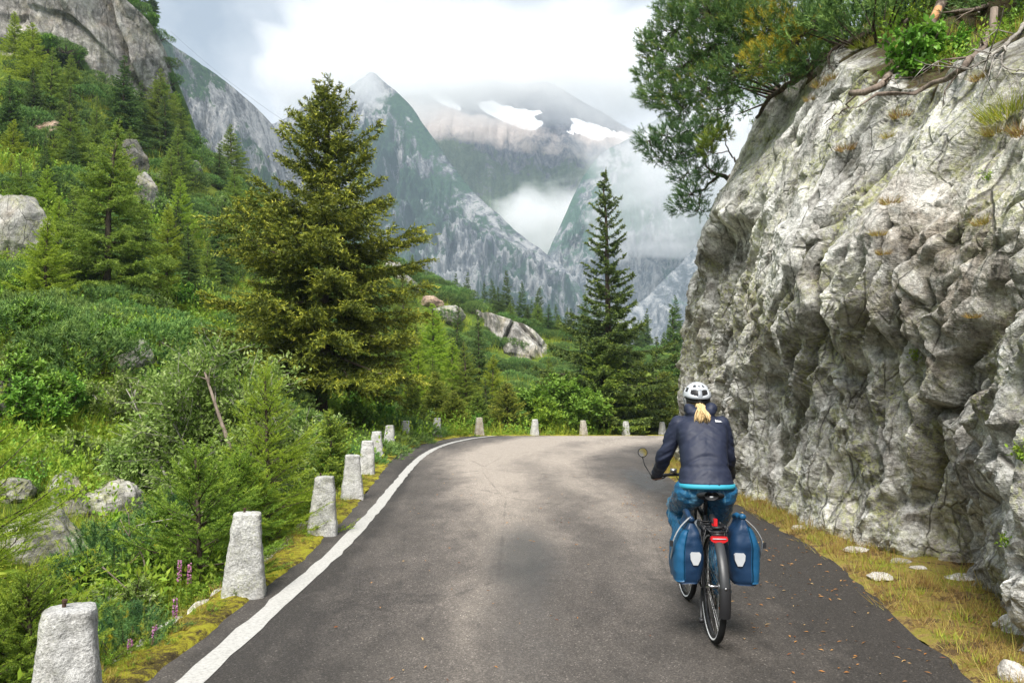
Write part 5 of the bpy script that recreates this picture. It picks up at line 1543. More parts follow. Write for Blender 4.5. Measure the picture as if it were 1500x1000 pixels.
def scatter(name, pts, rz, sc, srcs, tilt=.15, seed=0):
    """ONE object of kind stuff: the clumps are instanced by geometry nodes on a cloud of points"""
    pts = np.asarray(pts, float); n = len(pts); r = np.random.default_rng(seed)
    me = bpy.data.meshes.new(name); me.vertices.add(n); me.vertices.foreach_set('co', pts.astype(np.float32).ravel())
    for k, v in (('rz', rz), ('sc', sc), ('tx', r.normal(size=n) * tilt), ('ty', r.normal(size=n) * tilt)):
        a = me.attributes.new(k, 'FLOAT', 'POINT'); a.data.foreach_set('value', np.asarray(v, np.float32))
    a = me.attributes.new('vi', 'INT', 'POINT'); a.data.foreach_set('value', r.integers(0, len(srcs), n).astype(np.int32))
    o = ob(name, me, kind='stuff')
    c = bpy.data.collections.new(name + '_clumps')
    for i, s in enumerate(srcs):
        c.objects.link(bpy.data.objects.new(f'{name}_clump_{i:02d}', s))
    ng = bpy.data.node_groups.new(name, 'GeometryNodeTree')
    ng.interface.new_socket('Geometry', in_out='INPUT', socket_type='NodeSocketGeometry')
    ng.interface.new_socket('Geometry', in_out='OUTPUT', socket_type='NodeSocketGeometry')
    N, Lk = ng.nodes, ng.links
    gi, go = N.new('NodeGroupInput'), N.new('NodeGroupOutput')
    ci = N.new('GeometryNodeCollectionInfo'); ci.inputs['Collection'].default_value = c; ci.inputs['Separate Children'].default_value = True; ci.inputs['Reset Children'].default_value = True
    ip = N.new('GeometryNodeInstanceOnPoints'); ip.inputs['Pick Instance'].default_value = True
    def na(k, ty='FLOAT'):
        x = N.new('GeometryNodeInputNamedAttribute'); x.data_type = ty; x.inputs['Name'].default_value = k
        return [q for q in x.outputs if q.enabled and q.name == 'Attribute'][0]
    cx = N.new('ShaderNodeCombineXYZ')
    Lk.new(na('tx'), cx.inputs[0]); Lk.new(na('ty'), cx.inputs[1]); Lk.new(na('rz'), cx.inputs[2])
    Lk.new(gi.outputs[0], ip.inputs['Points']); Lk.new(ci.outputs[0], ip.inputs['Instance']); Lk.new(na('vi', 'INT'), ip.inputs['Instance Index'])
    Lk.new(cx.outputs[0], ip.inputs['Rotation']); Lk.new(na('sc'), ip.inputs['Scale']); Lk.new(ip.outputs[0], go.inputs[0])
    md = o.modifiers.new('scatter', 'NODES'); md.node_group = ng
    return o

GC = [clump_grass(1), clump_grass(2, 40, .28, .12), clump_grass(3, 50, .16, .14)]
HC = [clump_herb(4), clump_herb(5, 60, .26, .42, .06, .03), clump_herb(6, 90, .25, .25, .04, .022, 'broad')]
FC = [clump_fern(7), clump_fern(8, 8, .6), clump_fern(9, 10, .42)]
rn = np.random.default_rng(77)
def slope_points(n, y0, y1, x0=-1.9, x1=.15, dens=None):
    """random spots of the hillside in the wedge of ground left of the road"""
    y = np.exp(rn.uniform(math.log(y0), math.log(y1), n)); u = rn.uniform(x0, x1, n)
    x = u * y * .40
    return x, y
def on_slope(n, y0, y1, x0=-1.9, x1=.15, thr=None, nscale=.6, seed=0):
    x, y = slope_points(n, y0, y1, x0, x1)
    sd = side_left(np.c_[x, y])
    ok = (sd > .95) & ~((x > 2.0) & (y < 30))
    if thr is not None: ok &= fbm(np.c_[x * nscale, y * nscale, x * 0], 3, seed) > thr
    x, y = x[ok], y[ok]
    return np.c_[x, y, gnd(x, y)]
def sc_(pts, a=.7, b=1.3, grow=.045, d0=8):
    d = np.hypot(pts[:, 0], pts[:, 1])
    return rn.uniform(a, b, len(pts)) * (1 + np.clip(d - d0, 0, 60) * grow)
p = on_slope(16000, 3.0, 130, -2.0, .35, -.35, .5, 3)
scatter('grass', p, rn.uniform(0, 6.28, len(p)), sc_(p, .8, 1.5, .055), GC, seed=1)
p = on_slope(9500, 2.8, 60, -2.0, .3, -.15, .7, 13)
scatter('herbs', p, rn.uniform(0, 6.28, len(p)), sc_(p, .7, 1.4, .04), HC, seed=2)
p = on_slope(3600, 3.5, 60, -2.0, .3, .02, .5, 23)
scatter('ferns', p, rn.uniform(0, 6.28, len(p)), sc_(p, .7, 1.2, .03), FC, seed=3)
# far wood on the valley side, one mass of crowns
TUFT = [SHRUB[0], SHRUB[1]]
y = rn.uniform(70, 240, 2600); x = rn.uniform(-45, 60, 2600)
ok = gnd(x, y) > -60
p = np.c_[x, y, gnd(x, y) - .2][ok]
scatter('pine_thicket', p, rn.uniform(0, 6.28, len(p)), rn.uniform(.7, 1.5, len(p)), TUFT, seed=4)
y = rn.uniform(130, 250, 900); x = rn.uniform(-10, 70, 900)
p = np.c_[x, y, gnd(x, y) - .2]
scatter('far_wood', p, rn.uniform(0, 6.28, len(p)), rn.uniform(.5, 1.2, len(p)), [SLIM[0][1], SLIM[1][1]], tilt=.03, seed=5)
# straw and moss tufts on the two verges
STRAW = [clump_grass(21, 26, .09, .07, .004, 'straw', 1.4), clump_grass(22, 22, .12, .08, .004, 'straw', 1.3), clump_grass(23, 24, .07, .06, .004, 'grass', 1.2)]
i = rn.integers(20, NV2 - 20, 3600); u = rn.uniform(.02, 1.1, 3600) ** 1.0
f = Rr[i] + (Cb[i] - Rr[i]) * u[:, None] + rn.normal(size=(3600, 2)) * .03
scatter('verge_straw', np.c_[f, .03 + .05 * u], rn.uniform(0, 6.28, len(f)), rn.uniform(.6, 1.4, len(f)), STRAW, tilt=.3, seed=6)
i = np.interp(1.5 + 30 * rn.random(2600) ** 1.6, Le2[:, 1], np.arange(NV)).astype(int); u = rn.uniform(.15, 1.05, 2600)
f = Le2[i] + Ln2[i] * (sh2[i] + wd[i] * u)[:, None]
scatter('verge_tufts', np.c_[f, roadz(f[:, 0], f[:, 1]) + .040 - .13 * (u > .82)], rn.uniform(0, 6.28, len(f)), rn.uniform(.3, .95, len(f)) * (.45 + .7 * u), STRAW + [clump_herb(24, 40, .08, .07, .02, .013, 'herb')], tilt=.3, seed=7)
# ------------------------------------------------------------------ stone posts along the outer edge
def post_mesh(seed, wb=.335, wt=.205, H=.64, sink=.22):
    r = np.random.default_rng(seed)
    n, m = 26, 44
    th = np.linspace(0, 2 * math.pi, 64, endpoint=False)
    ex = 5.0
    sq = 1.0 / (np.abs(np.cos(th)) ** ex + np.abs(np.sin(th)) ** ex) ** (1 / ex)
    V = []
    zs = np.linspace(-sink, H, m)
    for z in zs:
        u = np.clip(z / H, -.4, 1)
        w = (wb + (wt - wb) * max(u, -.1) - .02 * max(0, u) * (1 - max(0, u))) / 2
        V.append(np.c_[np.cos(th) * sq * w, np.sin(th) * sq * w * .92, np.full(64, z)])
    for k in (.985, .95, .86, .6, .3, .02):                  # rounded, slightly domed top
        w = wt / 2 * k
        V.append(np.c_[np.cos(th) * sq * w, np.sin(th) * sq * w * .92, np.full(64, H + .016 * (1 - k ** 4) ** .5)])
    V = np.vstack(V); nr = m + 6
    q = V * 1.0 + seed * 3.1
    h, e = chisel(q * 11, seed, .9, .5, .5)
    d = (h - .2) * .010 + fbm(q * 26, 4, seed, .6) * .008 + fbm(q * 5, 3, seed + 1) * .010
    nn = np.c_[V[:, :2], V[:, 2] * 0]; nn = unit(nn)
    V = V + nn * d[:, None] * np.clip(np.hypot(V[:, 0], V[:, 1]) / .06, 0, 1)[:, None]
    V[m * 64:, 2] += fbm(q[m * 64:] * 16, 3, seed + 4) * .010
    V[:, 0] += .02 * r.normal() * V[:, 2]; V[:, 1] += .02 * r.normal() * V[:, 2]
    i, j = np.meshgrid(np.arange(nr - 1), np.arange(64), indexing='ij'); j2 = (j + 1) % 64
    Q = np.stack([i * 64 + j, i * 64 + j2, (i + 1) * 64 + j2, (i + 1) * 64 + j], -1).reshape(-1, 4)
    T = [((nr - 1) * 64 + k, (nr - 1) * 64 + (k + 1) % 64, nr * 64) for k in range(64)]
    V = np.vstack([V, V[(nr - 1) * 64:].mean(0)])
    return mk('stone_post', V, Q, T, [M['granite']])
PM = [post_mesh(s) for s in (1, 2, 3, 4)]
M['rust'] = plain('rusty_iron', (.10, .06, .045), .7, .3, .6, .3, 60)
bg = Geo(); bg.tube([(0, 0, -.02), (0, 0, .032)], .009, 8); bg.tube([(0, 0, .026), (0, 0, .037)], .013, 6)
BOLT = bg.mesh('iron_bolt', [M['rust']], smooth=False)
_pl = ['nearest pale granite post, cut off by the lower edge, iron bolt on top', 'second granite post from the near end, wide foot in yellow moss, small bolt on top', 'granite post standing beside the larch sapling, third from the near end',
       'leftmost post of the tight overlapping row before the bend', 'granite post overlapped by its nearer neighbour, second of the tight row', 'granite post in the middle of the tight row before the bend', 'last post of the tight row, dark vine of leaves behind it',
       'leaning granite post standing alone where the white line starts to bend', 'granite post in front of the bushy young spruce at the bend', 'granite post with a reddish lichened top at the bend', 'pale granite post near the yellow green bush on the far edge',
       'brownish granite post under the round leafy tree', 'small granite post in front of the olive spruces', 'farthest granite post, right beside the cyclist\'s shoulder']
_pp = [(105, 3.69), (361, 6.46), (474, 9.10), (517, 11.96), (537, 15.2), (552, 18.4), (570, 21.4), (594, 24.3), (640, 26.6), (702, 28.6), (783, 31.0), (855, 33.3), (917, 35.4), (970, 37.3)]
for i, (px, d) in enumerate(_pp):
    x = ray(px, 640)[0] / ray(px, 640)[1] * d
    z = float(roadz(x, d)) + .0
    t = thing('stone_post', _pl[i], 'bollard', (x, d, z), (rs.gauss(0, .012), rs.gauss(0, .018), (.35, .28, .22, .2, .15, .1, .05, -.05, -.1, .3, .4, .5, .5, .6)[i]), 'granite posts along the outer road edge', (1.0, 1.0, 1.0) if i < 10 else (.95, .95, .97))
    ob('post', recoloured(PM[i % 4], 'granite_red') if i in (9, 11) else PM[i % 4], t)
    if i < 3: ob('iron_bolt', BOLT, t, loc=(-.02, .0, .652), rot=(.1, .08, 0))

# edging stones behind the moss
t = thing('stone_edging', 'row of low pale edging stones half buried along the mossy verge', 'kerb', (-2.2, 6, 0))
ES = [boulder_mesh(s, 3, name='stone', m='flat_stone', amp=.25) for s in (551, 552, 553)]
k = 0; s_ = np.concatenate([[0], np.cumsum(np.linalg.norm(np.diff(Le2, axis=0), axis=1))])
pos = np.interp(1.5, Le2[:, 1], s_)
while True:
    i = int(np.interp(pos, s_, np.arange(NV)))
    if Le2[i, 1] > 26.5: break
    L = rs.uniform(.28, .55)
    c = Le2[i] + Ln2[i] * (sh2[i] + wd[i] * .93 + rs.uniform(-.03, .03))
    dv = Le2[min(i + 3, NV - 1)] - Le2[max(i - 3, 0)]
    ob('stone', ES[k % 3], t, loc=(c[0] + 2.2, c[1] - 6, -.075 + rs.uniform(-.02, .02)), rot=(rs.gauss(0, .05), rs.gauss(0, .05), math.atan2(dv[1], dv[0]) + rs.gauss(0, .08)), scale=(L * .5, .075, .065))
    k += 1; pos += L * rs.uniform(1.0, 1.35)

# flat stones lying in the verge under the wall
FS = [boulder_mesh(s, 4, name='flat_stone', m='flat_stone', amp=.2) for s in (561, 562, 563)]
for i, (px, py, w, h, lb) in enumerate([(1255, 804, 36, 13, 'pinkish flat stone in the verge nearest to the panniers'), (1319, 820, 42, 13, 'grey flat stone in the verge, second behind the pinkish one'), (1347, 832, 30, 12, 'small flat stone touching dry grass between two larger ones'),
                                       (1409, 845, 50, 22, 'largest pale flat stone at the foot of the rock wall'), (1290, 842, 50, 10, 'dark mossy flat slab at the asphalt edge'), (1484, 984, 46, 30, 'pale stone at the lower right picture corner'), (1172, 772, 26, 8, 'small grey stone at the wall foot behind the cyclist')]):
    d = 1.62 / ((py - 568) / F)
    c = P(px, py, d)
    o = ob('flat_stone', FS[i % 3], loc=(c[0], d, .045), rot=(.04 * (i % 3 - 1), .05 * (i % 2), i * 1.1), scale=(w / F * d * .52, w / F * d * .42, .035 if i != 5 else .08))
    tag(o, lb, 'stone')

# fallen leaves on the asphalt (uncountable): small curled blades
g = Geo()
n = 620
x = np.concatenate([rn.uniform(1.5, 3.1, 460), rn.uniform(-1.4, 2.6, 160)]); y = np.concatenate([3.6 + rn.random(460) ** 1.2 * 9, 3.4 + rn.random(160) ** 1.3 * 12])
k = x < np.interp(y, REDGE[:, 1], REDGE[:, 0]) - .02
x, y = x[k], y[k]; n = len(x)
a = rn.uniform(0, 6.28, n)
g.blades(np.c_[x, y, np.full(n, .006)], np.c_[np.cos(a), np.sin(a), rn.uniform(0, .35, n)], rn.uniform(.018, .050, n), rn.uniform(.006, .016, n), 0, np.clip(rn.normal(.5, .28, n), 0, 1), rn, 'leaf', np.c_[rn.normal(size=(n, 2)) * .25, np.ones(n)])
ob('fallen_leaves', g.mesh('fallen_leaves', [M['dry_leaf']], smooth=False), kind='stuff')

# ------------------------------------------------------------------ pine leaning out over the wall
def limb(g, a, b, r0, r1, sag=.12, n=8, m=0, rng=None, jit=.03, sides=6):
    a, b = np.array(a, float), np.array(b, float); s = np.linspace(0, 1, n)[:, None]
    L = np.linalg.norm(b - a)
    p = a * (1 - s) + b * s + np.array((0, 0, -1.0)) * sag * L * (s * (1 - s) * 4)
    if rng is not None: p[1:-1] += rng.normal(size=(n - 2, 3)) * jit * L
    g.tube(p, np.linspace(r0, r1, n), sides, m, .4)
    return p

def tufted(g, c, rad, n, rng, nn=34, nl=.075, nw=.0068, out=None, base=.45, flat=.75, tb=0.0):
    p = unit(rng.normal(size=(n, 3))) * rng.uniform(.35, 1.0, n)[:, None] ** .6 * rad * np.array((1, 1, flat))
    o = unit(p / rad + np.array((0, 0, .55)) + (0 if out is None else np.array(out)) + rng.normal(size=(n, 3)) * .35)
    i = np.repeat(np.arange(n), nn); u = rng.random(len(i))
    pos = np.array(c) + p[i] + o[i] * (u * .13)[:, None]
    d = o[i] * .85 + rng.normal(size=(len(i), 3)) * .5
    tw = rng.normal(size=n) * .13 + tb
    tint = np.clip(base + tw[i] + u * .12 + .12 * (p[i, 2] / rad) + rng.normal(size=len(i)) * .07, 0, 1)
    g.blades(pos, d, nl * rng.uniform(.7, 1.2, len(i)), nw, 1, tint, rng)
    for k in range(0, n, 7):
        g.tube([np.array(c), np.array(c) + p[k] * .6 + np.array((0, 0, -.05)), np.array(c) + p[k]], (.007, .005, .002), 3, 0, .3, cap=False)

def wall_pine(name, label, root, blobs, seed, tr=.10, needles='mugo_blue', yellow=(), dens=1.0, base=.52):
    r = np.random.default_rng(seed)
    t = thing(name, label, 'tree', tuple(root))
    root = np.array(root)
    wg, cg = Geo(), Geo()
    pts = [np.zeros(3)]
    rd = {0: tr}
    C = [np.array(P(px, py, d)) - root for px, py, rp, d in blobs]
    order = sorted(range(len(C)), key=lambda i: np.linalg.norm(C[i]))
    nodes = [(np.zeros(3), tr)]
    for i in order:
        k = min(range(len(nodes)), key=lambda q: np.linalg.norm(nodes[q][0] - C[i]) + .35 * np.linalg.norm(nodes[q][0]))
        a, ra = nodes[k]
        p = limb(wg, a, C[i], ra * .8, max(ra * .35, .010), .10, 9, 0, r, .035)
        for q in (4, 6, 8): nodes.append((p[q], max(ra * (.8 - .055 * q), .010)))
    for i, (px, py, rp, d) in enumerate(blobs):
        rad = rp / F * d
        n = int(dens * 190 * (rad / .5) ** 2) + 14
        tb = .30 if i in yellow else 0.0
        tufted(cg, C[i], rad, n, r, base=base, tb=tb, out=unit(C[i]) * .4)
    ob('trunk', wg.mesh('trunk', [M['pine_bark']]), t)
    ob('crown', cg.mesh('crown', [M['pine_bark'], M[needles]], smooth=False), t)
    return t
PINE = [(952, 110, 24, 13.6), (966, 75, 30, 13.6), (990, 45, 40, 13.4), (1022, 14, 46, 13.2), (1064, -4, 48, 13.0), (1108, -10, 48, 12.8), (1000, 96, 44, 13.2), (1044, 66, 50, 12.9), (1088, 50, 48, 12.6), (1130, 40, 44, 12.2), (1164, 60, 34, 11.8),
        (1126, 90, 40, 12.0), (1082, 104, 44, 12.5), (1034, 128, 40, 12.9), (982, 140, 36, 13.3), (956, 140, 22, 13.5), (1160, 20, 40, 12.0), (1185, 88, 22, 11.6), (1000, 158, 26, 13.2), (1050, 160, 26, 12.8), (945, 60, 14, 13.6), (982, 8, 26, 13.5), (1150, 110, 24, 11.8), (1195, 30, 30, 11.5), (1040, 20, 36, 12.6), (1085, 20, 40, 12.4)]
wall_pine('mountain_pine', 'big mountain pine leaning out over the road from the top of the rock wall', cliff_px(1168, 128) + np.array((.35, .2, .15)), PINE, 31, .12, yellow=(9, 10, 11), dens=1.6)
PINE2 = [(950, 206, 22, 17.2), (978, 200, 26, 17.0), (1006, 192, 28, 16.9), (1030, 186, 24, 16.8), (960, 226, 18, 17.2), (1000, 222, 26, 17.0), (1026, 216, 26, 16.8), (1004, 256, 24, 17.0), (1014, 284, 24, 16.9), (996, 302, 18, 17.0), (1040, 250, 24, 16.6), (982, 236, 14, 17.1), (1024, 306, 16, 16.8)]
wall_pine('mountain_pine', 'dark smaller pine hanging from the corner of the rock wall under the big pine', cliff_px(1050, 235) + np.array((.5, .9, .1)), PINE2, 33, .09, dens=1.3, base=.36)
_sr = cliff_px(1056, 222); _sy = _sr[1] - .12
wall_pine('pine_sapling', 'small bright pine seedling rooted on the rock edge below the big pine', _sr, [(1042, 206, 17, _sy), (1052, 188, 14, _sy), (1038, 222, 11, _sy), (1060, 198, 12, _sy)], 34, .025, needles='young_spruce', dens=1.6, base=.45)

# grass, herbs and low shrubs cover the bank above the wall
ii = rn.integers(0, NS, 2600); jj = NTT + 3 + (rn.random(2600) ** 1.3 * (NB - 4)).astype(int)
pb_ = CLIFF[ii, jj]; pb_ = pb_[(pb_[:, 1] > 2) & (pb_[:, 1] < 24)]
scatter('bank_herbs', pb_, rn.uniform(0, 6.28, len(pb_)), rn.uniform(.5, 1.3, len(pb_)), [GC[0], GC[2], HC[0], HC[2], clump_grass(41, 60, .16, .12, .006, 'straw', 1.0)], tilt=.4, seed=8)
# shrubs, dead limbs and roots on the bank above the wall
for i, (Y, t_, s, kd, lb) in enumerate([(11.2, 1.14, .8, 0, 'dark pine shrub on the bank above the rock wall beside the big pine'), (9.6, 1.30, .9, 1, 'dark pine shrub on the bank above the leafy sapling'), (8.0, 1.36, .8, 2, 'dark pine shrub at the top right above bare roots'), (6.8, 1.30, .7, 0, 'pine shrub at the upper right corner above the wall'),
                                        (12.8, 1.20, 1.0, 1, 'pine shrub behind the big leaning pine'), (14.2, 1.16, 1.0, 2, 'pine shrub on the wall top near its corner'), (10.4, 1.45, 1.2, 0, 'large pine shrub high on the bank over the dead limbs'), (7.4, 1.6, 1.3, 1, 'large dark pine shrub highest on the bank'), (5.6, 1.35, .9, 2, 'pine shrub above the right edge of the wall'), (9.0, 1.5, 1.2, 0, 'broad pine shrub on the bank behind the leafy sapling'), (12.0, 1.4, 1.3, 2, 'broad pine shrub on the bank behind the big leaning pine')]):
    c = cliff_at(Y, t_)
    single('pine_shrub', SHRUB[kd], lb, 'shrub', c - np.array((0, 0, .12)), i * 1.1, s)

def cpx(px, py, lift=.10):
    c = cliff_px(px, py); v = unit(c - np.array((0, 0, CAMZ)))
    return c - v * lift
def dead(label, path, r0, r1, twigs=5, seed=1, m='dead_wood', name='dead_branch', lifts=None, raw=None):
    r = np.random.default_rng(seed); g = Geo()
    pts = np.array([cpx(px, py, (lifts[i] if lifts else .15)) for i, (px, py) in enumerate(path)])
    cv_ = np.array((0, 0, CAMZ)); dd_ = np.linalg.norm(pts - cv_, axis=1); kk_ = np.arange(len(pts))
    ft_ = np.polyval(np.polyfit(kk_, np.minimum(dd_, np.median(dd_) + 1.5), 1), kk_)      # an even run along the wall
    pts = cv_ + unit(pts - cv_) * np.minimum(ft_, dd_)[:, None]
    o = pts[0].copy()
    pp = resample(pts - o, 18)
    pp[1:-1] += r.normal(size=(16, 3)) * .012
    rr = np.linspace(r0, r1, 18) * (1 + r.normal(size=18) * .06)
    g.tube(pp, rr, 7, 0)
    for k in range(twigs):
        i = r.integers(5, 18); d = unit(pp[min(i, 17)] - pp[i - 3] + r.normal(size=3) * .6 * np.linalg.norm(pp[i] - pp[i - 3]))
        L = r.uniform(.25, .7); q = np.array([pp[i], pp[i] + d * L * .5 + r.normal(size=3) * .05, pp[i] + d * L + r.normal(size=3) * .08 - np.array((0, 0, .08))])
        g.tube(q, (r1 * .5 + .004, .005, .0025), 4, 0)
        g.tube([q[1], q[1] + unit(d + r.normal(size=3) * .7) * L * .35], (.004, .002), 3, 0)
    if raw:
        a, b = raw
        g.tube(pp[a:b] + np.array((-.012, -.03, .008)), rr[a:b] * .82, 7, 1)
    return tag(ob(name, g.mesh(name, [M[m], M['raw_wood']]), loc=tuple(o)), label, 'branch')
dead('thick dead limb with an orange torn patch ending over the pale slab', [(1378, -30), (1362, 12), (1345, 48), (1312, 88), (1275, 118), (1236, 130)], .07, .036, 5, 1, lifts=[.5, .5, .45, .35, .3, .25], raw=(3, 6))
dead('dead root curving under the green leafy sapling', [(1470, 20), (1440, 52), (1412, 84), (1370, 116), (1325, 130), (1279, 125)], .042, .022, 5, 2, lifts=[.3, .3, .3, .28, .25, .2])
dead('thin dark twig pointing down from the thick dead limb', [(1242, 128), (1226, 150), (1210, 164), (1195, 176)], .012, .004, 2, 3, lifts=[.25, .2, .2, .15])
dead('straight dead limb crossing the soil at the wall top', [(1352, 10), (1320, 28), (1285, 36), (1278, 38)], .05, .03, 3, 4, lifts=[.35, .3, .3, .25])
dead('long grey limb lying along the upper picture edge', [(1540, 4), (1480, 2), (1420, 10), (1372, 24), (1345, 22)], .05, .02, 6, 5, lifts=[.4, .4, .4, .35, .3])
dead('bleached forked root hanging over the wall at the right', [(1500, 20), (1482, 48), (1468, 70), (1440, 78), (1405, 92)], .026, .007, 9, 6, 'grey_bark', lifts=[.35, .3, .3, .25, .2])
dead('bleached root tip dangling below the forked root', [(1470, 62), (1478, 80), (1489, 96), (1483, 108)], .014, .004, 4, 7, 'grey_bark', lifts=[.3, .25, .2, .2])
dead('thin bleached roots beside the root curve', [(1424, 10), (1420, 40), (1412, 66), (1400, 96)], .014, .004, 7, 8, 'grey_bark', lifts=[.4, .35, .3, .2])
dead('dark hanging roots between big pine and soil', [(1232, -10), (1226, 30), (1212, 60), (1205, 84)], .03, .006, 8, 9, 'pine_bark', lifts=[.4, .35, .3, .2])
dead('black pine root gripping the wall edge', [(1186, 60), (1150, 112), (1112, 136), (1085, 152)], .07, .03, 4, 10, 'pine_bark', lifts=[.3, .25, .2, .2])
dead('dark stump root left of the soil bank', [(1255, -20), (1240, 14), (1216, 30), (1188, 44)], .06, .02, 6, 11, 'pine_bark', lifts=[.4, .35, .3, .25])
dead('pale straight twig reaching towards the big pine', [(1290, 30), (1250, 26), (1220, 24), (1192, 28)], .010, .003, 5, 12, 'grey_bark', lifts=[.4, .4, .35, .3])

SAPB = leafy(87, .42, .55, 14, 10, .085, .055, 'broad', 8, 'bark', up=.2, spray=.5, base=.12, name='leafy_sapling')
c = cpx(1330, 112, .12)
single('leafy_sapling', SAPB, 'leafy green sapling growing between the dead limbs on the wall', 'plant', c, .5, 1.0)
c = cpx(1395, 66, .2)
single('leafy_sapling', SAPB, 'smaller leafy sprig above the curving root', 'plant', c, 2.5, .7)
TG = clump_grass(31, 420, .17, .15, .0035, 'grass', 1.5); TR = clump_grass(32, 260, .10, .08, .004, 'straw', 1.6)
TF = clump_herb(33, 60, .12, .14, .035, .02, 'herb')
for i, (px, py, s, me, lb) in enumerate([(1470, 168, 1.5, TG, 'big bright green grass tuft on the ledge at the right edge of the wall'), (1448, 186, 1.1, TR, 'brown mossy cushion under the big bright tuft'), (1492, 196, 1.2, TR, 'straw coloured cushion hanging below the big bright tuft'),
        (1194, 118, 1.3, TR, 'reddish brown moss streak high on the pale slab'), (1212, 104, 1.2, TR, 'upper end of the reddish moss streak on the slab'), (1180, 136, 1.0, TR, 'lower end of the reddish moss streak on the slab'), (1236, 214, 1.1, TR, 'small rusty grass cushion in mid wall'),
        (1300, 286, 1.0, TR, 'rusty tuft at the top of the orange crack'), (1282, 340, .8, TR, 'orange moss in the upright crack'), (1280, 372, .7, TR, 'lower orange moss in the upright crack'), (1424, 114, .9, TR, 'single brown tuft on the smooth pale slab'), (1428, 322, .9, TR, 'brown tuft at the right in mid wall'),
        (1440, 272, .6, TF, 'tiny green herb in a crack near the right edge'), (1490, 668, .9, TF, 'yellow green herb on the outcrop at the right edge'), (1332, 520, .9, TF, 'dark green moss under the overhang'), (1462, 806, .7, TF, 'moss cushion low on the near outcrop'),
        (1310, 160, 1.2, TR, 'hanging moss under the end of the curving root'), (1296, 190, .9, TR, 'moss strip below the curving root'), (1252, 70, 1.0, TG, 'green grass tuft beside the hanging roots'), (1300, 20, 1.1, TG, 'grass tuft on the soil at the wall top'), (1416, 470, .6, TR, 'straw tuft in a notch at the right'), (1064, 166, .9, TF, 'fern tuft on the rock edge beneath the big pine')]):
    c = cpx(px, py, .02)
    single('grass_tuft' if me is not TF else 'herb_tuft', me, lb, 'plant', c, i * .9, s)

# ------------------------------------------------------------------ small things on the left bank
def fireweed(px, d, h, label, k):
    b = at(px, d)
    t = thing('fireweed', label, 'flower', tuple(b), (0, 0, k * 1.3))
    r = np.random.default_rng(900 + k); g, f = Geo(), Geo()
    g.tube([(0, 0, -.05), (.02, .01, h * .5), (.0, .02, h)], (.005, .004, .002), 5, 0, .3)
    n = 44; u = r.uniform(.05, .72, n); a = r.uniform(0, 6.28, n)
    g.blades(np.c_[.012 * np.sin(u * 3), u * .02, u * h], np.c_[np.cos(a), np.sin(a), np.full(n, .3)], .11 * (1 - u * .6), .018, 0, np.clip(.35 + r.normal(size=n) * .15, 0, 1), r, 'leaf', np.tile((0, 0, 1.0), (n, 1)))
    n = 90; u = r.uniform(.70, 1.0, n); a = r.uniform(0, 6.28, n)
    f.blades(np.c_[.006 * np.cos(a), .02 + .006 * np.sin(a), u * h], np.c_[np.cos(a), np.sin(a), r.normal(size=n) * .5], .020 * (1.15 - u * .5), .013, 0, r.random(n), r, 'leaf')
    ob('stem', g.mesh('stem', [M['herb']], smooth=False), t); ob('blossom', f.mesh('blossom', [M['pink']], smooth=False), t)
for i, (px, d, h, lb) in enumerate([(268, 6.3, .55, 'taller pink fireweed spike left of the second stone post'), (287, 6.4, .50, 'pale pink fireweed spike next to the taller one'), (268, 5.6, .45, 'short pink fireweed below the pair of spikes'), (234, 5.2, .38, 'lowest pink fireweed near the blue green pine sapling'), (196, 5.0, .34, 'tiny pink fireweed left of the other ones')]):
    fireweed(px, d, h, lb, i)

def stick(label, path, r0, r1, twigs, seed, m='grey_bark', name='dead_branch', cat='branch'):
    r = np.random.default_rng(seed); g = Geo()
    pts = np.array([P(*q) for q in path]); o = pts[0].copy(); pp = resample(pts - o, 12)
    g.tube(pp, np.linspace(r0, r1, 12), 6, 0)
    for k in range(twigs):
        i = r.integers(3, 12); d = unit(pp[i] - pp[i - 2] + r.normal(size=3) * .1)
        L = r.uniform(.15, .45)
        g.tube([pp[i], pp[i] + d * L * .6, pp[i] + d * L + r.normal(size=3) * .06], (r1 + .002, .003, .0015), 4, 0)
    return tag(ob(name, g.mesh(name, [M[m]]), loc=tuple(o)), label, cat)
stick('white dead birch stem rising through the low willow', [(262, 742, 9.6), (240, 690, 10.0), (222, 660, 10.3), (210, 620, 10.5), (196, 590, 10.6), (185, 570, 10.7)], .022, .006, 8, 1)
stick('white forked twig at the top of the dead birch stem', [(204, 606, 10.4), (196, 582, 10.3), (200, 566, 10.3), (204, 556, 10.3)], .010, .004, 4, 2)
stick('pinkish broken stem standing inside the big willow', [(340, 668, 9.2), (332, 640, 9.3), (322, 612, 9.4), (300, 545, 9.6)], .030, .014, 3, 3, 'dead_wood')
stick('thin bare twig crossing in front of the gully rocks', [(330, 742, 8.0), (270, 756, 8.1), (225, 764, 8.2), (190, 772, 8.3)], .010, .003, 5, 4)
stick('crooked dry twig lying over the undergrowth', [(150, 830, 6.4), (175, 852, 6.3), (196, 872, 6.2), (205, 876, 6.2)], .007, .003, 4, 5, 'dead_wood')
stick('leaning dry stem below the gully slab', [(214, 842, 7.0), (208, 812, 7.1), (186, 780, 7.2), (176, 760, 7.3)], .009, .003, 4, 6, 'dead_wood')

# cable across the valley
a = np.array(P(250, 46, 420)); b = np.array(P(560, 262, 300))
cp = np.array([a + (b - a) * s + np.array((0, 0, -5.0 * 4 * s * (1 - s))) for s in np.linspace(0, 1, 40)])
M['cable'] = plain('steel_cable', (.10, .10, .11), .6, .3, .3)
g = Geo(); g.tube(cp - a, .055, 5)
tag(ob('overhead_cable', g.mesh('overhead_cable', [M['cable']]), loc=tuple(a)), 'thin cable spanning the valley in front of the left mountain', 'cable')

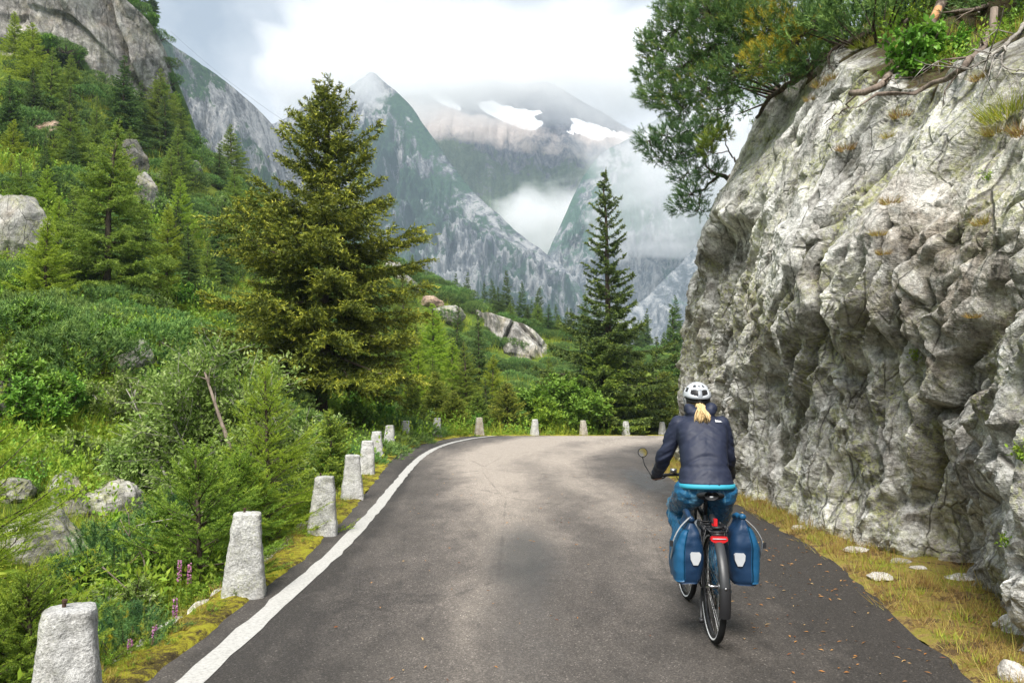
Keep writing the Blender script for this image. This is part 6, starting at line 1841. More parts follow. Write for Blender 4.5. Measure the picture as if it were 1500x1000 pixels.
# ------------------------------------------------------------------ labels: look-alikes are told apart by their order in the view
_ORD = ['leftmost', 'second from the left', 'third from the left', 'fourth from the left', 'fifth from the left', 'sixth from the left', 'seventh from the left', 'eighth from the left', 'ninth from the left', 'tenth from the left', 'eleventh from the left', 'twelfth from the left', 'thirteenth from the left', 'fourteenth from the left', 'fifteenth from the left']
_by = {}
for o in list(S.objects):
    if o.parent is None and o.get('label'): _by.setdefault(o['label'], []).append(o)
for l_, os_ in _by.items():
    if len(os_) < 2: continue
    os_.sort(key=lambda o: float(pxpy(np.array([o.location[:]]))[0][0]))
    for k_, o in enumerate(os_):
        q_ = 'rightmost' if k_ == len(os_) - 1 else _ORD[min(k_, 14)]
        o['group'] = o.get('group') or l_
        o['label'] = l_ + ', ' + q_
# ------------------------------------------------------------------ bicycle, panniers and rider (local frame: x right, y forward, z up; origin under the rear wheel)
BL = (1.315, 5.30, 0.0); BR = (0, math.radians(0.6), math.radians(-3.0))
M['black'] = plain('black_parts', (.018, .018, .02), .45, .4)
M['rubber'] = plain('tyre_rubber', (.022, .022, .023), .8, .25)
M['steel'] = plain('brushed_steel', (.45, .45, .46), .3, .5, 1.0)
M['rim'] = plain('dark_rim', (.05, .05, .055), .35, .5, .6)
M['band'] = plain('reflective_band', (.78, .79, .80), .4, .5)
M['frame'] = plain('anthracite_frame', (.045, .047, .052), .32, .5, .3)
M['fender'] = plain('plastic_mudguard', (.035, .037, .04), .4, .45)
M['red'] = plain('red_lens', (.55, .015, .02), .18, .6)
M['amber'] = plain('amber_reflector', (.7, .20, .03), .25, .6)
M['mirror'] = plain('mirror_glass', (.75, .76, .78), .03, .5, 1.0, .01)
M['grey_strap'] = plain('grey_strap', (.36, .37, .38), .6, .3)
M['reflector'] = plain('grey_reflector', (.46, .48, .50), .35, .5)

def fabric(name, a, b, rough, scale, bump, spec=.4, sheen=0.0, streak=None, dist=.01):
    m, nt, out = mat(name); t = NT(nt); p = t.obj()
    n = t.noise(p, scale, 6, .65, .6); f = t.noise(p, scale * 14, 3, .6)
    c = t.mix(n, a, b)
    if streak is not None:
        s = t.ramp(t.noise(t.mapping(p, (1, 1, .5)), scale * .8, 3, .55, 1.2), [(.56, 0.0), (.64, 1.0)])
        c = t.mix(t.math('MULTIPLY', s, .6), c, streak)
    nb = t.bump(t.math('ADD', n, t.math('MULTIPLY', f, .12)), bump, dist)
    bs = surf(out, t, c, rough, nb, spec)
    if sheen: bs.inputs['Sheen Weight'].default_value = sheen
    return m
M['navy'] = fabric('navy_tarpaulin', (.006, .022, .058), (.012, .040, .095), .42, 5, .5, .4)
M['blue'] = fabric('blue_tarpaulin', (.009, .068, .155), (.015, .105, .225), .42, 5, .5, .4)
M['jacket'] = fabric('navy_shell_jacket', (.011, .015, .034), (.020, .026, .052), .58, 9, .22, .35)
M['trousers'] = fabric('blue_rain_trousers', (.010, .075, .17), (.02, .15, .31), .20, 14, .8, .6, 0, (.16, .36, .52), .02)
M['teal'] = fabric('turquoise_hem', (.02, .25, .36), (.04, .36, .48), .6, 10, .2)
M['skin'] = plain('skin', (.55, .30, .21), .5, .35)
M['hair'] = fabric('blonde_hair', (.45, .29, .12), (.85, .66, .36), .45, 40, .2, .4)
M['white_shell'] = plain('white_helmet_shell', (.50, .53, .57), .28, .5, 0, .06)
M['grey_shell'] = plain('grey_helmet_parts', (.22, .24, .27), .35, .5)
M['eye'] = plain('eye_white', (.8, .8, .78), .2, .5)
M['logo'] = plain('white_print', (.75, .76, .78), .6, .2)

bike = thing('bicycle', 'black touring bicycle with rear rack and mudguard ridden up the road', 'bicycle', BL, BR)

def ring(g, c, R, prof, m=0, n=64, axis='x', tint=.5):
    """revolve a closed profile [(radial, axial)] round the wheel axle"""
    th = np.arange(n) / n * 2 * math.pi
    pr = np.array(prof); k = len(pr)
    r = R + pr[:, 0]
    V = np.stack([np.broadcast_to(pr[None, :, 1], (n, k)), np.cos(th)[:, None] * r[None], np.sin(th)[:, None] * r[None]], -1).reshape(-1, 3) + np.array(c)
    i, j = np.meshgrid(np.arange(n), np.arange(k), indexing='ij'); i2, j2 = (i + 1) % n, (j + 1) % k
    g.add(V, np.stack([i * k + j, i2 * k + j, i2 * k + j2, i * k + j2], -1).reshape(-1, 4), None, m, tint)

def wheel(c, steer=0.0):
    w = Geo()
    w.tube([(-.05, 0, 0), (.05, 0, 0)], .012, 10)
    for s in (-.032, .032): w.tube([(s - .004, 0, 0), (s + .004, 0, 0)], .032, 14)
    for k in range(32):
        a = k / 32 * 6.283; b = a + (.35 if k % 2 else -.35); s = -.032 if k % 4 < 2 else .032
        w.tube([(s, .03 * math.cos(b), .03 * math.sin(b)), (0, .302 * math.cos(a), .302 * math.sin(a))], .0013, 4, 0, cap=False)
    o = ob('wheel', w.mesh('wheel', [M['steel']]), bike, loc=c, rot=(0, 0, steer))
    t = Geo(); ring(t, (0, 0, 0), .332, [(.021 * math.cos(q), .021 * math.sin(q)) for q in np.linspace(0, 6.283, 12, endpoint=False)], n=72)
    ob('tyre', t.mesh('tyre', [M['rubber']]), o)
    r = Geo(); ring(r, (0, 0, 0), .306, [(-.012, -.009), (.010, -.011), (.010, .011), (-.012, .009)], n=72)
    ob('rim', r.mesh('rim', [M['rim']]), o)
    for s in (-1, 1):
        b = Geo(); ring(b, (0, 0, 0), .325, [(-.006, s * .0195), (.004, s * .0222), (.005, s * .0218), (-.005, s * .0185)], n=72)
        ob('reflective_band', b.mesh('reflective_band', [M['band']]), o)
    return o
wheel((0, 0, .353)); wheel((0, 1.07, .353), math.radians(3))

f = Geo()
BB = np.array((0, .44, .29)); ST_ = np.array((0, .275, .78)); HT = np.array((0, .875, .90)); HB = np.array((0, .915, .74)); RA = np.array((0, 0, .353))
f.tube([BB, ST_], .017, 10); f.tube([ST_ - (0, 0, .05), HT - (0, -.005, .03)], .016, 10); f.tube([BB, HB + (0, 0, .03)], .021, 10); f.tube([HB, HT + (0, -.005, .03)], .021, 10)
f.tube([BB - (.035, 0, 0), BB + (.035, 0, 0)], .024, 12)
for s in (-1, 1):
    f.tube([BB + (s * .03, 0, 0), (s * .045, .2, .31), RA + (s * .066, 0, 0)], .010, 7)
    f.tube([ST_ + (s * .015, 0, -.05), (s * .05, .12, .56), RA + (s * .066, 0, 0)], .008, 7)
    f.tube([HB + (s * .05, .01, -.02), (s * .055, .99, .55), (s * .055, 1.07, .353)], .012, 8)
f.tube([HB + (-.055, .01, -.02), HB + (.055, .01, -.02)], .015, 8)
ob('frame', f.mesh('frame', [M['frame']]), bike)
g = Geo(); g.tube([ST_, (0, .235, .90)], .0136, 10); g.box((0, .235, .895), (.035, .05, .03)); ob('seat_post', g.mesh('seat_post', [M['black']]), bike)
# saddle: broad at the back, narrow nose
n, k = 18, 20
V = []
for u in np.linspace(0, 1, n):
    y = .050 + .29 * u; w = .072 * (1 - sstep(.15, .75, u)) + .020; w *= math.sin(min(1, u * 9 + .35) * math.pi / 2) * math.sin(min(1, (1.02 - u) * 9) * math.pi / 2)
    for q in np.linspace(0, 6.283, k, endpoint=False):
        V.append((math.cos(q) * w, y, .925 + math.sin(q) * .026 * (1 if math.sin(q) > 0 else 1.3) + .012 * math.exp(-u * 5) - .012 * math.exp(-(math.cos(q) / .25) ** 2) * (math.sin(q) > 0)))
i, j = np.meshgrid(np.arange(n - 1), np.arange(k), indexing='ij'); j2 = (j + 1) % k
g = Geo(); g.add(V, np.stack([i * k + j, i * k + j2, (i + 1) * k + j2, (i + 1) * k + j], -1).reshape(-1, 4), [(0, q, q + 1) for q in range(1, k - 1)] + [((n - 1) * k, (n - 1) * k + q + 1, (n - 1) * k + q) for q in range(1, k - 1)])
for s in (-1, 1): g.tube([(s * .035, .12, .905), (s * .022, .22, .885), (s * .015, .33, .90)], .004, 5)
sd = ob('saddle', g.mesh('saddle', [M['black']]), bike)
g = Geo(); g.box((0, .051, .925), (.022, .004, .012)); ob('badge', g.mesh('badge', [M['grey_strap']]), sd)
# bar, stem, grips, brake levers, bell
hb = Geo()
hb.tube([HT + (0, -.005, .02), (0, .862, .965), (0, .90, .985)], .017, 10)
hb.tube([(-.30, .775, .975), (-.20, .825, .985), (-.05, .90, .985), (.05, .90, .985), (.20, .825, .985), (.30, .775, .975)], .0125, 10)
for s in (-1, 1):
    hb.tube([(s * .19, .835, .98), (s * .20, .90, .955), (s * .27, .885, .94)], .007, 6)
    hb.tube([(s * .19, .84, .98), (s * .12, .98, 1.0), (s * .02, .98, .85)], .003, 5)
hbo = ob('handlebar', hb.mesh('handlebar', [M['black']]), bike)
for s in (-1, 1):
    g = Geo(); g.tube([(s * .305, .772, .975), (s * .235, .808, .98)], .0175, 12); ob('grip', g.mesh('grip', [M['rubber']]), hbo)
g = Geo(); g.tube([(-.13, .865, 1.0), (-.13, .865, 1.03)], .026, 14); ob('bell', g.mesh('bell', [M['steel']]), hbo)
g = Geo(); g.tube([(.02, .92, .96), (.02, .96, .955)], .035, 14); ob('headlight', g.mesh('headlight', [M['black']]), bike)
# round mirror on a thin curved arm at the left end of the bar
g = Geo(); g.tube([(-.305, .775, .975), (-.325, .80, 1.01), (-.355, .82, 1.06), (-.372, .815, 1.12)], .0045, 6); g.tube([(-.372, .818, 1.155), (-.372, .800, 1.155)], .037, 24)
mo = ob('rear_mirror', g.mesh('rear_mirror', [M['black']]), bike)
g = Geo(); g.tube([(-.372, .800, 1.155), (-.372, .7965, 1.155)], .032, 24); ob('mirror_glass', g.mesh('mirror_glass', [M['mirror']], smooth=False), mo)

def arc_band(R, a0, a1, w, depth, n=30):
    V = []
    pr = [(-w / 2, -depth), (-w / 2 * .92, -.004), (-w / 4, .004), (0, .006), (w / 4, .004), (w / 2 * .92, -.004), (w / 2, -depth)]
    pr += [(x * .93, z - .004) for x, z in reversed(pr)]
    k = len(pr)
    for a in np.linspace(a0, a1, n):
        for x, z in pr: V.append((x, (R + z) * math.cos(a), (R + z) * math.sin(a)))
    i, j = np.meshgrid(np.arange(n - 1), np.arange(k), indexing='ij'); j2 = (j + 1) % k
    return np.array(V), np.stack([i * k + j, i * k + j2, (i + 1) * k + j2, (i + 1) * k + j], -1).reshape(-1, 4)
for nm, c, a0, a1 in (('mudguard', (0, 0, .353), math.radians(20), math.radians(190)), ('mudguard', (0, 1.07, .353), math.radians(35), math.radians(190))):
    V, Q = arc_band(.375, a0, a1, .062, .016)
    g = Geo(); g.add(V + np.array(c), Q)
    mg = ob(nm, g.mesh(nm, [M['fender']]), bike)
    if c[1] == 0:
        g = Geo(); V, Q = arc_band(.380, math.radians(168), math.radians(196), .070, .014, 10); g.add(V + np.array(c), Q); ob('mud_flap', g.mesh('mud_flap', [M['black']]), mg)
        g = Geo(); g.tube([(0, -.385, .430), (0, -.378, .430)], .007, 10); ob('rivet', g.mesh('rivet', [M['steel']]), mg)
# rack
g = Geo()
for s in (-1, 1):
    g.tube([(s * .062, .27, .70), (s * .062, .20, .745), (s * .062, -.13, .745), (s * .05, -.17, .735)], .006, 7)
    g.tube([(s * .062, .05, .745), (s * .085, .0, .36)], .006, 7); g.tube([(s * .062, -.09, .745), (s * .10, -.05, .55), (s * .085, .0, .36)], .006, 7)
for y in (-.12, -.02, .08, .18): g.tube([(-.062, y, .745), (.062, y, .745)], .005, 6)
g.tube([(-.05, -.17, .735), (.05, -.17, .735)], .006, 7); g.box((0, -.165, .715), (.07, .012, .03))
rk = ob('rack', g.mesh('rack', [M['black']]), bike)
g = Geo(); g.box((0, -.1, .757), (.06, .10, .012)); g.tube([(0, -.06, .77), (0, .05, .80)], .02, 8); ob('rack_clamp', g.mesh('rack_clamp', [M['black']]), rk)
# rear light: wide lens with chamfered ends
def prism(g, outline, y0, y1, m=0):
    n = len(outline); V = [(x, y0, z) for x, z in outline] + [(x, y1, z) for x, z in outline]
    g.add(V, [(i, (i + 1) % n, n + (i + 1) % n, n + i) for i in range(n)], [(0, i + 1, i) for i in range(1, n - 1)] + [(n, n + i, n + i + 1) for i in range(1, n - 1)], m)
g = Geo(); prism(g, [(-.052, .684), (-.055, .695), (-.048, .71), (.048, .71), (.055, .695), (.052, .684), (.03, .672), (-.03, .672)], -.198, -.172); lt = ob('rear_light', g.mesh('rear_light', [M['red']], smooth=False), bike)
g = Geo(); g.box((0, -.1995, .697), (.085, .004, .006)); ob('light_strip', g.mesh('light_strip', [M['reflector']]), lt)
g = Geo(); g.box((-.012, -.13, .79), (.022, .03, .045)); g.box((-.012, -.1, .765), (.03, .03, .02)); ob('small_red_light', g.mesh('small_red_light', [M['red']], smooth=False), bike)
# drive: chainring, chain, cranks, pedals, cassette, derailleur, kickstand
g = Geo(); ring(g, tuple(BB + (.05, 0, 0)), .085, [(-.03, -.003), (.006, -.003), (.006, .003), (-.03, .003)], n=40); ring(g, (.045, 0, .353), .04, [(-.03, -.012), (.006, -.008), (.0, .012), (-.03, .012)], n=24)
g.tube([(.05, .44, .375), (.05, .02, .395)], .004, 5); g.tube([(.05, .44, .205), (.05, .05, .28)], .004, 5); g.box((.06, .01, .27), (.02, .03, .10))
ob('chain_drive', g.mesh('chain_drive', [M['rim']]), bike)
PL, PR = np.array((-.125, .475, .458)), np.array((.125, .405, .122))
for s, p in ((-1, PL), (1, PR)):
    g = Geo(); g.tube([BB + (s * .055, 0, 0), (s * .075, p[1], p[2])], (.014, .011), 8); g.tube([(s * .07, p[1], p[2]), (s * .17, p[1], p[2])], .006, 6)
    c = ob('crank', g.mesh('crank', [M['frame']]), bike)
    g = Geo(); g.box((s * .13, p[1], p[2]), (.085, .095, .022)); pd = ob('pedal', g.mesh('pedal', [M['black']]), c)
    g = Geo(); g.box((s * .13, p[1] - .049, p[2]), (.055, .004, .016)); ob('pedal_reflector', g.mesh('pedal_reflector', [M['amber']]), pd)
g = Geo(); g.tube([(-.05, .12, .31), (-.085, -.02, .24), (-.105, -.14, .185)], (.011, .010, .009), 7); g.box((-.106, -.15, .18), (.03, .045, .022)); ob('kickstand', g.mesh('kickstand', [M['black']]), bike)
# bottle in its cage on the seat tube
g = Geo(); g.tube([(-.045, .30, .56), (-.05, .275, .66), (-.05, .262, .715), (-.05, .255, .74)], (.036, .036, .034, .016), 14)
bt = tag(ob('drinking_bottle', g.mesh('drinking_bottle', [M['grey_shell']]), loc=(0, 0, 0)), 'grey bottle held in a black cage below the saddle', 'bottle')
g = Geo()
for z in (.60, .68): ring(g, (0, 0, 0), .038, [(.0, -.003), (.004, -.003), (.004, .003), (.0, .003)], n=24)
g2 = Geo()
g2.tube([(-.085, .29, .57), (-.088, .262, .70), (-.05, .25, .725), (-.012, .262, .70), (-.012, .29, .57)], .004, 6)
ob('bottle_cage', g2.mesh('bottle_cage', [M['black']]), bike)

def place_local(o):
    o.matrix_world = Matrix.LocRotScale(Vector(BL), Matrix.Rotation(0, 3, 'X').to_quaternion() @ bike.rotation_euler.to_quaternion(), Vector((1, 1, 1)))
place_local(bt)

# ------------------------------------------------------------------ panniers
def pannier(s, label, bulge):
    t = thing('pannier', label, 'bag', BL, BR)
    n, k = 30, 56
    th = np.linspace(0, 2 * math.pi, k, endpoint=False)
    V = []
    for u in np.linspace(0, 1, n):
        z = .40 + .415 * u
        a = np.interp(u, [0, .05, .2, .55, .78, .92, 1], [.072, .086, .094, .092, .066, .026, .014])      # half thickness (x)
        b = np.interp(u, [0, .05, .2, .6, .8, .95, 1], [.122, .138, .148, .152, .142, .125, .118])          # half length (y)
        ex = 4.0
        q = 1.0 / (np.abs(np.cos(th)) ** ex + np.abs(np.sin(th)) ** ex) ** (1 / ex)
        x = np.cos(th) * q * a * s
        cx = s * (.178 - .035 * max(0, u - .55))
        V.append(np.c_[cx + x, -.015 + np.sin(th) * q * b, np.full(k, z)])
    V = np.vstack(V)
    cen = np.array((s * .178, -.015, .6))
    nn = unit((V - cen) * np.array((1.6, 1, .35)))
    cr = ridged(np.c_[V[:, 0] * 5, V[:, 1] * 7 + V[:, 2] * 6 * s, V[:, 2] * 3] + s * 3, 3, 811 + int(s)) - .5
    d = cr * .014 + fbm(V * 9 + s * 4, 3, 815) * .010
    V = V + nn * d[:, None]
    V[:, 2] += bulge * (V[:, 1] + .015) * sstep(.62, .8, V[:, 2])
    i, j = np.meshgrid(np.arange(n - 1), np.arange(k), indexing='ij'); j2 = (j + 1) % k
    Q = np.stack([i * k + j, i * k + j2, (i + 1) * k + j2, (i + 1) * k + j], -1).reshape(-1, 4)
    T = [(0, q, q + 1) for q in range(1, k - 1)] + [((n - 1) * k, (n - 1) * k + q + 1, (n - 1) * k + q) for q in range(1, k - 1)]
    fl = -1 if s > 0 else 1
    if s < 0: Q = Q[:, ::-1]; T = [x[::-1] for x in T]
    body = ob('bag_body', mk('bag_body', V, Q, T, [M['navy']]), t)
    # lighter outer side panel, a skin standing 3 mm proud of the body
    fc = V.reshape(n, k, 3)
    sel = [q for q in range(k) if math.cos(th[q]) > .30]
    sel = sorted(sel, key=lambda q: ((th[q] + math.pi) % (2 * math.pi)))
    A = fc[1:26][:, sel] + np.array((s * .0035, 0, 0)) + nn.reshape(n, k, 3)[1:26][:, sel] * .002
    B = fc[1:26][:, sel] - np.array((s * .002, 0, 0))
    h, w = A.shape[:2]
    VV = np.concatenate([A.reshape(-1, 3), B.reshape(-1, 3)])
    Q = grid_faces(h, w)
    rim = []
    bd = [(r, 0) for r in range(h)] + [(h - 1, c) for c in range(1, w)] + [(r, w - 1) for r in range(h - 2, -1, -1)] + [(0, c) for c in range(w - 2, 0, -1)]
    for x in range(len(bd)):
        p0, p1 = bd[x], bd[(x + 1) % len(bd)]
        i0, i1 = p0[0] * w + p0[1], p1[0] * w + p1[1]
        rim.append((i0, i1, i1 + h * w, i0 + h * w))
    ob('side_panel', mk('side_panel', VV, np.concatenate([Q, np.array(rim)]), None, [M['blue']]), t)
    # rolled top
    g = Geo(); top = fc[-1]; yy_ = np.linspace(-.14, .11, 12)
    g.tube(np.c_[np.full(12, s * .163), yy_, .812 + bulge * (yy_ + .015) + .006 * np.sin(yy_ * 40)], .019, 8); ob('rolled_top', g.mesh('rolled_top', [M['blue'] if s > 0 else M['navy']]), t)
    # reflector on the back face
    yb = fc[:, :, 1].min()
    zi = int((.555 - .40) / .415 * (n - 1)); bi = int(np.argmin(fc[zi, :, 1])); c = fc[zi, bi]
    g = Geo(); w_, h_ = .034, .040
    prism(g, [(c[0] + x, .565 + z) for x, z in ((-w_ * .75, h_), (w_ * .75, h_), (w_, h_ * .72), (w_ * .92, -.1 * h_), (w_ * .42, -h_), (-w_ * .42, -h_), (-w_ * .92, -.1 * h_), (-w_, h_ * .72))], yb - .007, yb + .03)
    ob('reflector', g.mesh('reflector', [M['reflector']], smooth=False), t)
    # strap from the roll down the outer side, with its buckle
    xo = s * .283
    g = Geo(); pts = [(s * .17, -.12, .82), (s * .235, -.14, .76), (xo - s * .004, -.145, .68), (xo, -.10, .60), (xo, -.04, .54)]
    pts = np.array(pts); pts = resample(pts, 14)
    for a_, b_ in zip(pts[:-1], pts[1:]):
        dd = b_ - a_; L = np.linalg.norm(dd); z_ = dd / L; x_ = unit(np.cross((0, 1, 0), z_)); y_ = np.cross(z_, x_)
        g.box((a_ + b_) / 2, (.003, .022, L * 1.08), rot=np.stack([x_, y_, z_], 1))
    ob('strap', g.mesh('strap', [M['grey_strap']], smooth=False), t)
    g = Geo(); g.box((s * (.178 + .115), -.145, .655), (.018, .03, .035)); ob('buckle', g.mesh('buckle', [M['black']], smooth=False), t)
    g = Geo(); g.box((s * .075, .02, .735), (.012, .22, .03))
    for y in (-.06, .09): g.tube([(s * .072, y, .72), (s * .062, y, .757)], .007, 6)
    ob('hook_rail', g.mesh('hook_rail', [M['black']]), t)
    return t
pannier(-1, 'left blue pannier with a lighter blue outer side and loose grey strap', .12)
pannier(1, 'right blue pannier with a bright blue outer edge, hanging behind the right leg', -.10)

# ------------------------------------------------------------------ rider
def ball(c, r, n=16, m=12):
    c = np.array(c, float); r = np.array((r,) * 3 if np.isscalar(r) else r, float)
    V = [c + r * np.array((math.sin(a) * math.cos(b), math.sin(a) * math.sin(b), math.cos(a))) for a in np.linspace(.02, math.pi - .02, m) for b in np.linspace(0, 2 * math.pi, n, endpoint=False)]
    i, j = np.meshgrid(np.arange(m - 1), np.arange(n), indexing='ij'); j2 = (j + 1) % n
    Q = np.stack([i * n + j, (i + 1) * n + j, (i + 1) * n + j2, i * n + j2], -1).reshape(-1, 4)
    T = [(0, q, q + 1) for q in range(1, n - 1)] + [((m - 1) * n, (m - 1) * n + q + 1, (m - 1) * n + q) for q in range(1, n - 1)]
    return np.array(V), Q, T
def loft(rings, n=32, ex=2.4):
    th = np.linspace(0, 2 * math.pi, n, endpoint=False); q = 1.0 / (np.abs(np.cos(th)) ** ex + np.abs(np.sin(th)) ** ex) ** (1 / ex)
    V = np.vstack([np.c_[x + np.cos(th) * q * a, y + np.sin(th) * q * b, z + np.sin(th) * q * b * tl] for x, y, z, a, b, tl in rings]); m = len(rings)
    i, j = np.meshgrid(np.arange(m - 1), np.arange(n), indexing='ij'); j2 = (j + 1) % n
    Q = np.stack([i * n + j, i * n + j2, (i + 1) * n + j2, (i + 1) * n + j], -1).reshape(-1, 4)
    T = [(0, q_ + 1, q_) for q_ in range(1, n - 1)] + [((m - 1) * n, (m - 1) * n + q_, (m - 1) * n + q_ + 1) for q_ in range(1, n - 1)]
    return V, Q, T
class Body(Geo):
    def ball(s, c, r): s.add(*ball(c, r))
    def limb(s, pts, rad, n=10):
        pts = np.array(pts, float); pp = resample(pts, max(n, len(pts) * 4)) if len(pts) > 2 else np.linspace(pts[0], pts[1], n)
        u = np.linspace(0, 1, len(pp)); k = np.linspace(0, 1, len(pts))
        rr = np.interp(u, k, rad)
        s.tube(pp, rr, 14); s.ball(pp[0], rr[0]); s.ball(pp[-1], rr[-1])
    def skin(s, name, voxel, mats, disp=None, smooth=2):
        o = bpy.data.objects.new(name, s.mesh(name, [])); COL.objects.link(o)
        md = o.modifiers.new('r', 'REMESH'); md.mode = 'VOXEL'; md.voxel_size = voxel; md.use_smooth_shade = True
        sm = o.modifiers.new('s', 'SMOOTH'); sm.iterations = smooth * 3; sm.factor = .5
        dg = bpy.context.evaluated_depsgraph_get(); dg.update()
        me = bpy.data.meshes.new_from_object(o.evaluated_get(dg))
        bpy.data.objects.remove(o)
        me.name = name; me.materials.clear()
        for m in mats: me.materials.append(m)
        n = len(me.vertices); co = np.zeros(n * 3, np.float32); me.vertices.foreach_get('co', co); co = co.reshape(-1, 3).astype(float)
        no = np.zeros(n * 3, np.float32); me.vertices.foreach_get('normal', no); no = no.reshape(-1, 3)
        if disp is not None:
            co = co + no * disp(co, no)[:, None]
            me.vertices.foreach_set('co', co.astype(np.float32).ravel())
        me.polygons.foreach_set('use_smooth', np.ones(len(me.polygons), bool))
        me.update()
        return me, co, no

rider = thing('person', 'cyclist from behind with white helmet, blonde ponytail, navy jacket and shiny blue trousers', 'person', BL, BR)
HEAD = np.array((0, .585, 1.565))
SH = {s: np.array((s * .150, .475, 1.385)) for s in (-1, 1)}
EL = {s: np.array(((-.248 if s < 0 else .205), .545, 1.135)) for s in (-1, 1)}
WR = {s: np.array((s * .268, .735, 1.005)) for s in (-1, 1)}
KN = {-1: np.array((-.135, .665, .77)), 1: np.array((.125, .625, .60))}
AN = {-1: np.array((-.125, .395, .545)), 1: np.array((.125, .325, .215))}
HP = {s: np.array((s * .095, .265, .955)) for s in (-1, 1)}

b = Body()
b.ball(HEAD + (0, -.008, .012), (.074, .096, .098)); b.ball(HEAD + (0, .035, -.055), (.056, .055, .062)); b.ball(HEAD + (0, .060, -.098), (.026, .022, .02))
b.limb([HEAD + (0, .088, .010), HEAD + (0, .112, -.028)], (.009, .014), 6)
b.ball(HEAD + (0, .088, -.066), (.026, .014, .010)); b.ball(HEAD + (0, .082, .028), (.05, .016, .012))
for s in (-1, 1):
    b.ball(HEAD + (s * .077, -.005, -.012), (.010, .020, .032)); b.ball(HEAD + (s * .036, .062, -.036), (.024, .026, .022))
b.limb([(0, .50, 1.40), (0, .54, 1.47), HEAD + (0, -.012, -.05)], (.07, .055, .056))
b.add(*loft([(0, .24, .93, .13, .10, 0), (0, .26, 1.02, .15, .105, 0), (0, .32, 1.17, .125, .095, 0), (0, .40, 1.30, .15, .10, 0), (0, .46, 1.39, .14, .085, 0), (0, .50, 1.43, .07, .06, 0)]))
for s in (-1, 1):
    b.limb([SH[s], EL[s], WR[s]], (.052, .040, .027))
    b.limb([HP[s], KN[s], AN[s]], (.080, .054, .038))
    b.limb([AN[s], AN[s] + (0, .10, -.075)], (.036, .034), 8)
    # palm on top of the grip, four fingers wrapped over it, thumb round the inside
    gp = np.array((s * .268, .79, .978)); ax = unit(np.array((s * .070, -.036, -.005)))
    b.add(*ball(gp + np.array((0, -.028, .024)), (.040, .036, .014)))
    b.limb([WR[s], gp + np.array((0, -.035, .022))], (.026, .022), 6)
    for q in range(4):
        o_ = gp + ax * (q - 1.5) * .0195 + np.array((0, .002, .026)); ln = (.9, 1.0, .97, .8)[q]
        b.limb([o_ + (0, -.012, .002), o_ + (0, .022 * ln, .0), o_ + (0, .034 * ln, -.022), o_ + (0, .022 * ln, -.044), o_ + (0, .004, -.050)], (.0095, .0090, .0085, .008, .007), 12)
    tb = gp - ax * .036 + np.array((0, -.018, .018))
    b.limb([tb, tb + (-s * .008, .016, -.006), tb + (-s * .006, .026, -.026), tb + (0, .014, -.040)], (.012, .0105, .0095, .008), 10)
me, co, no = b.skin('body', .0068, [M['skin']], None, 1)
ob('body', me, rider)
for s in (-1, 1):
    g = Geo(); g.add(*ball(HEAD + (s * .031, .079, .006), .0115)); e = ob('eye', g.mesh('eye', [M['eye']]), rider)
    g = Geo(); g.add(*ball(HEAD + (s * .031, .0865, .006), (.0055, .005, .0055))); ob('pupil', g.mesh('pupil', [M['black']]), e)

# jacket
j = Body()
j.add(*loft([(0, .228, .985, .186, .140, -.05), (0, .232, 1.0, .188, .142, -.05), (0, .25, 1.05, .180, .136, -.1), (0, .29, 1.14, .164, .128, -.15), (0, .345, 1.23, .164, .126, -.2), (0, .405, 1.32, .176, .126, -.2), (0, .452, 1.39, .170, .114, -.2), (0, .485, 1.43, .128, .095, -.15), (0, .515, 1.465, .090, .085, -.1), (0, .53, 1.50, .078, .080, 0)], 40))
for s in (-1, 1):
    j.limb([SH[s] + (0, 0, .0), SH[s] * .45 + EL[s] * .55 + (s * .006, -.015, 0), EL[s] + (s * .004, -.01, -.005), EL[s] * .4 + WR[s] * .6 + (0, 0, .0), WR[s]], (.070, .061, .057, .048, .040), 20)
# hood folded at the nape
j.ball((0, .435, 1.475), (.115, .060, .042)); j.ball((-.075, .465, 1.50), (.050, .060, .045)); j.ball((.075, .465, 1.50), (.050, .060, .045))
def jdisp(co, no):
    x, y, z = co.T
    arm = sstep(.19, .22, np.abs(x))
    w1 = ridged(np.c_[x * 4 + z * 3 * np.sign(x), y * 3, z * 15 + np.abs(x) * 9], 3, 821, .5) - .45
    w2 = ridged(np.c_[x * 9, y * 12, z * 12] + 3, 3, 823, .5) - .45
    yoke = -np.exp(-((z - (1.185 - .10 * (np.abs(x) / .18) ** 2)) / .012) ** 2) * .005 * (1 - arm)
    waist = -np.exp(-((z - 1.115) / .018) ** 2) * .005 * (1 - arm)
    hem = np.exp(-((z - 1.005) / .014) ** 2) * .003 * (1 - arm)
    seam = -np.exp(-((np.abs(x) - .012 - .0) / .004) ** 2) * 0
    return w1 * .011 * (.6 + .9 * arm) + w2 * .004 + yoke + waist + hem + fbm(co * 7, 3, 826) * .008
jme, jco, jno = j.skin('jacket', .0085, [M['jacket']], jdisp, 2)
jk = ob('jacket', jme, rider)
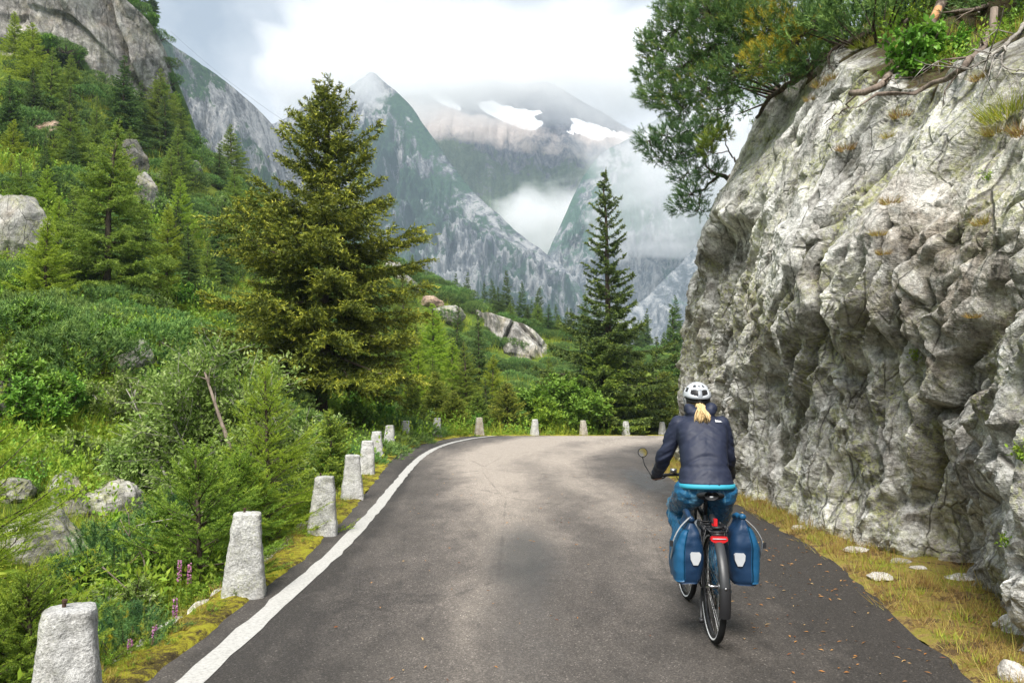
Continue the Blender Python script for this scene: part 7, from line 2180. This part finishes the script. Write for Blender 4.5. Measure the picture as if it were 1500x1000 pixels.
# small white print on the right shoulder blade: three peaks
def on_jacket(x, z):
    k = np.argmin((jco[:, 0] - x) ** 2 + (jco[:, 2] - z) ** 2 + (jco[:, 1] > .47) * 9)
    return jco[k], unit(jno[k])
cj, nj = on_jacket(.105, 1.415)
ux = unit(np.cross(nj, (0, 0, 1))) * -1; uz = unit(np.cross(nj, ux)); uz = uz if uz[2] > 0 else -uz
if ux[0] < 0: ux = -ux
for a_, w_, h_ in ((-.012, .016, .020), (.006, .017, .013), (.020, .012, .008)):
    g = Geo(); V = [cj + nj * e_ + ux * (a_ + x) + uz * z for e_ in (.001, .0045) for x, z in ((-w_, -.008), (w_, -.012), (0, h_))]
    g.add(V, [(0, 1, 4, 3), (1, 2, 5, 4), (2, 0, 3, 5)], [(0, 2, 1), (3, 4, 5)]); ob('print', g.mesh('print', [M['logo']], smooth=False), jk)
# turquoise layer showing under the hem
g = Geo(); g.add(*loft([(0, .226, .962, .188, .142, -.05), (0, .228, .975, .193, .146, -.05), (0, .230, .995, .192, .144, -.05)], 40)); ob('undershirt', g.mesh('undershirt', [M['teal']]), rider)

# rain trousers
p_ = Body()
p_.add(*loft([(0, .270, .905, .150, .105, 0), (0, .258, .925, .180, .130, 0), (0, .246, .95, .190, .140, 0), (0, .228, .985, .186, .136, 0)], 36))
for s in (-1, 1):
    p_.limb([HP[s] + (s * .008, -.02, -.02), HP[s] * .45 + KN[s] * .55 + (0, -.005, -.015), KN[s] + (0, 0, -.008), KN[s] * .5 + AN[s] * .5 + (0, -.02, 0), AN[s] + (0, .01, .03)], (.112, .100, .084, .078, .064), 22)
def pdisp(co, no):
    x, y, z = co.T
    a = ridged(co * np.array((11, 10, 14)), 4, 841, .6) - .45
    b_ = ridged(np.c_[x * 5, y * 16 + z * 10, z * 22], 3, 845, .55) - .45
    return a * .007 + b_ * .005 + (ridged(np.c_[x * 4, y * 5 + z * 4, z * 9], 3, 848, .5) - .45) * .012
pme, pco, pno = p_.skin('trousers', .0085, [M['trousers']], pdisp, 1)
ob('trousers', pme, rider)
# shoes
for s, pd in ((-1, PL), (1, PR)):
    z0 = pd[2] + .022
    h = Body()
    h.add(*loft([(s * .127, pd[1] - .135, z0 + .018, .020, .016, 0)] * 0 + [(s * .127, pd[1] + y, z0 + zc, w, .001, 0) for y, zc, w in ()] or [(s * .127, pd[1] - .05, z0 + .0, .040, .125, 0), (s * .127, pd[1] - .05, z0 + .020, .044, .130, 0), (s * .127, pd[1] - .055, z0 + .045, .040, .118, 0), (s * .127, pd[1] - .085, z0 + .075, .036, .075, 0), (s * .127, AN[s][1] - .005, z0 + .11, .040, .050, 0)], 28))
    sm, sc, sn = h.skin('shoe', .007, [M['black']], None, 2); so = ob('shoe', sm, rider)
    g = Geo(); g.box((s * .127, pd[1] - .179, z0 + .035), (.03, .004, .018)); ob('heel_patch', g.mesh('heel_patch', [M['amber'] if s > 0 else M['grey_strap']]), so)

# helmet: dark liner inside a white ribbed shell with open vents
HC = HEAD + np.array((0, -.008, .030)); HRX, HRY, HRZ = .101, .132, .100
g = Geo(); V, Q, T = ball(HC, (HRX - .010, HRY - .011, HRZ - .010), 32, 20)
V[:, 2] = np.maximum(V[:, 2], HC[2] - .022 - .02 * (V[:, 1] < HC[1])); g.add(V, Q, T)
ln_ = ob('helmet_liner', g.mesh('helmet_liner', [M['black']]), rider)
def shell_pt(az, el, off=0.0):
    """az 0 = back; el 0 = rim, pi/2 = crown"""
    back = np.cos(az)
    zlow = -.010 - .016 * sstep(.2, 1, back)
    r = np.cos(el)
    return np.stack([HC[0] - np.sin(az) * r * (HRX + off), HC[1] - np.cos(az) * r * (HRY + off) * (1 + .05 * sstep(.3, 1, back)), HC[2] + zlow * (1 - el / 1.57) + np.sin(el) * (HRZ + off)], -1)
na, ne = 120, 44
AZ, EE = np.meshgrid(np.linspace(-math.pi, math.pi, na, endpoint=False), np.linspace(0, 1.555, ne), indexing='ij')
def vent(a, e):
    bx = np.abs(a)
    v = (bx > .17) & (bx < .80) & (e > .18) & (e < .62 - .12 * np.abs(bx - .45)) & (e > .18 + .18 * (bx - .17))       # two large rear vents
    v |= (np.abs(bx - 1.35) < .30) & (e > .35) & (e < .68)
    v |= (np.abs(bx - 2.25) < .28) & (e > .30) & (e < .72)
    v |= (bx < .10) & (e > .82) & (e < 1.02)
    v |= (np.abs(bx - .55) < .16) & (e > .80) & (e < 1.04)
    v |= (np.abs(bx - 1.6) < .22) & (e > .88) & (e < 1.12)
    v |= (np.abs(bx - 2.75) < .22) & (e > .84) & (e < 1.14)
    return v
So = shell_pt(AZ.ravel(), EE.ravel(), 0.0); Si = shell_pt(AZ.ravel(), EE.ravel(), -.012)
cen = (np.linspace(-math.pi, math.pi, na, endpoint=False) + math.pi / na)
A2, E2 = np.meshgrid(cen, (EE[0, :-1] + EE[0, 1:]) / 2, indexing='ij')
keep = ~vent(A2, E2)
Q = grid_faces(na, ne, wrap=True).reshape(na, ne - 1, 4)
nV = len(So); qs = []; mi = []
for a_ in range(na):
    for e_ in range(ne - 1):
        if not keep[a_, e_]: continue
        f_ = Q[a_, e_]; qs.append(f_[::-1]); qs.append(f_ + nV)
        dark = abs(A2[a_, e_]) < .17 and E2[a_, e_] < .66 or E2[a_, e_] < .10 and abs(A2[a_, e_]) < 1.2
        mi += [int(dark)] * 2
        for (da, de, i0, i1) in ((1, 0, 1, 2), (-1, 0, 3, 0), (0, -1, 0, 1), (0, 1, 2, 3)):
            na_, ne_ = (a_ + da) % na, e_ + de
            if ne_ < 0 or (ne_ < ne - 1 and not keep[na_, ne_]):
                qs.append((f_[i0], f_[i1], f_[i1] + nV, f_[i0] + nV)); mi.append(int(dark))
hel = ob('helmet', mk('helmet', np.vstack([So, Si]), np.array(qs), None, [M['white_shell'], M['grey_shell']], np.array(mi)), rider)
g = Geo(); ring(g, (0, 0, 0), .0, [(0, 0)] * 3, n=4) if False else None
bp = np.array([HC + (math.sin(a) * .086, -math.cos(a) * .112, -.046) for a in np.linspace(-1.15, 1.15, 16)])
for dz in (0, .012): g.tube(bp + np.array((0, 0, dz)), .009, 8)
ob('retention_band', g.mesh('retention_band', [M['black']]), hel)
g = Geo(); g.tube([HC + (0, -.118, -.042), HC + (0, -.128, -.042)], .016, 14); ob('fit_dial', g.mesh('fit_dial', [M['black']]), hel)
for s in (-1, 1):
    g = Geo(); g.tube([HC + (s * .088, -.03, -.02), HEAD + (s * .076, .0, -.06), HEAD + (s * .03, .035, -.118)], .006, 6); g.tube([HC + (s * .092, .05, -.02), HEAD + (s * .076, .01, -.06)], .006, 6); ob('chin_strap', g.mesh('chin_strap', [M['grey_strap']]), hel)
# hair: cap of hair under the helmet and the ponytail hanging over the hood
r_ = np.random.default_rng(5); g = Geo()
V, Q, T = ball(HEAD + (0, -.022, .006), (.078, .090, .085), 24, 16); g.add(V, Q, T)
for k in range(150):
    a = r_.normal() * .5; q = abs(r_.normal()) * .6
    p0 = HEAD + np.array((a * .012, -.098, -.035 + r_.normal() * .006)); en = np.array((r_.normal() * .024 + .002,   .372 + r_.normal() * .010, 1.375 + abs(r_.normal()) * .016))
    m1 = p0 + np.array((a * .020, -.055 + r_.normal() * .010, -.012)); m2 = en + np.array((r_.normal() * .008, -.030 + r_.normal() * .01, .055))
    g.tube(resample(np.array([p0, m1, m2, en]), 9), np.array((.0042, .0046, .0046, .0044, .0042, .004, .0035, .0028, .0012)), 4, 0, cap=False)
ob('hair', g.mesh('hair', [M['hair']]), rider)
g = Geo(); g.tube([HEAD + (-.016, -.104, -.036), HEAD + (.016, -.104, -.036)], .012, 8); ob('hair_tie', g.mesh('hair_tie', [M['black']]), rider)
